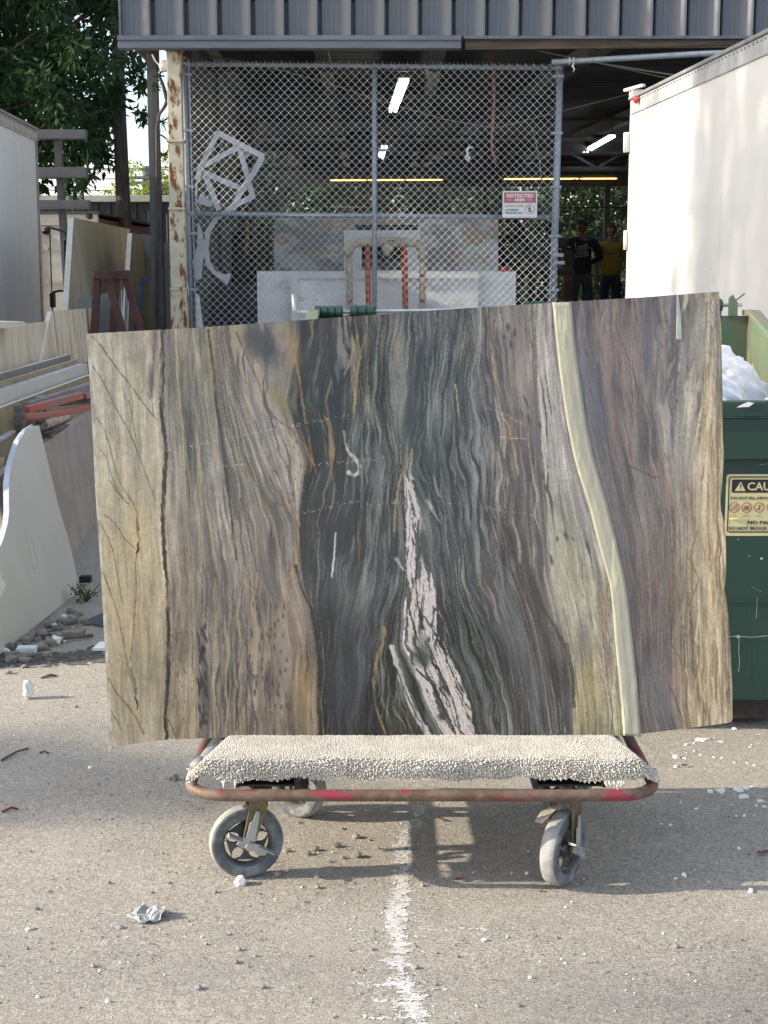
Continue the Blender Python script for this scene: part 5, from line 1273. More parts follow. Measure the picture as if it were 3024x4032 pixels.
# white bag stuffed beside the post and sheets leaning inside
b = MB(); pts = [aty(727, 1060, 13.93), aty(727, 1085, 13.93), aty(735, 1130, 13.93), aty(742, 1165, 13.93)]; b.tube(pts, [.012, .035, .03, .012], 8, flat=.5)
tag(b.build('white_cloth', m_whiteplastic), 'small white cloth stuffed between rusty post and fence post', 'cloth')
tag(plate('white_sheet', [(768, 1150), (785, 1165), (800, 1290), (772, 1300)], (0, 14.25, 0), (0, -1, 0), .01, m_whiteplastic), 'narrow white sheet leaning inside the left end of the screen', 'sheet')
tag(plate('grey_panel', [(640, 960), (668, 955), (672, 975), (690, 975), (712, 1300), (636, 1300)], (0, 14.45, 0), (0, -1, 0), .02, mat('grey fibre panel', (.20, .205, .22, 1), (.16, .165, .175, 1), scale=8, rough=.7)), 'grey broken-topped panel standing behind the rusty post', 'panel')

# pipe, ties and cords at the top right
b = MB(); b.tube([aty(2172, 245, 13.85), aty(2760, 212, 13.7), aty(3100, 200, 13.6)], .026, 12)
pipe = tag(b.build('steel_pipe', m_galv), 'long galvanised pipe running right from the top of the screen', 'pipe')
for u in (2241, 2258):
    b = MB(); p = aty(u, 240, 13.84); n = 16; b.tube([p + Vector((0, .030 * math.cos(t), .030 * math.sin(t))) for t in [2 * math.pi * i / n for i in range(n)]], .006, 6, closed=True)
    if u > 2250: b.tube([p + Vector((0, -.03, -.02)), p + Vector((-.012, -.035, -.05)), p + Vector((.006, -.035, -.075)), p + Vector((-.004, -.035, -.10))], [.006, .009, .007, .003], 6)
    tag(b.build('cloth_tie', m_white), 'white tie knotted round the galvanised pipe' + (' with a hanging end' if u > 2250 else ' without a loose end'), 'tie')
m_cord = mat('dusty cord', (.40, .39, .37, 1), (.30, .29, .28, 1), scale=20, rough=.9)
def cord(nm, pts, r, m, label, Y0, Y1):
    n = len(pts); W = [aty(u, v, Y0 + (Y1 - Y0) * i / (n - 1)) for i, (u, v) in enumerate(pts)]
    b = MB(); b.tube(W, r, 6); return tag(b.build(nm, m), label, nm.replace('_', ' '))
cord('cord', [(2120, 200), (2380, 252), (2620, 290), (2900, 330)], .009, m_cord, 'upper of two dusty cords slanting below the galvanised pipe', 14.3, 14.4)
cord('cord', [(2145, 205), (2260, 230), (2450, 268), (2600, 302), (2900, 350)], .006, m_cord, 'lower of two dusty cords slanting below the galvanised pipe', 14.35, 14.5)
cord('cord', [(830, 220), (1050, 262), (1300, 330), (1480, 392), (1750, 470), (1950, 505), (2200, 440), (2500, 365)], .006, m_cord, 'long thin cord sagging across the workshop under the roof', 15.2, 16.0)
m_orange = mat('dusty orange hose', (.34, .16, .10, 1), (.26, .13, .09, 1), scale=12, rough=.7)
cord('hose', [(1941, 205), (1943, 300), (1946, 400), (1941, 480), (1936, 560), (1940, 605), (1954, 642)], .014, m_orange, 'dusty orange hose hanging behind the screen', 14.4, 14.4)
b = MB(); b.tube([aty(1862, 582, 14.2), aty(1848, 578, 14.2), aty(1838, 592, 14.2), aty(1842, 606, 14.2), aty(1832, 620, 14.2), aty(1842, 632, 14.2), aty(1850, 622, 14.2), aty(1840, 612, 14.2)], [.01, .014, .014, .010, .012, .016, .014, .008], 7)
tag(b.build('rag_knot', m_white), 'small white rag knotted on the mesh right of the middle post', 'rag')
b = MB(); b.tube([aty(1680, 275, 14.02), aty(1682, 285, 14.02), aty(1684, 302, 14.02)], [.014, .016, .003], 6); tag(b.build('rag_knot', m_card), 'short beige rag hanging from the top rail', 'rag')
cord('wire', [(2095, 505), (2110, 560), (2125, 640), (2132, 720)], .005, m_cord, 'thin grey wire hanging above the restricted area sign', 14.5, 14.5)

# ------------------------------------------------------------------ inside the shed
m_tube = mat('lit fluorescent tube', (.9, .9, .9, 1), emit=(1, .98, .86, 1), estr=6)
m_tube2 = mat('lit cool tube', (.9, .9, .9, 1), emit=(.86, .93, 1, 1), estr=4)
m_amber = mat('amber sunlit edge glow', (.9, .6, .2, 1), emit=(1, .60, .22, 1), estr=1.1)  # emission stands in for sun on the roof edge outside; no lamp
def fixture(pa, pb_, m, w, label, frame=True):
    pa = Vector(pa); pb_ = Vector(pb_); t = thing('ceiling_light', label, 'light', (pa + pb_) / 2); d = pb_ - pa
    for k in range(2):
        a_ = pa + d * (.52 * k); e_ = pa + d * (.48 + .52 * k)
        for s in (-1, 1):
            b = MB(); b.tube([a_ + Vector((s * w * .26, 0, -.03)), e_ + Vector((s * w * .26, 0, -.03))], w * .15, 10); b.build('tube_lamp', m, t)
    b = MB(); b.beam(pa + Vector((0, 0, .012)), pb_ + Vector((0, 0, .012)), w, .03); b.build('housing', m_purlin, t)
    b = MB()
    for e in (pa, pb_): b.tube([e + Vector((0, 0, .02)), e + Vector((0, 0, 4.0 - e.z))], .006, 5)
    b.build('hanger', m_steel_dark, t)
fixture(aty(1592, 306, 16.6), aty(1547, 428, 19.4), m_tube, .12, 'nearest lit tube light, hanging right of the middle post')
fixture(aty(1513, 571, 25), aty(1499, 617, 27.4), m_tube2, .12, 'far lit tube light just right of the middle post')
fixture(aty(2412, 529, 23), aty(2306, 590, 25.6), m_tube2, .11, 'lit tube light hanging above the two people')
for i, (ua, ub, v, lb) in enumerate(((1297, 1745, 710, 'long amber glow for a sunlit roof edge at the rear behind the middle post'), (1982, 2432, 705, 'long amber glow for a sunlit roof edge at the rear above the people'))):
    pa, pb_ = aty(ua, v, 33.4), aty(ub, v - 2, 33.4); t = thing('sunlit_edge', lb, 'light', (pa + pb_) / 2)
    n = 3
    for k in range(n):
        a_ = pa.lerp(pb_, k / n + .004); c_ = pa.lerp(pb_, (k + 1) / n - .004); b = MB(); b.tube([a_, a_.lerp(c_, .06), a_.lerp(c_, .94), c_], [.008, .017, .017, .008], 8); b.build('glow_segment', m_amber, t)
    b = MB(); b.beam(pa + Vector((0, .1, .05)), pb_ + Vector((0, .1, .05)), .1, .06); b.build('edge_backing', m_steel_dark, t)
# grey marble slab on a rack, white countertops, pipe rack
def veined(name, c1, c2, c3, sc):
    return mat(name, c1, c2, scale=sc, detail=10, lo=.44, hi=.56, stretch=(1, 1, 1.6), rough=.3, c3=c3, scale3=sc * 2.1, lo3=.52, hi3=.60, stretch3=(.7, 1, 1.3))
m_marble = veined('grey brown marble', (.66, .655, .66, 1), (.30, .295, .30, 1), (.52, .36, .24, 1), 2.2)
m_quartz = veined('white veined quartz', (.88, .88, .88, 1), (.78, .775, .77, 1), (.64, .63, .63, 1), 2.6)
mar = thing('marble_slab', 'grey marble slab with rusty veins standing behind the white countertops', 'stone slab', (0, 16.6, FLOOR))
plate('face', [(1080, 858), (1962, 858), (1962, 1290), (1080, 1290)], (0, 16.6, 0), (0, -1, .06), .03, m_marble, mar)
b = MB(); p0, p1 = aty(1105, 862, 16.7), aty(1120, 868, 16.7); b.box((p0.x, 16.80, FLOOR), (p0.x + .05, 16.85, p1.z - .1)); b.build('rack_post', m_steel_dark, mar)
for k, (Yc, ol, holes, lab) in enumerate(((15.75, (1354, 906, 1652, 1280), (1424, 960, 1586, 1064), 'small white board with a rectangular cutout in front of the grey marble'),
                                         (14.95, (1012, 1068, 2028, 1330), None, 'wide white veined countertop standing behind the screen'),
                                         (14.80, (1146, 1096, 1882, 1330), None, 'inner white countertop panel with a dark shadow gap in front of the wide one'))):
    t = thing('countertop', lab, 'countertop', (0, Yc, FLOOR)); u0, v0, u1, v1 = ol
    a_, c_ = aty(u0, v0, Yc), aty(u1, v1, Yc)
    if holes:
        h0, h1 = aty(holes[0], holes[1], Yc), aty(holes[2], holes[3], Yc)
        b = MB()
        for lo_, hi_ in (((a_.x, h0.z), (c_.x, a_.z)), ((a_.x, FLOOR), (h0.x, h0.z)), ((h1.x, FLOOR), (c_.x, h0.z)), ((h0.x, FLOOR), (h1.x, h1.z))):
            b.box((lo_[0], Yc, lo_[1]), (hi_[0], Yc + .03, hi_[1]))
        b.build('board', m_white, t)
    else:
        b = MB(); b.box((a_.x, Yc, FLOOR), (c_.x, Yc + .03, a_.z)); b.build('board', m_quartz, t)
        if k == 2:
            b = MB(); b.box((a_.x, Yc - .03, a_.z - .0), (c_.x, Yc + .032, a_.z + .055)); b.box((a_.x, Yc - .04, FLOOR), (a_.x + .07, Yc - .001, a_.z - .001)); b.build('edge_strip', m_white, t)
b = MB(); a_, c_ = aty(1400, 885, 15.8), aty(1646, 905, 15.8); b.box((a_.x, 15.79, c_.z - .02), (c_.x, 15.82, a_.z)); tag(b.build('dark_slot', m_black), 'dark bar lying across the top of the small white board', 'bar')
b = MB(); a_, c_ = aty(1424, 1010, 15.9), aty(1590, 1070, 15.9); b.box((a_.x, 15.9, c_.z - .3), (c_.x, 15.93, a_.z - .04)); b.box((a_.x, 15.95, FLOOR), (c_.x, 15.98, a_.z - .3)); b.box((a_.x, 16.0, a_.z - .05), (c_.x, 16.02, a_.z + .25), 1); tag(b.build('stone_offcut', [m_conc, m_black]), 'grey offcut seen through the cutout of the small white board', 'offcut')
m_foam = mat('tattered pipe foam', (.52, .47, .34, 1), (.36, .33, .26, 1), scale=10, rough=.95, bump=.8, bscale=25)
m_redpaint = mat('orange red paint', (.42, .075, .035, 1), (.36, .09, .05, 1), scale=8, rough=.5)
m_redworn = mat('red paint worn grey', (.40, .06, .045, 1), (.34, .34, .35, 1), scale=5, lo=.46, hi=.52, rough=.6, stretch=(.4, .4, 1.6))
rack = thing('pipe_rack', 'red pipe rack with tattered foam padding along its arched top', 'rack', (.05, 14.45, FLOOR))
RYK = 14.45
def rp(u, v): return aty(u, v, RYK)
arch = [(1368, 1010), (1370, 985), (1382, 966), (1405, 957), (1440, 953), (1520, 952), (1600, 954), (1640, 960), (1660, 975), (1664, 1000), (1664, 1025)]
b = MB(); b.tube([rp(*p) for p in arch], [.045, .06, .055, .04, .045, .05, .045, .04, .055, .05, .045], 10); b.build('foam_padding', m_foam, rack)
for u0, u1 in ((1374, 1378), (1664, 1662)):
    b = MB(); p0, p1 = rp(u0, 1000), rp(u1, 1250); p1 = p1 + (p1 - p0) * ((FLOOR - p1.z) / (p1.z - p0.z)); b.tube([p0, p1], .028, 10); b.build('leg', m_redworn, rack)
    for v in (1015, 1060, 1110, 1160, 1215):
        p = rp(u0 + (u1 - u0) * (v - 1000) / 250, v); b = MB(); b.lathe([(-.05, .032), (-.03, .038), (.03, .036), (.05, .031)], p, (0, 0, 1), 10); b.build('foam_piece', m_foam, rack)
for u0, u1, r in ((1447, 1452, .028), (1592, 1597, .03)):
    b = MB(); p0, p1 = rp(u0, 962), rp(u1, 1250); p1 = p1 + (p1 - p0) * ((FLOOR - p1.z) / (p1.z - p0.z)); b.tube([p0, p1], r, 10); b.build('upright', m_redpaint, rack)
b = MB(); b.tube([rp(1520, 962), rp(1528, 980), rp(1522, 1000), rp(1530, 1012)], [.05, .06, .035, .01], 8); b.build('foam_tatter', m_foam, rack)
m_blue = mat('blue paint', (.03, .075, .17, 1), (.025, .06, .13, 1), scale=6, rough=.5)
b = MB(); b.lathe([(-.02, .03), (.06, .03)], rp(1533, 958), (0, 0, -1), 10); b.box((rp(1528, 950).x, RYK - .08, rp(1528, 950).z), (rp(1552, 950).x, RYK - .05, rp(1528, 946).z)); tag(b.build('clamp', m_blue), 'blue clamp hung on the foam-padded rack top', 'clamp')
# left end: bins, posts, hook
b = MB(); p0, p1 = aty(893, 690, 20.5), aty(905, 905, 20.5); b.tube([p0, Vector((p1.x, 20.5, FLOOR))], .05, 10); tag(b.build('blue_post', m_blue), 'blue post standing at the left inside the workshop', 'post')
b = MB(); p = aty(960, 860, 20); b.box((p.x - .09, 20, FLOOR), (p.x + .09, 20.1, 3.7)); tag(b.build('timber_post', m_woodraw), 'brown timber post right of the blue post', 'post')
b = MB(); pa, pb_ = aty(905, 905, 20), aty(932, 905, 20); 
for i, (ua, ub, va, h) in enumerate(((858, 1010, 910, 1300),)):
    a_, c_ = aty(ua, va, 18.6), aty(ub, h, 18.6)
    b = MB(); cxx = (a_.x + c_.x) / 2; rr = (c_.x - a_.x) / 2; b.lathe([(FLOOR, 0), (FLOOR, rr * .9), (a_.z - .25, rr), (a_.z - .22, rr * .92), (a_.z - .02, rr * .75), (a_.z, rr * .3), (a_.z, 0)], (cxx, 18.6 + rr, 0), (0, 0, 1), 20)
    tag(b.build('water_tank', m_black), 'tall black tank at the left inside the workshop', 'tank')
a_, c_ = aty(805, 1120, 16.2), aty(1000, 1300, 16.2)
m_tarp = mat('dark grey rumpled tarp', (.045, .048, .052, 1), (.07, .073, .078, 1), scale=6, rough=.7, bump=.9, bscale=8)
b = MB(); b.box((a_.x, 16.2, FLOOR), (c_.x, 17.2, a_.z)); tag(b.build('covered_crate', m_tarp, bevel=.04), 'low crate under a dark rumpled tarp at the left of the workshop', 'crate')
b = MB(); b.tube([aty(972, 872, 18), aty(975, 940, 18), aty(966, 985, 18), aty(972, 1005, 18)], .02, 8); tag(b.build('yellow_strap', mat('yellow webbing', (.45, .25, .04, 1), (.35, .2, .04, 1), scale=8, rough=.8)), 'yellow strap hanging in front of the black tank', 'strap')
for i, (u, du, va) in enumerate(((1012, 26, 880), (1045, 20, 900))):
    a_ = aty(u, va, 21); b = MB(); b.box((a_.x, 21, FLOOR), (a_.x + du * .0035, 21.02, a_.z)); tag(b.build('plywood_sheet', m_woodraw), ('taller' if i == 0 else 'shorter') + ' of two brown sheets standing left of the grey marble', 'sheet')
# lamp shade-like hood hanging in the middle
b = MB(); p = aty(1425, 568, 22); b.lathe([(-.12, .10), (-.10, .20), (.08, .235), (.17, .16), (.19, .05)], p, (0, 0, 1), 20); b.tube([p + Vector((0, 0, .18)), p + Vector((0, 0, 1.2))], .008, 6); tag(b.build('hanging_hood', m_conc), 'dusty round lamp hood hanging left of the middle post', 'lamp')
# right of centre: fan, workbench, machines
fan = thing('drum_fan', 'big black round fan standing right of the grey marble', 'fan', (1.93, 22, FLOOR)); FYN = 22.0
fc = aty(1962, 960, FYN)
b = MB(); n = 36; R0 = .40
b.tube([fc + Vector((R0 * math.cos(2 * math.pi * i / n), 0, R0 * math.sin(2 * math.pi * i / n))) for i in range(n)], .035, 8, closed=True); b.build('cage_ring', m_black, fan)
b = MB()
for rr in (.12, .22, .31): b.tube([fc + Vector((rr * math.cos(2 * math.pi * i / n), -.05, rr * math.sin(2 * math.pi * i / n))) for i in range(n)], .006, 5, closed=True)
for k in range(16): b.tube([fc + Vector((0, -.06, 0)), fc + Vector((R0 * math.cos(k * math.pi / 8), -.02, R0 * math.sin(k * math.pi / 8)))], .005, 5)
o = b.build('guard_wires', m_black, fan)
for k in range(4):
    a_ = k * math.pi / 2 + .4; e1 = Vector((math.cos(a_), 0, math.sin(a_))); e2 = Vector((-math.sin(a_), .35, math.cos(a_)))
    b = MB(); b.prism([fc + e1 * .06 - e2 * .04, fc + e1 * .34 - e2 * .10, fc + e1 * .36 + e2 * .08, fc + e1 * .08 + e2 * .04], (0, .006, 0)); b.build('blade', m_black, fan)
b = MB(); b.beam(fc + Vector((-.05, .05, -R0)), Vector((fc.x - .35, FYN + .05, FLOOR)), .04, .04); b.beam(fc + Vector((.05, .05, -R0)), Vector((fc.x + .3, FYN + .05, FLOOR)), .04, .04); b.build('stand', m_black, fan)
cord('cable', [(2042, 855), (2036, 890), (2028, 915), (2015, 950), (2006, 975)], .012, m_black, 'black cord dangling in front of the drum fan', 21.7, 21.7)
m_mach = mat('grey machine enamel', (.14, .155, .15, 1), (.10, .115, .112, 1), scale=4, rough=.6)
bench = thing('workbench', 'dark steel workbench with open legs right of the white countertops', 'workbench', (2.4, 21, FLOOR)); BYN = 21.0
a_, c_ = aty(2016, 1062, BYN), aty(2260, 1085, BYN)
b = MB(); b.box((a_.x, BYN, c_.z), (c_.x, BYN + .6, a_.z)); b.build('bench_top', m_chan, bench)
for u in (2030, 2082, 2140, 2158):
    p = aty(u, 1090, BYN); b = MB(); b.box((p.x, BYN + .02, FLOOR), (p.x + .055, BYN + .08, c_.z - .001)); b.build('leg', m_chan, bench)
b = MB(); p = aty(2030, 1190, BYN); b.box((a_.x, BYN + .085, p.z - .03), (c_.x, BYN + .12, p.z)); b.beam((a_.x + .1, BYN + .3, FLOOR + .3), (c_.x - .2, BYN + .3, c_.z - .15), .05, .05); b.build('brace', m_mach, bench)
YC_ = 14.94; p = aty(1987, 1069, YC_); b = MB(); b.prism([(p.x - .05, YC_, p.z), (p.x + .06, YC_, p.z), (p.x + .054, YC_, p.z + .03), (p.x + .036, YC_, p.z + .042), (p.x - .05, YC_, p.z + .042)], (0, .05, 0)); tag(b.build('red_case', mat('red plastic', (.45, .03, .03, 1), (.4, .03, .03, 1), scale=4, rough=.4), bevel=.01), 'red plastic case on top of the wide white countertop', 'case')
mach = thing('stone_saw', 'grey stone saw machine behind the workbench', 'machine', (2.9, 24.5, FLOOR)); MYN = 24.5
for (u0, v0, u1, v1, nm) in ((1990, 935, 2440, 962, 'gantry_beam'), (2090, 932, 2175, 1010, 'motor_housing'), (2096, 1010, 2190, 1060, 'carriage'), (2048, 1040, 2100, 1065, 'guard_plate')):
    a_, c_ = aty(u0, v0, MYN), aty(u1, v1, MYN); dy = {'gantry_beam': (0, .2), 'motor_housing': (-.25, .198), 'carriage': (-.22, .18), 'guard_plate': (-.4, .03)}[nm]
    b = MB(); b.box((a_.x, MYN + dy[0], c_.z), (c_.x, MYN + dy[0] + dy[1], a_.z)); b.build(nm, m_mach if nm != 'guard_plate' else m_film, mach, .01)
for u in (2115, 2131, 2145):
    a_ = aty(u, 955, MYN); b = MB(); b.tube([Vector((a_.x, MYN - .27, a_.z)), Vector((a_.x - .02, MYN - .27, a_.z - .28))], .014, 8); b.build('guide_rod', m_galv, mach)
for u in (2075, 2470):
    a_ = aty(u, 945, MYN); b = MB(); b.box((a_.x, MYN + .03, FLOOR), (a_.x + .1, MYN + .13, a_.z - .03)); b.build('column', m_mach, mach)
b = MB(); pa, pb_ = aty(2195, 955, MYN - .1), aty(2240, 1000, MYN - .1); b.beam(pa, pb_, .04, .05); b.build('strut', m_mach, mach)
# timber leaning by the two people, with a red handled tool
a_, c_ = aty(2222, 988, 22.8), aty(2252, 1260, 22.8)
b = MB(); b.box((a_.x, 22.8, FLOOR), (c_.x, 22.9, a_.z)); tag(b.build('timber_stack', m_woodraw, bevel=.01), 'stack of brown boards standing left of the person in black', 'boards')
b = MB(); b.blob(aty(2238, 985, 22.85), .075, 3, .2, sq=(1.3, .8, .8), sub=2, smooth=True); tag(b.build('black_bag', m_black), 'small black bag on top of the brown boards', 'bag')
b = MB(); pa, pb_ = aty(2230, 1080, 22.5), aty(2208, 1200, 22.5); b.tube([pa, pb_ + (pb_ - pa) * ((FLOOR - pb_.z) / (pb_.z - pa.z))], .016, 8); tag(b.build('red_pole', m_redpaint), 'thin red pole leaning against the brown boards', 'pole')
# dark cross cable in the rear opening
cord('cable', [(1300, 815), (1700, 818), (2200, 819), (2470, 816)], .014, m_black, 'level black cable across the rear opening of the workshop', 33.5, 33.5)
cord('cable', [(2260, 705), (2360, 745), (2470, 775)], .010, m_black, 'slanting thin black cable above the two people', 31, 31)
# ------------------------------------------------------------------ two people at the back of the workshop
def skin(name, verts, edges, rad, m, parent, root=0, sub=2):
    bm = bmesh.new(); lay = bm.verts.layers.skin.verify(); vs = []
    for i, p in enumerate(verts):
        v = bm.verts.new(p); v[lay].radius = rad[i] if hasattr(rad[i], '__len__') else (rad[i], rad[i]); v[lay].use_root = (i == root); vs.append(v)
    for a, c in edges: bm.edges.new((vs[a], vs[c]))
    me = bpy.data.meshes.new(name); bm.to_mesh(me); bm.free(); me.materials.append(m)
    o = bpy.data.objects.new(name, me); COL.objects.link(o)
    s = o.modifiers.new('skin', 'SKIN'); s.use_smooth_shade = True; s.branch_smoothing = .4
    q = o.modifiers.new('smooth', 'SUBSURF'); q.levels = sub; q.render_levels = sub
    o.parent = parent
    return o
def person(label, loc, facing, H, arms, mats, cap=None, hair=None):
    """facing: +1 looks away from the camera, -1 towards it. arms: per side list of shoulder, elbow, wrist in metres"""
    m_skin, m_shirt, m_trs, m_hair = mats
    t = thing('person', label, 'person', loc); k = H / 1.75; f = facing
    def q(x, y, z): return (x * k, y * k * f, z * k)
    hip, wst, chs, shd, nck, chn = q(0, 0, .93), q(0, .0, 1.08), q(0, .01, 1.28), q(0, .0, 1.42), q(0, .015, 1.50), q(0, .03, 1.57)
    V = [hip, wst, chs, shd, nck, chn]; E = [(0, 1), (1, 2), (2, 3), (3, 4), (4, 5)]; Rd = [(.15 * k, .11 * k), (.15 * k, .115 * k), (.165 * k, .12 * k), (.13 * k, .09 * k), .058 * k, .055 * k]
    hands = []
    for s in (-1, 1):
        sh, el, wr, hd = arms[s]; a = len(V)
        V += [q(*sh), q(*el), q(*wr), q(*hd)]; Rd += [.062 * k, .045 * k, .030 * k, (.040 * k, .020 * k)]; E += [(3, a), (a, a + 1), (a + 1, a + 2), (a + 2, a + 3)]
        hands.append((Vector(q(*wr)), Vector(q(*hd))))
        a = len(V); V += [q(.10 * s, 0, .86), q(.115 * s, .015, .48), q(.12 * s, -.01, .09), q(.125 * s, .12, .035)]; Rd += [.085 * k, .056 * k, .042 * k, (.045 * k, .028 * k)]; E += [(0, a), (a, a + 1), (a + 1, a + 2), (a + 2, a + 3)]
        # fingers and thumb
        w, h = hands[-1]; d = (h - w).normalized(); side = d.cross(Vector((0, f, 0)))
        if side.length < .2: side = Vector((0, 0, 1))
        side.normalize()
        for i in range(4):
            a0 = len(V); o_ = side * (.026 - .017 * i) * k; ln = (.062, .072, .068, .052)[i] * k; cur = Vector((0, f * .02 * k, 0))
            V += [tuple(h + o_ + d * .03 * k), tuple(h + o_ + d * (.03 * k + ln * .55) + cur * .3), tuple(h + o_ * .9 + d * (.03 * k + ln) + cur)]; Rd += [.0095 * k, .0088 * k, .0075 * k]; E += [(a - 1, a0), (a0, a0 + 1), (a0 + 1, a0 + 2)]
        a0 = len(V); V += [tuple(w + d * .05 * k + side * .035 * k), tuple(w + d * .085 * k + side * .055 * k)]; Rd += [.0115 * k, .0095 * k]; E += [(a - 2, a0), (a0, a0 + 1)]
    body = skin('body', V, E, Rd, m_skin, t)
    # head: shaped ball with face, ears
    bm = bmesh.new(); bmesh.ops.create_uvsphere(bm, u_segments=24, v_segments=18, radius=1)
    for v in bm.verts:
        x, y, z = v.co
        jaw = max(0, -z); w = .076 * (1 - .22 * jaw ** 1.5); dpt = .098 * (1 - .10 * jaw)
        X, Yq, Zq = x * w, y * dpt, z * .117
        if y > .6:                                                   # face side
            X *= .97
            if abs(x) < .22 and -.25 < z < .15: Yq += .017 * (1 - abs(x) / .22) * (1 - (z + .05) / .35 if z > -.05 else 1)
            if .05 < z < .25 and .2 < abs(x) < .55: Yq -= .008
            if -.52 < z < -.42 and abs(x) < .32: Yq -= .005
            if -.85 < z < -.62: Yq += .010
        v.co = (X * k, Yq * f * k, Zq * k)
    for s in (-1, 1):
        e = bmesh.ops.create_uvsphere(bm, u_segments=8, v_segments=6, radius=.03 * k)
        for v in e['verts']: v.co = Vector((v.co.x * .35 + s * .078 * k, v.co.y * .7, v.co.z * 1.1 - .005 * k))
    if hair is None: pass
    me = bpy.data.meshes.new('head'); bm.to_mesh(me); bm.free(); me.materials.append(m_skin)
    for p in me.polygons: p.use_smooth = True
    hc = q(0, .035, 1.645)
    hd = bpy.data.objects.new('head', me); COL.objects.link(hd); hd.parent = t; hd.location = hc
    b = MB()
    for s in (-1, 1): b.lathe([(-.003, 0), (0, .008 * k), (.004, .006 * k), (.005, 0)], (s * .031 * k, .088 * f * k, .012 * k), (0, f, 0), 8)
    b.box((-.024 * k, .090 * f * k - .002, -.055 * k), (.024 * k, .090 * f * k + .002, -.048 * k))
    o = b.build('eyes_and_mouth', m_hair); o.parent = hd
    # hair or cap
    bm = bmesh.new(); bmesh.ops.create_uvsphere(bm, u_segments=24, v_segments=18, radius=1)
    lowf, lowb = (.30, -.35) if hair else (.22, -.02)
    bmesh.ops.delete(bm, geom=[v for v in bm.verts if v.co.z < lowb + (lowf - lowb) * (v.co.y + 1) / 2], context='VERTS')
    for v in bm.verts: v.co = Vector((v.co.x * .083 * k, v.co.y * f * .106 * k, v.co.z * (.128 if hair else .124) * k)) * (1 + (.03 * random.Random(v.index).random() if hair else 0))
    me = bpy.data.meshes.new('hair' if hair else 'cap'); bm.to_mesh(me); bm.free(); me.materials.append(m_hair)
    for p in me.polygons: p.use_smooth = True
    ho = bpy.data.objects.new('hair' if hair else 'cap', me); COL.objects.link(ho); ho.parent = hd
    if cap:
        b = MB(); n = 9; pts = []
        for i in range(n):
            a = math.pi * i / (n - 1); pts.append(Vector((math.cos(a) * .075 * k, 0, 0)))
        top = [(math.cos(math.pi * i / 8) * .078 * k, (.075 + math.sin(math.pi * i / 8) * .085) * f * k, (.035 - .012 * math.sin(math.pi * i / 8)) * k) for i in range(9)]
        b.prism(top, (0, 0, .006)); o = b.build('cap_brim', m_hair); o.parent = hd
    # shirt over torso and sleeves
    V = [q(0, 0, .86), q(0, 0, 1.06), q(0, .01, 1.28), q(0, 0, 1.425), q(0, .012, 1.485)]; E = [(0, 1), (1, 2), (2, 3), (3, 4)]; Rd = [(.185 * k, .135 * k), (.185 * k, .14 * k), (.19 * k, .14 * k), (.145 * k, .105 * k), .075 * k]
    for s in (-1, 1):
        sh, el, wr, _ = arms[s]; a = len(V); full = arms.get('long')
        el_ = tuple(sh[i] + (el[i] - sh[i]) * (1 if full else .8) for i in range(3))
        V += [q(*sh), q(*el_)]; Rd += [.082 * k, .062 * k if full else .07 * k]; E += [(3, a), (a, a + 1)]
        if full: V.append(q(*wr)); Rd.append(.046 * k); E.append((a + 1, a + 2))
    shirt = skin('shirt', V, E, Rd, m_shirt, t, 1)
    V = [q(0, 0, 1.0), q(0, 0, .88)]; E = [(0, 1)]; Rd = [(.165 * k, .12 * k), (.165 * k, .125 * k)]
    for s in (-1, 1):
        a = len(V); V += [q(.10 * s, 0, .80), q(.118 * s, .012, .46), q(.122 * s, -.012, .07)]; Rd += [.105 * k, .082 * k, .072 * k]; E += [(1, a), (a, a + 1), (a + 1, a + 2)]
    skin('trousers', V, E, Rd, m_trs, t)
    return t, hd
m_sk1 = mat('brown skin', (.16, .085, .055, 1), (.13, .07, .045, 1), scale=10, rough=.5)
m_sk2 = mat('tan skin', (.22, .13, .09, 1), (.18, .105, .07, 1), scale=10, rough=.5)
m_tee1 = mat('black cotton', (.011, .013, .020, 1), (.017, .019, .028, 1), scale=9, rough=.9, bump=.4, bscale=9)
m_tee2 = mat('mustard cotton', (.27, .19, .03, 1), (.21, .15, .025, 1), scale=8, rough=.9, bump=.5, bscale=9)
m_jean = mat('faded dark jeans', (.045, .055, .07, 1), (.07, .078, .085, 1), scale=7, rough=.9)
m_jean2 = mat('navy jeans', (.016, .022, .04, 1), (.024, .03, .05, 1), scale=7, rough=.9)
m_dark = mat('dark hair and cap', (.012, .011, .011, 1), (.02, .018, .016, 1), scale=20, rough=.8)
PY = 23.8
p1 = aty(2292, 863, PY)
A1 = {-1: ((-.20, 0, 1.40), (-.26, .02, 1.12), (-.16, .24, 1.08), (-.10, .32, 1.10)), 1: ((.20, 0, 1.40), (.33, .03, 1.13), (.18, .22, 1.06), (.10, .30, 1.08)), 'long': True}
A2 = {-1: ((-.20, 0, 1.40), (-.27, -.02, 1.12), (-.27, .08, .88), (-.26, .11, .80)), 1: ((.20, 0, 1.40), (.28, -.02, 1.12), (.28, .06, .88), (.27, .10, .80))}
t1, hd1 = person('person seen from behind in cap and black shirt with white back print', (p1.x, PY, FLOOR), 1, p1.z - FLOOR - .005, A1, (m_sk1, m_tee1, m_jean, m_dark), cap=True)
hd1.rotation_euler = (0, R(-3), R(42))
p2 = aty(2408, 880, PY + .7)
t2, hd2 = person('person facing us in a mustard yellow shirt with short dark hair', (p2.x, PY + .7, FLOOR), -1, p2.z - FLOOR - .005, A2, (m_sk2, m_tee2, m_jean2, m_dark), hair=True)
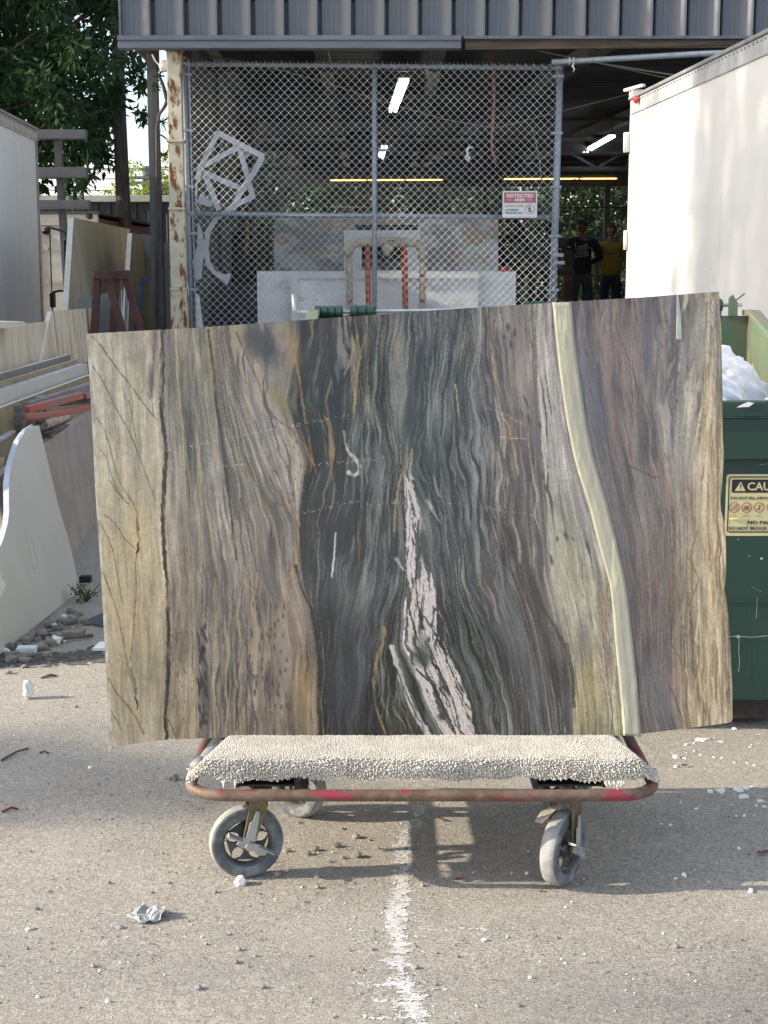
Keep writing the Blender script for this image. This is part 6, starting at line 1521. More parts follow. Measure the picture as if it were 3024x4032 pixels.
# printing on the black shirt, standing a little off the back of the cloth
m_print = mat('white shirt print', (.34, .37, .38, 1), (.28, .30, .31, 1), scale=20, rough=.8)
pr = bpy.data.objects.new('shirt_print', None); COL.objects.link(pr); pr.location = (p1.x, PY - .14, 2.0); adopt(pr, t1); pr.empty_display_size = .02
yb_ = PY - .168
def sx_(u, v): p = aty(u, v, yb_); return p.x, p.z
xa, za = sx_(2256, 988); xb, _ = sx_(2327, 988)
text('MOSQUERA', xa, za, .062, m_print, pr, yb_, bold=.0015, width=xb - xa, rot=Matrix.Rotation(R(90), 4, 'X') @ Matrix.Rotation(R(7), 4, 'Z'))
b = MB()
for (u0, v0, u1, v1, h) in ((2269, 994, 2312, 986, .012), (2262, 1003, 2275, 1001, .020), (2279, 1001, 2293, 998, .020), (2297, 998, 2318, 995, .022), (2262, 1013, 2275, 1011, .022), (2279, 1010, 2292, 1008, .022), (2296, 1008, 2318, 1005, .022)):
    a_ = aty(u0, v0, yb_); c_ = aty(u1, v1, yb_); b.beam(a_, c_, .0015, h, (0, 0, 1))
b.build('print_lines', m_print, pr)
b = MB(); b.prism([aty(*p, yb_) for p in ((2268, 970), (2300, 966), (2309, 958), (2314, 962), (2311, 968), (2290, 972))], (0, .0015, 0)); b.prism([aty(*p, yb_) for p in ((2263, 957), (2268, 956), (2268, 972), (2263, 973))], (0, .0015, 0)); b.build('print_emblem', m_print, pr)
b = MB(); a_ = aty(2388, 999, PY + .52); c_ = aty(2430, 997, PY + .52); b.beam(a_, c_, .002, .014, (0, 0, 1)); o = b.build('chest_print', m_dark); adopt(o, t2)

# ------------------------------------------------------------------ white box truck on the right
m_truckw = mat('white truck panel', (.69, .685, .67, 1), (.64, .635, .62, 1), scale=1.2, rough=.42, c3=(.55, .50, .44, 1), scale3=7, lo3=.68, hi3=.74, stretch3=(1, 1, .4))
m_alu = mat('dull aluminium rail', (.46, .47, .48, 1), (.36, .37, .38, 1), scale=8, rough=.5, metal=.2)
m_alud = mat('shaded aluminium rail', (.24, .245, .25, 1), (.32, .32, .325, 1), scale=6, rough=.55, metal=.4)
m_lampred = mat('red marker lens', (.55, .02, .03, 1), (.5, .03, .04, 1), scale=5, rough=.2)
def box_truck(corner, yaw, L, Wd, sgn, z0, z1, mside, label, far_trim=True):
    """corner: far lower end of the visible side; yaw of the long axis; sgn: which way the body extends from that side"""
    c = Vector(corner); d = Vector((math.sin(yaw), math.cos(yaw), 0)); w = Vector((math.cos(yaw), -math.sin(yaw), 0)) * sgn
    t = thing('box_truck', label, 'truck', (c.x, c.y, 0)); near = c - d * L
    def P(a, s, z): return c - d * a + w * s + Vector((0, 0, z - c.z))
    def slab_(a0, a1, s0, s1, za, zb, bb): bb.hexa(P(a0, s0, za), P(a1, s0, za), P(a1, s1, za), P(a0, s1, za), P(a0, s0, zb), P(a1, s0, zb), P(a1, s1, zb), P(a0, s1, zb))
    pn = 1.22; a = 0
    while a < L:                                                   # side skin in sheets
        b = MB(); slab_(a + .0015, min(a + pn, L) - .0015, 0, .02, z0, z1 - .12, b); b.build('side_panel', mside, t); a += pn
    b = MB(); slab_(0, L, .021, Wd, z0, z1 - .02, b); b.build('box_body', mside, t)
    b = MB(); slab_(-.012, L + .01, -.014, .03, z1 - .135, z1 - .025, b); b.build('top_rail', m_alu, t, .004)
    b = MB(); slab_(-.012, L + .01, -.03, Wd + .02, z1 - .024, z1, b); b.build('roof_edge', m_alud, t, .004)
    b = MB(); slab_(-.014, L, -.012, .03, z0 - .10, z0 - .001, b); b.build('bottom_rail', m_alu, t, .004)
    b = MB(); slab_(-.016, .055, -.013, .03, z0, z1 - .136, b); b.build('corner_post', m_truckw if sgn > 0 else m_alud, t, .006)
    b = MB(); k = 0
    for aa in np.arange(.10, L, .075):
        q_ = P(aa, -.016, z1 - .045); b.lathe([(0, .007), (.005, .005), (.006, 0)], q_, -w, 6, smooth=False)
        if sgn < 0:
            q_ = P(aa, -.016, z1 - .11); b.lathe([(0, .006), (.005, .004), (.006, 0)], q_, -w, 6, smooth=False)
    if sgn < 0:
        for aa in np.arange(.16, L, .305):
            for zz in np.arange(z0 + .05, z1 - .2, .105): b.lathe([(0, .0042), (.002, .003), (.003, 0)], P(aa, .0, zz), -w, 5, smooth=False)
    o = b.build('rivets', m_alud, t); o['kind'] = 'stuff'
    for s in (.45, Wd - .45):
        b = MB(); slab_(0, L, s - .05, s + .05, z0 - .30, z0 - .101, b); b.build('chassis_rail', m_chan, t)
    for aa in (1.2, L - 1.0):
        for s in (.03, Wd - .31):
            b = MB(); b.lathe([(0, .22), (0, .40), (.03, .47), (.25, .47), (.28, .40), (.28, .22)], P(aa, s, .475), w, 24); b.build('wheel', m_tyre, t)
            b = MB(); b.lathe([(.04, 0), (.04, .10), (.09, .12), (.06, .215), (.02, .225), (.02, .235)], P(aa, s, .475), w, 20); b.build('wheel_rim', m_alud, t)
    return t, P
cR = aty(2490, 398, 12.0)
yawR = math.atan((1081 - 1512) / FPX)
truckR, PR = box_truck(cR, yawR, 7.0, 2.35, 1, 1.02, cR.z + .03, m_truckw, 'white box truck on the right with dappled shade on its long side')
zt = cR.z + .03
for v in (560, 945):
    p = aty(2476, v, 12.0); b = MB(); b.box((p.x - .03, 11.98, p.z - .075), (p.x + .025, 12.06, p.z + .075)); b.tube([(p.x - .03, 11.98, p.z - .07), (p.x - .03, 11.98, p.z + .07)], .016, 8); b.build('door_hinge', m_truckw, truckR)
b = MB(); q_ = PR(.28, -.03, zt - .05); b.lathe([(0, .032), (.016, .029), (.024, .018), (.026, 0)], q_, Vector((-1, -.1, 0)), 14); b.build('marker_lamp', m_lampred, truckR)
b = MB(); q_ = PR(.05, -.01, zt + .03); b.box((q_.x - .02, q_.y - .1, q_.z - .04), (q_.x + .06, q_.y + .05, q_.z + .01)); b.beam(q_ + Vector((-.06, 0, .015)), q_ + Vector((.05, -.2, .03)), .03, .02); b.build('corner_bracket', m_truckw, truckR)
m_scuff = mat('brown scuff', (.40, .33, .28, 1), (.5, .42, .36, 1), scale=20, rough=.7)
def scuff(pts, w):
    d = Vector((math.sin(yawR), math.cos(yawR), 0)); n = Vector((-math.cos(yawR), math.sin(yawR), 0)); p0 = cR + n * .0012
    W_ = [onp(u, v, p0, n) for u, v in pts]; b = MB(); vs = []
    for i, p in enumerate(W_):
        t_ = (W_[min(i + 1, len(W_) - 1)] - W_[max(i - 1, 0)]).normalized(); s = t_.cross(n) * w * (.4 if i in (0, len(W_) - 1) else 1); vs += [p - s, p + s]
    b.add(vs, [(2 * i, 2 * i + 1, 2 * i + 3, 2 * i + 2) for i in range(len(W_) - 1)]); b.build('scuff_mark', m_scuff, truckR)
scuff([(2500, 458), (2520, 460), (2540, 452), (2558, 442)], .010); scuff([(2478, 1050), (2490, 1053), (2500, 1052)], .006); scuff([(2476, 1100), (2490, 1110), (2512, 1120)], .005)
[scuff([(u, v), (u + 2, v + 9)], .004) for u, v in ((2670, 835), (2711, 838), (2810, 828), (2945, 812), (2555, 928), (2640, 930), (2750, 930), (2870, 925), (2712, 1000), (2600, 700), (2560, 470))]; scuff([(2672, 470), (2674, 482)], .008); scuff([(2790, 1055), (2796, 1060)], .006); scuff([(2880, 398), (2884, 402)], .006)

# ------------------------------------------------------------------ silver truck on the left
m_silver = mat('brushed silver truck side', (.74, .79, .86, 1), (.64, .69, .77, 1), scale=1.1, stretch=(1, 1, .25), rough=.38, metal=.0, c3=(.72, .73, .74, 1), scale3=3, lo3=.6, hi3=.7, stretch3=(1, 1, .5))
cL = aty(140, 512, 16.0); yawL = math.atan((1268 - 1512) / FPX)
truckL, PL = box_truck(cL, yawL, 6.6, 2.3, -1, 1.05, cL.z + .02, m_silver, 'silver riveted box truck at the left edge behind the stone stacks')
m_glass = mat('dark cab glass', (.012, .014, .016, 1), rough=.08)
m_cab = mat('white cab paint', (.62, .63, .65, 1), (.56, .57, .59, 1), scale=2, rough=.35)
def cab():
    S0 = .30
    prof = [(-.12, .62), (-1.75, .62), (-1.86, 1.0), (-1.80, 1.35), (-1.42, 2.12), (-1.1, 2.22), (-.12, 2.22)]
    b = MB(); b.prism([PL(a, S0, z) for a, z in prof], PL(0, 2.12, 1) - PL(0, 0, 1)); b.build('cab', m_cab, truckL, .03)
    b = MB(); b.prism([PL(a, S0 - .006, z) for a, z in ((-.45, 1.42), (-1.55, 1.40), (-1.32, 2.02), (-.45, 2.06))], PL(0, .004, 1) - PL(0, 0, 1)); b.build('side_window', m_glass, truckL)
    b = MB(); b.prism([PL(a, S0 - .008, z) for a, z in ((-.14, .7), (-.30, .7), (-.36, 1.6), (-.26, 2.2), (-.14, 2.2))], PL(0, .006, 1) - PL(0, 0, 1)); b.build('cab_gap_seal', m_black, truckL)
    for a in (-1.2,):
        b = MB(); b.lathe([(0, .2), (0, .38), (.03, .44), (.24, .44), (.27, .38), (.27, .2)], PL(a, .34, .445), PL(0, 1, 1) - PL(0, 0, 1), 22); b.build('wheel', m_tyre, truckL)
    Ym = 17.3
    def mir(pts, r, nm): 
        bb = MB(); bb.tube([aty(u, v, Ym) for u, v in pts], r, 7); bb.build(nm, m_black, truckL)
    mir([(163, 900), (190, 895), (225, 903), (255, 915), (268, 935)], .014, 'mirror_arm'); mir([(196, 1165), (212, 1150), (235, 1145), (258, 1146)], .014, 'mirror_arm')
    for (u0, v0, u1, v1, rr) in ((252, 938, 282, 1072, .03), (197, 1152, 218, 1212, .03)):
        a_, c_ = aty(u0, v0, Ym), aty(u1, v1, Ym); bb = MB(); bb.box((a_.x, Ym - .05, c_.z), (c_.x, Ym + .06, a_.z)); bb.build('mirror', m_black, truckL, .02)
    a_ = aty(182, 910, Ym); bb = MB(); bb.blob(a_, .07, 2, 0, sq=(.75, .9, .62), sub=2, smooth=True); bb.build('mirror', m_black, truckL)
    a_ = aty(165, 1250, 16.05); bb = MB(); bb.box((a_.x - .02, 16.03, a_.z - .03), (a_.x + .02, 16.05, a_.z + .03)); bb.build('side_lamp', m_lampred, truckL)
cab()

# ------------------------------------------------------------------ container, rack and distant shed on the left
m_cont = mat('dirty cream container', (.50, .47, .41, 1), (.40, .37, .32, 1), scale=3, rough=.6, c3=(.30, .10, .05, 1), scale3=3.2, lo3=.62, hi3=.68, stretch3=(1, 1, 1.4))
m_contr = mat('faded red container', (.28, .12, .09, 1), (.22, .09, .07, 1), scale=3, rough=.7)
CY = 21.0
c0 = aty(150, 842, CY); c1 = aty(372, 842, CY); zc = c0.z
cont = thing('shipping_container', 'dirty cream shipping container with rust streaks behind the silver truck', 'container', ((c0.x + c1.x) / 2, CY, 0))
b = MB(); b.box((c0.x - 1.1, CY + .06, .05), (c1.x, CY + 6, zc - .05)); b.build('box', m_contr, cont)
b = MB(); b.box((c0.x - 1.12, CY - .03, zc - .16), (c1.x + .04, CY + .055, zc)); b.build('header', m_cont, cont, .01)
for i in range(3):
    x0 = c0.x - 1.1 + i * ((c1.x - c0.x + 1.1) / 3); x1 = c0.x - 1.1 + (i + 1) * ((c1.x - c0.x + 1.1) / 3)
    b = MB(); b.box((x0 + .01, CY, .15), (x1 - .01, CY + .05, zc - .165)); b.build('door_leaf', m_cont, cont)
    for zz in (.6, 1.05, 1.5, 1.95):
        b = MB(); b.box((x0 + .03, CY - .018, zz), (x1 - .03, CY - .0005, zz + .05)); b.build('door_rib', m_cont, cont)
    b = MB(); b.tube([(x1 - .12, CY - .05, .2), (x1 - .12, CY - .05, zc - .2)], .022, 8); b.build('lock_rod', m_cont, cont)
b = MB(); b.box((c1.x - .09, CY - .04, .05), (c1.x + .05, CY + .05, zc - .001)); b.build('corner_post', m_cont, cont, .008)
b = MB(); q_ = aty(352, 851, CY - .045); b.lathe([(0, .045), (.004, .045), (.005, 0)], q_, (0, -1, 0), 12); b.build('lifting_hole', m_black, cont)
b = MB(); b.box((c0.x - 1.15, CY - .06, zc + .001), (c1.x + .08, CY + 6, zc + .03)); b.build('roof_sheet', m_steel_dark, cont)
RKY = 18.5
rk = thing('cantilever_rack', 'tall dark steel rack with three horizontal arms between the silver truck and the tree', 'rack', (aty(232, 700, RKY).x, RKY, 0))
m_arm = mat('slate grey steel', (.095, .092, .098, 1), (.075, .073, .08, 1), scale=4, rough=.5)
pa = aty(226, 545, RKY + .1); pb_ = aty(243, 800, RKY + .1); e = pb_ + (pb_ - pa) * ((0 - pb_.z) / (pb_.z - pa.z))
b = MB(); b.beam(pa + Vector((0, 0, .05)), e, .075, .12, (0, 1, 0)); b.build('mast', m_arm, rk)
for (u0, v0, v1, u1) in ((100, 513, 545, 344), (110, 661, 697, 347), (120, 789, 820, 357)):
    a_, c_ = aty(u0, v0, RKY), aty(u1, v1, RKY)
    b = MB(); b.box((a_.x - .5, RKY - .10, c_.z), (c_.x, RKY + .02, a_.z)); b.box((a_.x - .5, RKY - .13, c_.z - .012), (c_.x, RKY + .03, c_.z - .001)); b.build('arm', m_arm, rk, .004)
# far dark shed
DY = 31.0
m_navy = mat('dark navy cladding', (.018, .021, .028, 1), (.026, .029, .037, 1), scale=4, rough=.5)
m_gutt = mat('pale green gutter', (.40, .42, .36, 1), (.34, .36, .31, 1), scale=5, rough=.6)
dz = aty(400, 770, DY).z
far = thing('far_shed', 'dark ribbed metal shed with a pale gutter behind the tree trunk', 'building', (-6, DY, 0))
pr_ = [(0, .0), (.20, .0), (.215, -.03), (.245, -.03), (.26, 0)]
b = MB(); V = [(x, y, z) for z in (0, dz - .15) for x, y in pr_]; n = len(pr_); b.add(V, [(i, i + 1, n + i + 1, n + i) for i in range(n - 1)])
pm2 = b.mesh('wall_panel', m_navy)
x = -11.0
while x < -3.2:
    o = bpy.data.objects.new('wall_panel', pm2); COL.objects.link(o); o.location = (x, DY, 0); o.parent = far; o.matrix_parent_inverse = Matrix.Translation(-Vector(far.location)); x += .26
b = MB(); b.box((-11, DY + .02, 0), (-3.2, DY + 5, dz - .02)); b.build('shed_body', m_navy, far)
b = MB(); b.box((-11.1, DY - .14, dz - .13), (-3.1, DY + .01, dz)); b.build('gutter', m_gutt, far, .01)
m_slit = mat('pale gap of light', (.46, .45, .38, 1), (.38, .37, .31, 1), scale=6, rough=.8)  # pale colour stands for slits of light between the shed's ribs
for i, u in enumerate((424, 452, 632, 655, 585)):
    a_, c_ = aty(u, 830 + 14 * (i % 2), 29.5), aty(u + 5, 1000, 29.5); b = MB(); b.box((a_.x, 29.5, 0), (c_.x, 29.52, a_.z)); tag(b.build('light_slit', m_slit), 'thin pale strip standing for a slit of light before the far dark shed', 'light slit', 'pale slits of light before the far shed')
# power pole and lines
UY = 60.0
m_pole = mat('grey utility wood', (.14, .13, .12, 1), (.10, .095, .09, 1), scale=5, rough=.9)
up = thing('utility_pole', 'thin utility pole with cross arm far behind the dark shed', 'utility pole', (aty(573, 800, UY).x, UY, 0))
a_ = aty(573, 655, UY); b = MB(); b.tube([a_, (a_.x, UY, 0)], .13, 8); b.build('pole', m_pole, up)
for v, wv in ((700, .9), (720, .6)):
    a_ = aty(573, v, UY - .15); b = MB(); b.beam(a_ - Vector((wv, 0, 0)), a_ + Vector((wv, 0, 0)), .1, .12); b.build('cross_arm', m_pole, up)
for i, (v0, v1) in enumerate(((655, 660), (700, 698), (745, 742), (658, 668))):
    Yw = UY - .2; W_ = [aty(60 + 620 * k / 8, v0 + (v1 - v0) * k / 8 + 6 * math.sin(math.pi * k / 8), Yw) for k in range(9)]
    b = MB(); b.tube(W_, .022, 5); tag(b.build('power_line', m_pole), ['topmost power line crossing the pale sky left of the workshop', 'second power line, level with the cross arm', 'lowest power line just above the far shed gutter', 'power line sagging beside the topmost one'][i], 'power line')
# ------------------------------------------------------------------ stone stock on the left
def stone(name, c1, c2, c3=None, sc=6, st=(1, 1, .12), lo3=.6, hi3=.7, rough=.55, sc3=None, st3=None):
    return mat(name, c1, c2, scale=sc, stretch=st, rough=rough, c3=c3, scale3=sc3 or sc * 1.6, lo3=lo3, hi3=hi3, stretch3=st3 or st, bump=.1)
m_onyx = stone('striped beige stone', (.56, .50, .37, 1), (.68, .62, .48, 1), (.42, .35, .23, 1), 7, (1.0, 1.6, .10), .56, .68)
m_onyx2 = stone('brown streaked beige stone', (.62, .54, .40, 1), (.74, .67, .53, 1), (.34, .22, .13, 1), 7, (1.0, 1.8, .12), .50, .66)
m_wedge = mat('white sawn edge', (.74, .71, .62, 1), (.64, .60, .50, 1), scale=14, rough=.7, bump=.3)
m_medge = mat('marbled white edge', (.68, .66, .63, 1), (.50, .47, .45, 1), scale=9, rough=.55)
m_ochre = mat('ochre stone edge', (.46, .33, .17, 1), (.56, .44, .26, 1), scale=7, rough=.7)
m_tan = mat('tan stone back', (.27, .235, .155, 1), (.34, .30, .21, 1), scale=5, stretch=(1, 1, .2), rough=.75, c3=(.40, .36, .26, 1), scale3=7, lo3=.62, hi3=.72, stretch3=(1, 1, .15))
m_tan2 = mat('darker tan stone back', (.24, .19, .10, 1), (.32, .27, .17, 1), scale=4, stretch=(1, 1, .2), rough=.75)
m_gslab = mat('grey stone back', (.24, .245, .25, 1), (.19, .195, .20, 1), scale=6, stretch=(1, 1, .3), rough=.75)
m_cream = mat('plain cream countertop', (.60, .59, .54, 1), (.56, .55, .50, 1), scale=3, rough=.4, c3=(.40, .39, .36, 1), scale3=24, lo3=.72, hi3=.76, stretch3=(1, 1, .3))
m_blueedge = mat('bluish filmed edge', (.46, .50, .58, 1), (.38, .42, .50, 1), scale=20, rough=.35)
m_pink = mat('pinkish grey stone', (.40, .345, .315, 1), (.33, .285, .26, 1), scale=5, rough=.8, c3=(.19, .16, .145, 1), scale3=22, lo3=.64, hi3=.70, stretch3=(1, 1, .28), bump=.3, bscale=30)
m_maroon = mat('maroon steel', (.065, .022, .021, 1), (.085, .032, .030, 1), scale=6, rough=.6)
m_salmon = mat('salmon painted bar', (.42, .14, .11, 1), (.36, .12, .10, 1), scale=7, rough=.5, c3=(.24, .19, .165, 1), scale3=14, lo3=.52, hi3=.60)
m_plank = mat('grey rotten plank', (.17, .145, .13, 1), (.08, .065, .055, 1), scale=9, stretch=(3, .35, 4), rough=.95, c3=(.36, .32, .29, 1), scale3=14, lo3=.58, hi3=.66, stretch3=(3, .3, 4), bump=.8, bscale=40, bstretch=(3, .3, 4))

def leaf_slab(name, px, X, lean, thick, mface, medge, label, group=None):
    """a slab whose face looks to +X (and a little up), outline measured on that plane"""
    n = Vector((1, 0, lean)).normalized()
    o = plate(name, px, (X, 8, 1.0), n, thick, [mface, medge], side=1)
    return tag(o, label, 'stone slab', group)
# back row: striped slabs on edge
leaf_slab('stone_slab', [(-60, 1293), (188, 1266), (158, 1452), (-60, 1560)], -2.40, .06, .03, m_onyx, m_wedge, 'striped beige slab at the left edge, lower one in the back row')
leaf_slab('stone_slab', [(203, 1226), (402, 1210), (372, 1420), (300, 1432), (159, 1453), (193, 1268)], -2.385, .06, .03, m_onyx2, m_wedge, 'beige slab with brown drip streaks along its top edge')
b = MB(); a_ = aty(-30, 1282, 8.3); c_ = aty(98, 1272, 9.6); b.hexa(*[Vector(p) for p in ((a_.x - .35, a_.y, a_.z - .02), (a_.x, a_.y, a_.z - .02), (c_.x, c_.y, c_.z - .02), (c_.x - .35, c_.y, c_.z - .02), (a_.x - .35, a_.y, a_.z + .03), (a_.x, a_.y, a_.z + .02), (c_.x, c_.y, c_.z + .01), (c_.x - .35, c_.y, c_.z + .02))])
tag(b.build('stone_offcut', m_wedge), 'pale offcut lying behind the top of the striped slab', 'offcut')
# front rows: thick edges seen from above
rows = [(-2.30, 1.03, .035, m_gslab, m_wedge, 'thin white-edged slab, rearmost of the four low slabs'),
        (-2.245, .995, .03, m_tan, m_ochre, 'ochre-edged slab, second from the back of the four low slabs'),
        (-2.18, .965, .055, m_cream, m_medge, 'thick white marbled slab, third of the four low slabs'),
        (-2.115, .895, .03, m_tan2, m_wedge, 'front one of the four low slabs, tan with a pale edge')]
for X, z, th, mf, me_, lab in rows:
    b = MB(); ya, yb2 = 6.9, 11.0; dx = .16
    b.prism([(X, ya, z), (X, yb2, z + .02), (X + dx * .0 + .055, yb2, z - .6), (X + .055, ya, z - .62)], Vector((-th, 0, 0)), 0, 1)
    tag(b.build('stone_slab', [mf, me_]), lab, 'stone slab', 'low leaning slabs on the left')
b = MB(); b.box((-2.55, 6.9, .16), (-2.08, 11.2, .36)); tag(b.build('rack_base', m_woodraw), 'timber base under the leaning slabs on the left', 'base')
# pinkish slab on edge in front of them
VPd = Vector((-.070, .9975, 0))
b = MB(); p0 = atz(335, 2117, 0); zt0 = .675; LN_ = Vector((-.115, 0, 0))
A_ = Vector((p0.x - VPd.x * 2.3, p0.y - 2.3, 0)); B_ = Vector((p0.x + VPd.x * 3.4, p0.y + 3.4, 0))
b.prism([A_ + Vector((0, 0, -.01)), B_ + Vector((0, 0, -.01)), B_ + LN_ + Vector((0, 0, zt0)), A_ + LN_ + Vector((0, 0, zt0))], Vector((-.05, 0, 0)), 0)
tag(b.build('stone_slab', m_pink, bevel=.006), 'rough pinkish grey slab standing on edge below the red bars', 'stone slab')
for yy in (6.2, 7.6, 9.2, 10.8):
    b = MB(); b.box((-2.6, yy, .0), (-2.1, yy + .1, .158)); tag(b.build('timber_bearer', m_woodraw), 'dark timber bearer under the stone rack', 'timber', 'bearers under the stone rack')
# planks, salmon bars, strap on top
def pv(u, v, X): return onp(u, v, (X - .245, 8.5, 0), (1, .070, 0))
def pv2(u, v, X): return onp(u, v, (X - .215, 8.5, 0), (.88, -.47, 0))
def bar(nm, ua, va, ub, vb, X, w, h, m, label, cat, bev=.002):
    f_ = pv2 if nm == 'steel_bar' else pv; a_, c_ = f_(ua, va, X), f_(ub, vb, X); b = MB(); b.beam(a_, c_, w, h, (0, 0, 1), 0); return tag(b.build(nm, m, bevel=bev), label, cat)
bar('plank', 168, 1722, 372, 1628, -1.745, .10, .045, m_plank, 'grey rotten plank along the top of the pinkish slab', 'plank', .006)
bar('plank', 110, 1690, 372, 1655, -1.86, .06, .05, m_plank, 'dark plank under the salmon bars', 'plank', .006)
bar('steel_bar', 78, 1652, 360, 1604, -1.79, .045, .035, m_salmon, 'salmon steel bar, lower one of the pile on the pinkish slab', 'bar')
bar('steel_bar', 105, 1614, 318, 1556, -1.84, .045, .04, m_salmon, 'salmon steel bar, upper one of the pile with a grey strap round it', 'bar')
bar('steel_bar', 95, 1640, 250, 1628, -1.70, .03, .03, m_salmon, 'thin salmon bar nearest to us in the pile, tilted across the others', 'bar')
bar('steel_bar', 200, 1590, 380, 1578, -1.86, .03, .03, m_plank, 'dark rusty bar lying between the two salmon bars', 'bar')
bar('steel_bar', 330, 1560, 372, 1550, -1.84, .045, .035, m_salmon, 'short salmon bar end showing beside the big slab', 'bar')
bar('steel_bar', 110, 1600, 372, 1515, -1.90, .04, .045, m_gslab, 'grey bar lying behind the salmon bars', 'bar')
b = MB(); a_ = pv(62, 1640, -1.80); b.prism([a_ + Vector(p) for p in ((0, -.03, -.12), (0, .02, -.12), (0, .03, .03), (0, .0, .07), (0, -.06, .07), (0, -.05, -.02))], (.05, 0, 0)); tag(b.build('timber_end', m_plank, bevel=.006), 'dark rotten timber end at the left of the salmon bars', 'timber')
b = MB(); P_ = [pv(160, 1570, -1.80), pv(175, 1592, -1.76), pv(172, 1610, -1.755), pv(180, 1625, -1.75), pv(190, 1640, -1.745)]; b.tube(P_, .010, 6, flat=.4); b.tube([pv(176, 1594, -1.755), pv(160, 1612, -1.75), pv(140, 1632, -1.75)], .010, 6, flat=.4)
tag(b.build('strap', m_rag), 'grey strap tied round the upper salmon bar', 'strap')
b = MB(); a_, c_ = pv(170, 1678, -1.77), pv(262, 1640, -1.77); d = c_ - a_
prof = []; nseg = 9
for i in range(nseg): prof += [(d.length * (i + .02) / nseg, .026), (d.length * (i + .7) / nseg, .030), (d.length * (i + .78) / nseg, .020), (d.length * (i + .98) / nseg, .020)]
b.lathe([(0, 0)] + prof + [(d.length, 0)], a_, d, 14, smooth=False); tag(b.build('spiral_tube', mat('stained cream tube', (.58, .53, .40, 1), (.30, .2, .13, 1), scale=22, lo=.45, hi=.6, rough=.7)), 'stained cream ribbed tube lying under the salmon bars', 'tube')
b = MB(); a_ = pv(150, 1582, -1.82); b.box((a_.x - .03, a_.y - .05, a_.z - .025), (a_.x + .03, a_.y + .05, a_.z + .035)); tag(b.build('metal_bracket', m_galv, bevel=.004), 'grey metal bracket on the salmon bars', 'bracket')
b = MB(); a_ = pv(322, 1552, -1.82); b.blob(a_, .05, 5, .3, sq=(.6, 1.2, .8)); tag(b.build('rubber_lump', m_black), 'black rubber lump on the salmon bars next to the big slab', 'lump')
b = MB(); b.tube([pv(-20, 1745, -1.7), pv(15, 1722, -1.72), pv(50, 1700, -1.74)], .02, 7, flat=.5); tag(b.build('rag', m_rag), 'grey rag below the dark timber end', 'rag')
for i in range(7):
    rr = random.Random(i); a_ = pv(rr.uniform(85, 340), rr.uniform(1660, 1690) - .1 * 0, -1.77); b = MB(); b.beam(a_, a_ + Vector((rr.uniform(-.03, .03), rr.uniform(.1, .3), rr.uniform(-.01, .02))), .018, .012); tag(b.build('splinter', m_plank), 'thin splintered stick among the planks and bars', 'stick', 'splintered sticks on the pinkish slab')

# cream countertop piece with a curved cut-out leaning at the front
Ab = atz(316, 2325, .004); Bb = atz(0, 2578, .004); Ct = aty(154, 1675, Ab.y)
nn = (Bb - Ab).cross(Ct - Ab).normalized()
outl = [(127, 1678), (154, 1674), (231, 1995), (271, 2126), (316, 2325), (150, 2458), (0, 2578), (-70, 2630), (-80, 2360), (-10, 2330), (12, 2285), (2, 2270), (-4, 2165), (14, 2120), (31, 2060), (36, 2010), (34, 1900), (44, 1830), (58, 1780), (74, 1735), (97, 1700)]
if nn.dot(_C - Ab) < 0: nn = -nn
ct = thing('countertop', 'cream countertop piece with a curved cut-out leaning at the left edge', 'countertop', Ab)
plate('board', outl, Ab, nn, .028, [m_cream, m_blueedge], ct, side=1)
b = MB(); cur = [(0, 2160), (12, 2120), (26, 2060), (30, 2010), (27, 1900), (38, 1825), (52, 1775), (70, 1728), (95, 1695), (125, 1676)]
W_ = [onp(u, v, Ab - nn * .014, nn) for u, v in cur]
b.tube(W_, .0105, 8, flat=.6); b.build('edge_film', m_blueedge, ct)
b = MB(); W_ = [onp(u, v, Ab + nn * .0012, nn) for u, v in ((101, 2096), (132, 2240), (150, 2232), (118, 2095))]
for i in range(3): b.beam(W_[i], W_[i + 1], .0012, .0004, nn)
b.build('pencil_mark', m_greyink, ct)
t_ = [(0, 2268), (24, 2300), (8, 2345), (-60, 2420), (-60, 2260)]
tag(plate('stone_offcut', t_, Ab + nn * .12, nn, .03, [m_white, m_blueedge], side=1), 'white pointed offcut at the left edge in front of the cream countertop', 'offcut')
tag(plate('stone_slab', [(-60, 1790), (18, 1802), (14, 1900), (10, 1990), (-60, 2060)], Ab - nn * .30, nn, .05, [m_ochre, m_wedge], side=1), 'ochre slab edge peeping out behind the cream countertop', 'stone slab')

# mid-distance slabs beside the workshop
def tallslab(px, X, th, mf, me_, label, lean=.09):
    n = Vector((1, 0, lean)).normalized(); return tag(plate('stone_slab', px, (X, 14, 1.2), n, th, [mf, me_], side=1), label, 'stone slab')
def lshape(X, Y, zt, w): pass
o = tallslab([(290, 857), (512, 902), (505, 1000), (470, 1500), (258, 1500), (268, 1215)], -2.70, .05, m_tan, m_wedge, 'tall tan slab with a thick white edge beside the silver truck')
tallslab([(520, 918), (558, 925), (600, 1130), (600, 1420), (488, 1420)], -2.42, .045, m_tan2, m_wedge, 'narrow tan slab behind the maroon frames', .05)
tag(plate('stone_slab', [(556, 920), (596, 926), (606, 1165), (602, 1160)], (0, 15.6, 0), (0, -1, 0), .04, [m_gslab, m_wedge], side=1), 'grey slab sliver leaning beside the bronze downpipe', 'stone slab')
tag(plate('stone_slab', [(304, 1178), (430, 1150), (478, 1142), (474, 1420), (304, 1420)], (0, 12.6, 0), (0, -1, 0), .04, [m_gslab, m_wedge], side=1), 'low grey slab standing behind the maroon frames', 'stone slab')
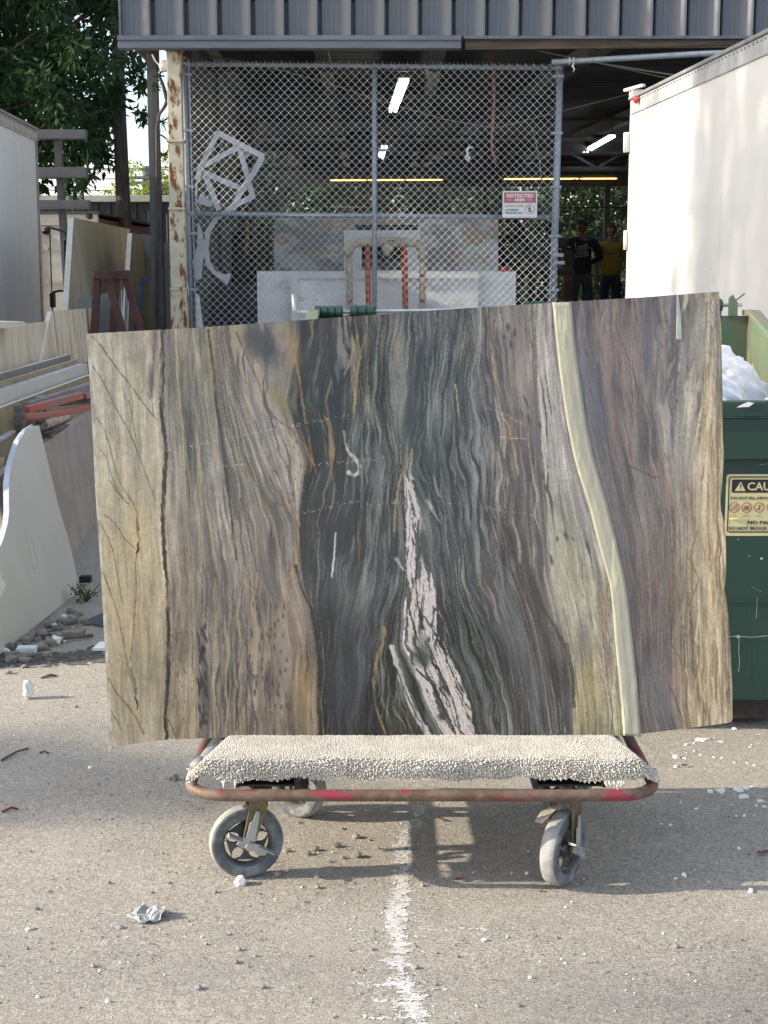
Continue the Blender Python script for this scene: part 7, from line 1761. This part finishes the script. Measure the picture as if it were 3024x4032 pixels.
tag(plate('stone_slab', [(496, 1112), (505, 1115), (498, 1420), (480, 1420)], (0, 12.9, 0), (0, -1, 0), .05, [m_gslab, m_blueedge], side=1), 'thin greenish slab edge between the maroon frames', 'stone slab')
for i, (ul, ur, Y) in enumerate(((374, 434, 12.2), (448, 506, 12.5))):
    fr = thing('a_frame', ['maroon A-frame of square tube, nearer one', 'maroon A-frame of square tube, farther one beside the bronze downpipe'][i], 'frame', (aty(ul, 1400, Y).x, Y, 0))
    def leg(u0, v0, u1, v1, w, nm, dy=0):
        p, q = aty(u0, v0, Y + dy), aty(u1, v1, Y + dy); q = q + (q - p) * ((0 - q.z) / (q.z - p.z)); bb = MB(); bb.beam(p, q, w, w, (0, 1, 0)); bb.build(nm, m_maroon, fr)
    leg(ul + 10, 1092, ul - 2, 1290, .055, 'leg'); leg(ur - 12, 1092, ur + 48, 1300, .055, 'leg'); 
    bb = MB(); bb.box((aty(ul + 2, 1080, Y).x, Y - .06, aty(ul, 1100, Y).z), (aty(ur, 1080, Y).x, Y + .06, aty(ul, 1064, Y).z)); bb.build('top_cap', m_maroon, fr, .004)
b = MB(); pa, pb_ = aty(558, 1105, 14.6), aty(540, 1290, 14.6); b.beam(pa, pb_ + (pb_ - pa) * ((0 - pb_.z) / (pb_.z - pa.z)), .04, .04, (0, 1, 0)); b.beam(pa, aty(600, 1095, 14.6), .04, .04); tag(b.build('blue_trestle', m_blue), 'blue steel frame in the dark gap beside the bronze downpipe', 'frame')
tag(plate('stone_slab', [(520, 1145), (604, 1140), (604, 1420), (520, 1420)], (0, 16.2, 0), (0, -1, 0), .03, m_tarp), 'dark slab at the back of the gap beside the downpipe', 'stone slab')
# ------------------------------------------------------------------ trees
def leafmat(name, c1, c2, c3):
    m = mat(name, c1, c2, scale=1.7, lo=.35, hi=.65, rough=.65, c3=c3, scale3=2.6, lo3=.66, hi3=.72, spec=.2)
    N = m.node_tree.nodes; L = m.node_tree.links; b = N['Principled BSDF']; out = N['Material Output']
    tr = N.new('ShaderNodeBsdfTranslucent'); tr.inputs['Color'].default_value = (c2[0] * 1.3, c2[1] * 1.4, c2[2] * .8, 1)
    mx = N.new('ShaderNodeMixShader'); mx.inputs[0].default_value = .18
    L.new(b.outputs[0], mx.inputs[1]); L.new(tr.outputs[0], mx.inputs[2]); L.new(mx.outputs[0], out.inputs['Surface'])
    return m
m_leafd = leafmat('dark glossy leaves', (.018, .044, .018, 1), (.032, .070, .026, 1), (.10, .08, .03, 1))
m_leafm = leafmat('mid green leaves', (.030, .052, .022, 1), (.052, .078, .034, 1), (.095, .10, .05, 1))
m_leafg = leafmat('dusty grey green leaves', (.040, .050, .034, 1), (.068, .080, .055, 1), (.15, .15, .10, 1))
m_leafy = leafmat('sunny yellow green leaves', (.16, .22, .04, 1), (.24, .30, .06, 1), (.30, .32, .08, 1))
m_bark = mat('dark furrowed bark', (.055, .045, .040, 1), (.10, .085, .078, 1), scale=9, stretch=(3, 3, .5), rough=.95, bump=1.0, bscale=22, bstretch=(3, 3, .45), c3=(.17, .15, .14, 1), scale3=12, lo3=.62, hi3=.70, stretch3=(2.5, 2.5, .6))
def leaves(name, cen, rad, per, size, m, parent, seed, droop=.5, flat=.8):
    rn = np.random.RandomState(seed); cen = np.asarray(cen, float); k = len(cen)
    c = np.repeat(cen, per, 0); n = len(c)
    off = rn.normal(0, 1, (n, 3)); off /= np.linalg.norm(off, axis=1)[:, None]; off *= (rn.rand(n, 1) ** .45) * np.repeat(np.broadcast_to(rad, (k,)), per)[:, None]; off[:, 2] *= flat
    p = c + off
    d = off / (np.linalg.norm(off, axis=1)[:, None] + 1e-6) + rn.normal(0, .55, (n, 3)); d[:, 2] -= droop; d /= np.linalg.norm(d, axis=1)[:, None]
    s = np.cross(d, rn.normal(0, 1, (n, 3))); s /= np.linalg.norm(s, axis=1)[:, None]; nn = np.cross(d, s)
    L_ = size * rn.uniform(.6, 1.25, (n, 1)); W = L_ * rn.uniform(.34, .5, (n, 1)) / 2
    V = np.stack([p - d * L_ * .5, p - s * W - d * L_ * .08 + nn * W * .35, p + d * L_ * .5 - nn * L_ * .08, p + s * W - d * L_ * .08 + nn * W * .35], 1).reshape(-1, 3)
    i = np.arange(n) * 4
    F_ = np.concatenate([np.stack([i, i + 1, i + 2], -1), np.stack([i, i + 2, i + 3], -1)])
    return npmesh(name, V, F_, m, parent)
def limb(bb, pts, r0, r1, n=8):
    k = len(pts); rr = random.Random(len(bb.v))
    bb.tube(pts, [(r0 + (r1 - r0) * i / (k - 1)) * (1 + rr.uniform(-.06, .06)) for i in range(k)], n)
# the dark tree at the upper left
TY = 23.0
tree = thing('broadleaf_tree', 'big dark leafy tree with a straight trunk at the upper left', 'tree', (aty(492, 1000, TY).x, TY, 0))
tp = [aty(480, 0, TY + .1) + Vector((0, 0, 2.6)), aty(470, 0, TY + .1), aty(466, 240, TY), aty(472, 480, TY), aty(481, 700, TY), aty(489, 900, TY), aty(493, 1050, TY), aty(497, 1380, TY)]
b = MB(); b.tube(tp, [.07, .085, .090, .098, .106, .112, .118, .14], 14); b.build('trunk', m_bark, tree)
rn = random.Random(12)
cen = []
def vb(u): return np.interp(u, [-400, 0, 140, 260, 300, 340, 400, 430, 460, 500, 540, 575], [760, 760, 760, 740, 690, 600, 640, 560, 470, 420, 430, 460])
while len(cen) < 420:
    u = rn.uniform(-500, 575); v = rn.uniform(-520, 745); Y = rn.uniform(20.8, 26)
    if v > vb(u): continue
    if u > 440 and v > 130: continue
    if u > 455 and rn.random() < .6: continue
    if 150 < u < 470 and rn.random() < .04: continue
    cen.append(tuple(aty(u, v, Y)))
edge_c = []
for (u, v) in ((545, 330), (560, 360), (530, 300), (548, 470), (560, 440), (520, 250), (500, 215), (480, 270), (350, 700), (300, 730), (390, 640), (245, 745), (170, 740), (200, 620), (330, 620), (380, 560), (420, 520), (260, 660), (565, 260), (555, 220), (540, 270)):
    edge_c.append(tuple(aty(u, v, rn.uniform(21.5, 23))))
leaves('crown', cen, .36, 92, .155, m_leafd, tree, 3, .75, .9)
leaves('low_sprays', edge_c, .13, 26, .13, m_leafd, tree, 4, .8, .9)
b = MB()
for i in range(0, len(cen), 9):
    c = Vector(cen[i])
    if c.x > tp[3].x + .1: continue
    t0 = Vector(tp[3]) if c.z < 4.2 else Vector(tp[1]); mid = t0.lerp(c, .55) + Vector((rn.uniform(-.15, .15), rn.uniform(-.15, .15), rn.uniform(.0, .3)))
    limb(b, [t0, t0.lerp(mid, .5) + Vector((0, 0, .1)), mid, c], .045, .010, 6)
b.build('limbs', m_bark, tree)
# small thing: sapling branch beside the rack
sap = thing('sapling', 'sparse young tree seen against the sky behind the rack', 'tree', (aty(285, 900, 27).x, 27, 0))
b = MB(); s0 = aty(285, 900, 27); limb(b, [(s0.x, 27, 0), s0, aty(290, 780, 27), aty(288, 730, 27)], .03, .008); b.build('trunk', m_bark, sap)
leaves('crown', [tuple(aty(285 + rn.uniform(-26, 26), rn.uniform(715, 800), 27)) for _ in range(9)], .14, 22, .07, m_leafm, sap, 8)
# vine between downpipe and rusty post
vine = thing('vine', 'dark vine climbing between the bronze downpipe and the rusty post', 'vine', (aty(625, 600, 14.1).x, 14.1, 0))
b = MB(); W_ = [aty(u, v, 14.08) for u, v in ((618, 1290), (616, 900), (618, 640), (617, 510), (628, 450), (648, 420), (658, 400), (652, 370), (640, 330), (628, 300), (632, 285), (652, 278))]; b.tube(W_, [.012, .012, .012, .013, .014, .017, .02, .02, .016, .013, .010, .008], 7)
b.tube([aty(u, v, 14.08) for u, v in ((620, 530), (635, 532), (650, 542), (664, 556))], [.01, .009, .009, .006], 6); b.build('stem', m_bark, vine)
leaves('leaf_tufts', [tuple(aty(u, v, 14.1)) for u, v in ((618, 330), (622, 300), (616, 345))], .05, 16, .05, m_leafd, vine, 4)
b = MB(); rr = random.Random(3)
for (u, v) in ((645, 610), (640, 480)):
    c = aty(u, v, 20)
    for _ in range(26): b.tube([c, c + Vector((rr.uniform(-.22, .22), rr.uniform(-.1, .1), rr.uniform(-.14, .12)))], [.006, .003], 4)
pine = b.build('pine_sprig', m_leafm); tag(pine, 'thin pine sprigs seen against the sky behind the vine', 'twig'); pine['kind'] = 'stuff'
# trees far behind the dark shed
for i, (u, v, Y, r, k) in enumerate(((545, 745, 48, 1.0, 12), (640, 725, 46, 1.2, 16), (690, 745, 47, .9, 10))):
    c = aty(u, v, Y); t = thing('background_tree', ['sunny yellow green treetop left of the bronze downpipe', 'sunny yellow green treetop between downpipe and rusty post', 'sunny yellow green treetop hidden partly by the rusty post'][i], 'tree', (c.x, Y, 0))
    b = MB(); limb(b, [(c.x, Y, 0), (c.x, Y, 1.6), (c.x, Y, c.z)], .16, .06); b.build('trunk', m_bark, t)
    leaves('crown', [tuple(c + Vector((rn.gauss(0, .5) * r, rn.gauss(0, .4), rn.gauss(-.25, .32)))) for _ in range(k)], .38, 60, .16, m_leafy, t, 20 + i)
# thicket seen through the rear opening
for i, (x, Y, h, r, m, lab) in enumerate(((-3.9, 42, 5, 1.2, m_leafg, 'dusty shrubby tree at the far left through the rear opening'), (-2.0, 41, 4.6, 1.6, m_leafm, 'green shrubby tree behind the left of the grey marble'), (.1, 42, 5, 2.2, m_leafg, 'dusty tree behind the middle of the workshop'), (2.6, 41, 4.6, 2.0, m_leafg, 'pale dusty tree behind the restricted area sign'),
                                     (4.9, 40.5, 4.8, 2.0, m_leafm, 'green tree behind the drum fan and the stone saw'), (7.2, 41, 5, 2.2, m_leafm, 'green tree right behind the two people'), (9.6, 43, 5.2, 2.4, m_leafg, 'dusty tree at the far right through the rear opening'), (12.4, 43, 5.2, 2.4, m_leafg, 'dusty tree hidden behind the white truck'))):
    t = thing('shrub_tree', lab, 'tree', (x, Y, 0)); b = MB(); rr = random.Random(i)
    for k in range(5): limb(b, [(x + rr.uniform(-.2, .2), Y, -.02), (x + rr.uniform(-.5, .5), Y, 1.2), (x + rr.uniform(-1.3, 1.3), Y + rr.uniform(-.6, .6), h * .7)], .06, .015, 6)
    b.build('trunk', m_bark, t)
    leaves('crown', [(x + rr.gauss(0, r * .55), Y + rr.gauss(0, .6), rr.uniform(.3, h)) for _ in range(120)], .45, 44, .19, m, t, 40 + i, .3)
tlc = [(rn.uniform(-4.2, 16), rn.uniform(45, 49), rn.uniform(.2, 6.2)) for _ in range(1600)]
tl_o = leaves('treeline', tlc, .75, 26, .30, m_leafg, None, 77, .3); tl_o['kind'] = 'stuff'
# trees out of the frame on the left whose shade falls on the yard
def shade_tree(x, y, cl, label, rad, per, size, seed, tr=.16):
    t = thing('yard_tree', label, 'tree', (x, y, 0)); b = MB(); top = max(c[2] for c in cl); rr = random.Random(seed)
    limb(b, [(x, y, -.05), (x + .1, y, top * .4), (x, y, top * .85)], tr, .06, 10); b.build('trunk', m_bark, t)
    b = MB()
    for c in cl[::3]:
        limb(b, [(x, y, c[2] * .6), ((x + c[0]) / 2, (y + c[1]) / 2, c[2] * .85), c], .035, .01, 5)
    b.build('limbs', m_bark, t)
    leaves('crown', cl, rad, per, size, m_leafd, t, seed, .5)
def shade_at(px_, py_, pz_, X):
    """the point at x = X from which the sun ray reaches (px, py, pz)"""
    k = (X - px_) / to_sun.x
    return Vector((px_, py_, pz_)) + to_sun * k
rr = random.Random(77); cl = []
for _ in range(60): cl.append(tuple(shade_at(rr.uniform(-2.4, .9), 13.75, rr.uniform(3.6, 4.9), rr.uniform(-13, -10.5))))
shade_tree(-11.8, 12.3, cl, 'yard tree outside the picture that shades the left half of the fascia', .42, 46, .16, 60)
cl = []
for yc, w_, n_ in ((6.9, .22, 34), (7.35, .20, 34), (7.75, .13, 26), (8.2, .16, 30), (8.5, .10, 18), (8.95, .15, 26), (9.3, .08, 15), (9.72, .13, 22), (10.1, .06, 9)):
    n_ = int(n_ * 1.6)
    for i in range(n_):
        zz = .9 + 2.3 * (i + rr.random()) / n_; cl.append(tuple(shade_at(2.0, yc + rr.gauss(0, w_) + .06 * math.sin(zz * 5 + yc), zz, rr.uniform(-18, -15))))
for _ in range(9):
    yy = rr.uniform(9.8, 11.3); cl.append(tuple(shade_at(2.0, yy, rr.uniform(1.2, 3.0), rr.uniform(-19, -15.5))))
shade_tree(-17, 7.5, cl, 'yard tree outside the picture that dapples the white truck', .28, 32, .16, 61)
cl = []
for (gx, gy, n_) in ((-1.25, 4.98, 4), (-.85, 4.72, 4), (-1.3, 4.42, 3), (-.75, 4.5, 2), (-.2, 5.3, 2), (1.05, 3.2, 2)):
    for _ in range(n_): cl.append(tuple(shade_at(gx + rr.gauss(0, .16), gy + rr.gauss(0, .05), 0, rr.uniform(-24, -20))))
shade_tree(-22, 2.2, cl, 'far yard tree outside the picture that throws soft shade on the asphalt', .34, 40, .15, 62)
# ------------------------------------------------------------------ small things on the ground
m_peb = mat('grey brown pebble', (.30, .265, .215, 1), (.20, .18, .15, 1), scale=30, rough=.9, bump=.5)
m_chip = mat('white marble chip', (.80, .80, .78, 1), (.68, .68, .67, 1), scale=30, rough=.6)
m_leafdry = mat('dry red brown leaf', (.12, .035, .022, 1), (.17, .06, .035, 1), scale=30, rough=.6)
def rock(nm, p, r, m, label, cat, group, seed, sq=(1, .9, .75), rough=.28, sub=1):
    b = MB(); b.blob((p.x, p.y, p.z + r * sq[2] * .55), r, seed, rough, sq=sq, sub=sub); return tag(b.build(nm, m), label, cat, group)
def chip(p, r, m, label, group, seed, nm='stone_chip'):
    """angular broken piece: a crooked box"""
    rr = random.Random(seed); a = rr.uniform(0, 3.14); ca, sa = math.cos(a), math.sin(a); w, d, h = r * rr.uniform(.9, 1.4), r * rr.uniform(.5, .9), r * rr.uniform(.55, .9)
    V = []
    for zz in (0, 1):
        for sx, sy in ((-1, -1), (1, -1), (1, 1), (-1, 1)):
            x, y = sx * w * rr.uniform(.6, 1.05) * (1 - .2 * zz), sy * d * rr.uniform(.6, 1.05) * (1 - .2 * zz); V.append(Vector((p.x + x * ca - y * sa, p.y + x * sa + y * ca, p.z - .001 + zz * h * rr.uniform(.7, 1.1))))
    b = MB(); b.hexa(*V); return tag(b.build(nm, m), label, 'stone chip', group)
# white marble chips right of the cart and by the dumpster
gd, gr = 'white chips scattered near the dumpster', 'white chips lying in the shadow right of the cart'
for i, (u, v, r) in enumerate(((2757, 2908, 18), (2781, 2907, 17), (2834, 2916, 13), (2703, 2929, 11), (2733, 2923, 9), (2663, 2978, 16), (2695, 2984, 9), (2661, 3013, 14), (2760, 2969, 9), (2732, 2957, 9), (2893, 2866, 14), (2891, 3000, 8), (2970, 3011, 9), (2840, 2983, 7), (2988, 2890, 6), (2645, 2962, 6), (2701, 2962, 6), (2810, 2979, 7), (2955, 2938, 9), (2942, 3003, 6))):
    p = on_ground(u, v + r * .4); chip(p, r * .75 / 1000, m_chip, 'white marble chip on the dark asphalt near the foot of the dumpster', gd, i)
for i, (u, v, r) in enumerate(((2797, 3112, 20), (2840, 3108, 23), (2842, 3118, 14), (2906, 3102, 24), (2934, 3098, 20), (2930, 3131, 24), (2993, 3148, 17), (3010, 3172, 12), (2978, 3170, 10), (2742, 3180, 10), (2680, 3157, 8), (2534, 3160, 8), (2604, 3240, 9), (2640, 3245, 11), (2900, 3210, 10), (2930, 3208, 12), (2970, 3208, 6), (2960, 3095, 8), (2820, 3107, 8), (2885, 3168, 8), (2740, 3260, 7), (2735, 3425, 6), (2660, 3455, 8), (2790, 3470, 7))):
    p = on_ground(u, v + r * .4); chip(p, r * .62 / 1000, m_chip, 'white marble chip on the shaded asphalt right of the cart', gr, 50 + i)
p = on_ground(2955, 3512); chip(p, .013, m_chip, 'white chip in the sun at the right edge beyond the cart shadow', None, 99)
# pebbles and dirt lumps around the left wheel
gl = 'dirt lumps on the asphalt near the left wheel'
for i, (u, v, r) in enumerate(((1400, 3300, 19), (1240, 3348, 18), (1345, 3266, 11), (1325, 3335, 20), (1408, 3374, 22), (1130, 3355, 14), (1215, 3365, 14), (1095, 3448, 20), (1250, 3455, 15), (1250, 3497, 13), (847, 3515, 10), (1030, 3240, 9), (1300, 3395, 9), (1350, 3380, 12), (1175, 3240, 8), (1455, 3310, 8), (1080, 3395, 8), (945, 3300, 7))):
    p = on_ground(u, v); rock('pebble', p, r * .70 / 1000, m_peb, 'small brown dirt lump on the sunny asphalt near the left caster', 'pebble', gl, i, sub=1)
p = on_ground(947, 3484); rock('pebble', p, .017, m_chip, 'pale pebble touching the bottom of the left caster wheel', 'pebble', None, 200, (1, .9, .95), .18, 2)
p = on_ground(682, 3072); rock('pebble', p, .017, m_peb, 'lone brown stone left of the cart rail', 'pebble', None, 201, (1, .9, .85), .3, 2)
p = on_ground(112, 2752); b = MB(); b.blob((p.x, p.y, .036), .026, 5, .22, sq=(.85, .8, 1.5), sub=2); tag(b.build('white_stone', m_chip), 'white upright stone standing on the sunny asphalt at the left', 'stone')
gp = 'loose pebbles on the asphalt in the foreground'
rn = random.Random(31)
for i in range(110):
    u, v = rn.uniform(20, 3000), rn.uniform(2760, 3990)
    if v < 2960 and u > 420: continue
    if 830 < u < 2500 and v < 3260: continue
    p = on_ground(u, v); rock('pebble', p, rn.uniform(.0035, .0085), rn.choice((m_peb, m_peb, m_chip)), 'loose pebble lying on the asphalt in the foreground', 'pebble', gp, 300 + i)
# rubble under the leaning countertop
gq = 'rubble heap at the foot of the cream countertop'
for i in range(110):
    f = rn.random(); u = 20 + f * 300 + rn.uniform(-30, 40); v = 2560 - f * 190 + rn.uniform(6, 105)
    if u > 385: u = 380
    p = on_ground(max(5, u), v); rock('rubble_stone', p, rn.choice((rn.uniform(.006, .014), rn.uniform(.009, .020), rn.uniform(.018, .034))), rn.choice((m_peb, m_peb, m_conc, m_chip if rn.random() < .3 else m_peb)), 'broken stone in the rubble at the foot of the cream countertop', 'stone', gq, 500 + i, (1.1, .9, .75), .3)
for (u, v, w, lab) in ((290, 2505, .055, 'brown broken brick with white edges in the rubble'), (215, 2530, .045, 'tan flat stone in the rubble'), (105, 2568, .045, 'bright white shard at the edge of the rubble')):
    p = on_ground(u, v); b = MB(); rr = random.Random(int(u)); b.hexa(*[Vector((p.x + sx * w * rr.uniform(.8, 1.1), p.y + sy * w * .6 * rr.uniform(.8, 1.1), p.z + zz * w * .55 * rr.uniform(.8, 1.1))) for zz in (0, 1) for sx, sy in ((-1, -1), (1, -1), (1, 1), (-1, 1))])
    tag(b.build('broken_stone', m_chip if 'white shard' in lab else m_peb, bevel=.004), lab, 'stone')
b = MB(); p, q = on_ground(255, 2530), on_ground(365, 2512); b.tube([p + Vector((0, 0, .02)), q + Vector((0, 0, .012))], .008, 6); tag(b.build('stick', m_woodraw), 'pale stick lying across the rubble', 'stick')
for i, (u, v, u2, v2, lab, cat) in enumerate(((162, 2672, 225, 2664, 'red brown wood chip on the dark wet patch', 'wood chip'), (345, 2556, 382, 2550, 'dark twig by the left edge of the big slab', 'twig'), (5, 2998, 112, 2950, 'thin bent twig at the left edge of the asphalt', 'twig'), (155, 2968, 190, 2970, 'short dark twig left of the cart', 'twig'), (8, 3200, 72, 3190, 'dark red twig at the left edge of the asphalt', 'twig'))):
    p, q = on_ground(u, v), on_ground(u2, v2); m1 = p.lerp(q, .55) + Vector((0, .012, .008)); b = MB(); b.tube([p + Vector((0, 0, .004)), m1, q + Vector((0, 0, .004))], [.004, .006 if i < 1 else .004, .003], 6); tag(b.build('twig', m_woodraw if i != 4 else m_leafdry), lab, cat)
b = MB(); p = on_ground(395, 2562); b.prism([(p.x - .03, p.y - .02, .004), (p.x + .09, p.y - .02, .004), (p.x + .09, p.y + .03, .03), (p.x - .01, p.y + .03, .02)], (0, 0, .012)); tag(b.build('white_offcut', m_white), 'white offcut peeping out behind the left edge of the big slab', 'offcut')
b = MB(); p = on_ground(395, 2455); b.prism([(p.x - .09, p.y, .003), (p.x + .05, p.y - .1, .003), (p.x + .06, p.y + .05, .05), (p.x, p.y + .06, .035)], (0, 0, .004)); tag(b.build('mesh_scrap', m_tarp), 'dark mesh scrap beside the left edge of the big slab', 'scrap')
b = MB(); p = on_ground(334, 2295); b.box((p.x - .03, p.y, p.z), (p.x + .03, p.y + .05, p.z + .035)); tag(b.build('dark_block', m_black, bevel=.004), 'small dark block in the shade behind the cream countertop', 'block')
# weed
m_weed = leafmat('fresh weed leaves', (.10, .16, .05, 1), (.16, .22, .08, 1), (.2, .22, .1, 1))
weed = thing('weed', 'small green weed growing by the corner of the cream countertop', 'weed', on_ground(340, 2368)); pw_ = Vector(weed.location)
leaves('leaves', [tuple(pw_ + Vector((rn.gauss(0, .045), rn.gauss(0, .04), rn.uniform(.015, .08)))) for _ in range(12)], .035, 14, .022, m_weed, weed, 90, .1)
b = MB()
for _ in range(9): b.tube([pw_, pw_ + Vector((rn.gauss(0, .05), rn.gauss(0, .04), rn.uniform(.05, .11)))], [.003, .0015], 5)
b.build('stems', m_leafm, weed)
# dry leaves
for i, (u, v, L_, a, lab) in enumerate(((1815, 3470, .036, .5, 'dry red brown leaf lying in the sun between the wheels'), (1735, 3232, .028, -.8, 'dry brown leaf in the shade under the cart'), (3005, 3365, .045, .3, 'red leaf at the right edge of the picture'), (2697, 3021, .024, .1, 'small brown leaf beside the white chips'))):
    p = on_ground(u, v); b = MB(); c_, s_ = math.cos(a), math.sin(a); pts = []; V = []
    for t_, w in ((-.5, .0), (-.3, .17), (0, .24), (.3, .16), (.5, 0)):
        for sd in (-1, 0, 1):
            x, y = t_ * L_, sd * w * L_; V.append((p.x + x * c_ - y * s_, p.y + x * s_ + y * c_, p.z + .004 + abs(sd) * .004 + abs(t_) * .006))
    b.add(V, [(3 * k + j, 3 * k + 3 + j, 3 * k + 4 + j, 3 * k + 1 + j) for k in range(4) for j in range(2)]); o = b.build('dry_leaf', m_leafdry); sd_ = o.modifiers.new('t', 'SOLIDIFY'); sd_.thickness = .0006; tag(o, lab, 'leaf')
# crumpled grey wrapper
def wrapper():
    p = on_ground(575, 3612); n = 22; V = []; F_ = []
    gx, gy = np.meshgrid(np.linspace(-1, 1, n), np.linspace(-1, 1, n))
    X = gx * .052 * (1 - .25 * np.abs(gy)) + .006 * fbm(gy * 3, gx * 2, 2, 5); Y = gy * .048 * (1 - .3 * np.abs(gx)) + .008 * fbm(gx * 3, gy, 2, 6)
    Zz = .005 + .022 * np.abs(fbm(gx * 1.1 + 3, gy * 1.2, 2, 7)) + .012 * sm(.1, .9, gx) * (1 - gy * gy)
    V = np.stack([X + p.x, Y + p.y, Zz + p.z], -1).reshape(-1, 3); ID = np.arange(n * n).reshape(n, n)
    o = npmesh('wrapper', V, np.stack([ID[:-1, :-1], ID[:-1, 1:], ID[1:, 1:], ID[1:, :-1]], -1).reshape(-1, 4), mat('grey plastic wrapper', (.34, .35, .34, 1), (.24, .255, .25, 1), scale=25, rough=.6))
    s = o.modifiers.new('t', 'SOLIDIFY'); s.thickness = .0006; return o
tag(wrapper(), 'crumpled grey plastic wrapper on the sunny asphalt at lower left', 'wrapper')
p = on_ground(472, 3655); rock('pebble', p, .012, m_gslab, 'flat dark grey stone just below the crumpled wrapper', 'pebble', None, 210, (1.2, .9, .4), .2)
p = on_ground(782, 3895); rock('pebble', p, .011, m_gslab, 'dark grey stone near the bottom edge left of the white line', 'pebble', None, 211, (1, .9, .6), .2)
# fine gravel
def gravel():
    rn = np.random.RandomState(5); k = 15000
    y = 3.0 + 3.9 * rn.rand(k) ** 1.25; x = rn.uniform(-1, 1, k) * (.29 * y + .12); s = .0012 + .0030 * rn.rand(k) ** 4
    cl = fbm(x * 2.2, y * 2.2, 3, 66); keep = (cl + rn.normal(0, .22, k)) > -.06; x, y, s = x[keep], y[keep], s[keep]; k = len(x)
    base = np.array([[1, 0, 0], [0, 1, 0], [-1, 0, 0], [0, -1, 0], [0, 0, .9], [0, 0, -.5]], float); fc = np.array([[0, 1, 4], [1, 2, 4], [2, 3, 4], [3, 0, 4], [1, 0, 5], [2, 1, 5], [3, 2, 5], [0, 3, 5]])
    V = base[None] * (1 + rn.uniform(-.4, .4, (k, 6, 1))) * s[:, None, None]; a = rn.rand(k) * 6.28; ca, sa = np.cos(a)[:, None], np.sin(a)[:, None]
    V = np.stack([V[..., 0] * ca - V[..., 1] * sa, V[..., 0] * sa + V[..., 1] * ca, V[..., 2]], -1); V[..., 0] += x[:, None]; V[..., 1] += y[:, None]; V[..., 2] += (ground_z(x, y) + s * .4)[:, None]
    F_ = (fc[None] + (np.arange(k) * 6)[:, None, None]).reshape(-1, 3); mi = np.repeat(rn.choice(3, k, p=[.55, .3, .15]), 8)
    o = npmesh('gravel', V.reshape(-1, 3), F_, [m_peb, m_conc, m_chip], mi=mi); o['kind'] = 'stuff'
gravel()
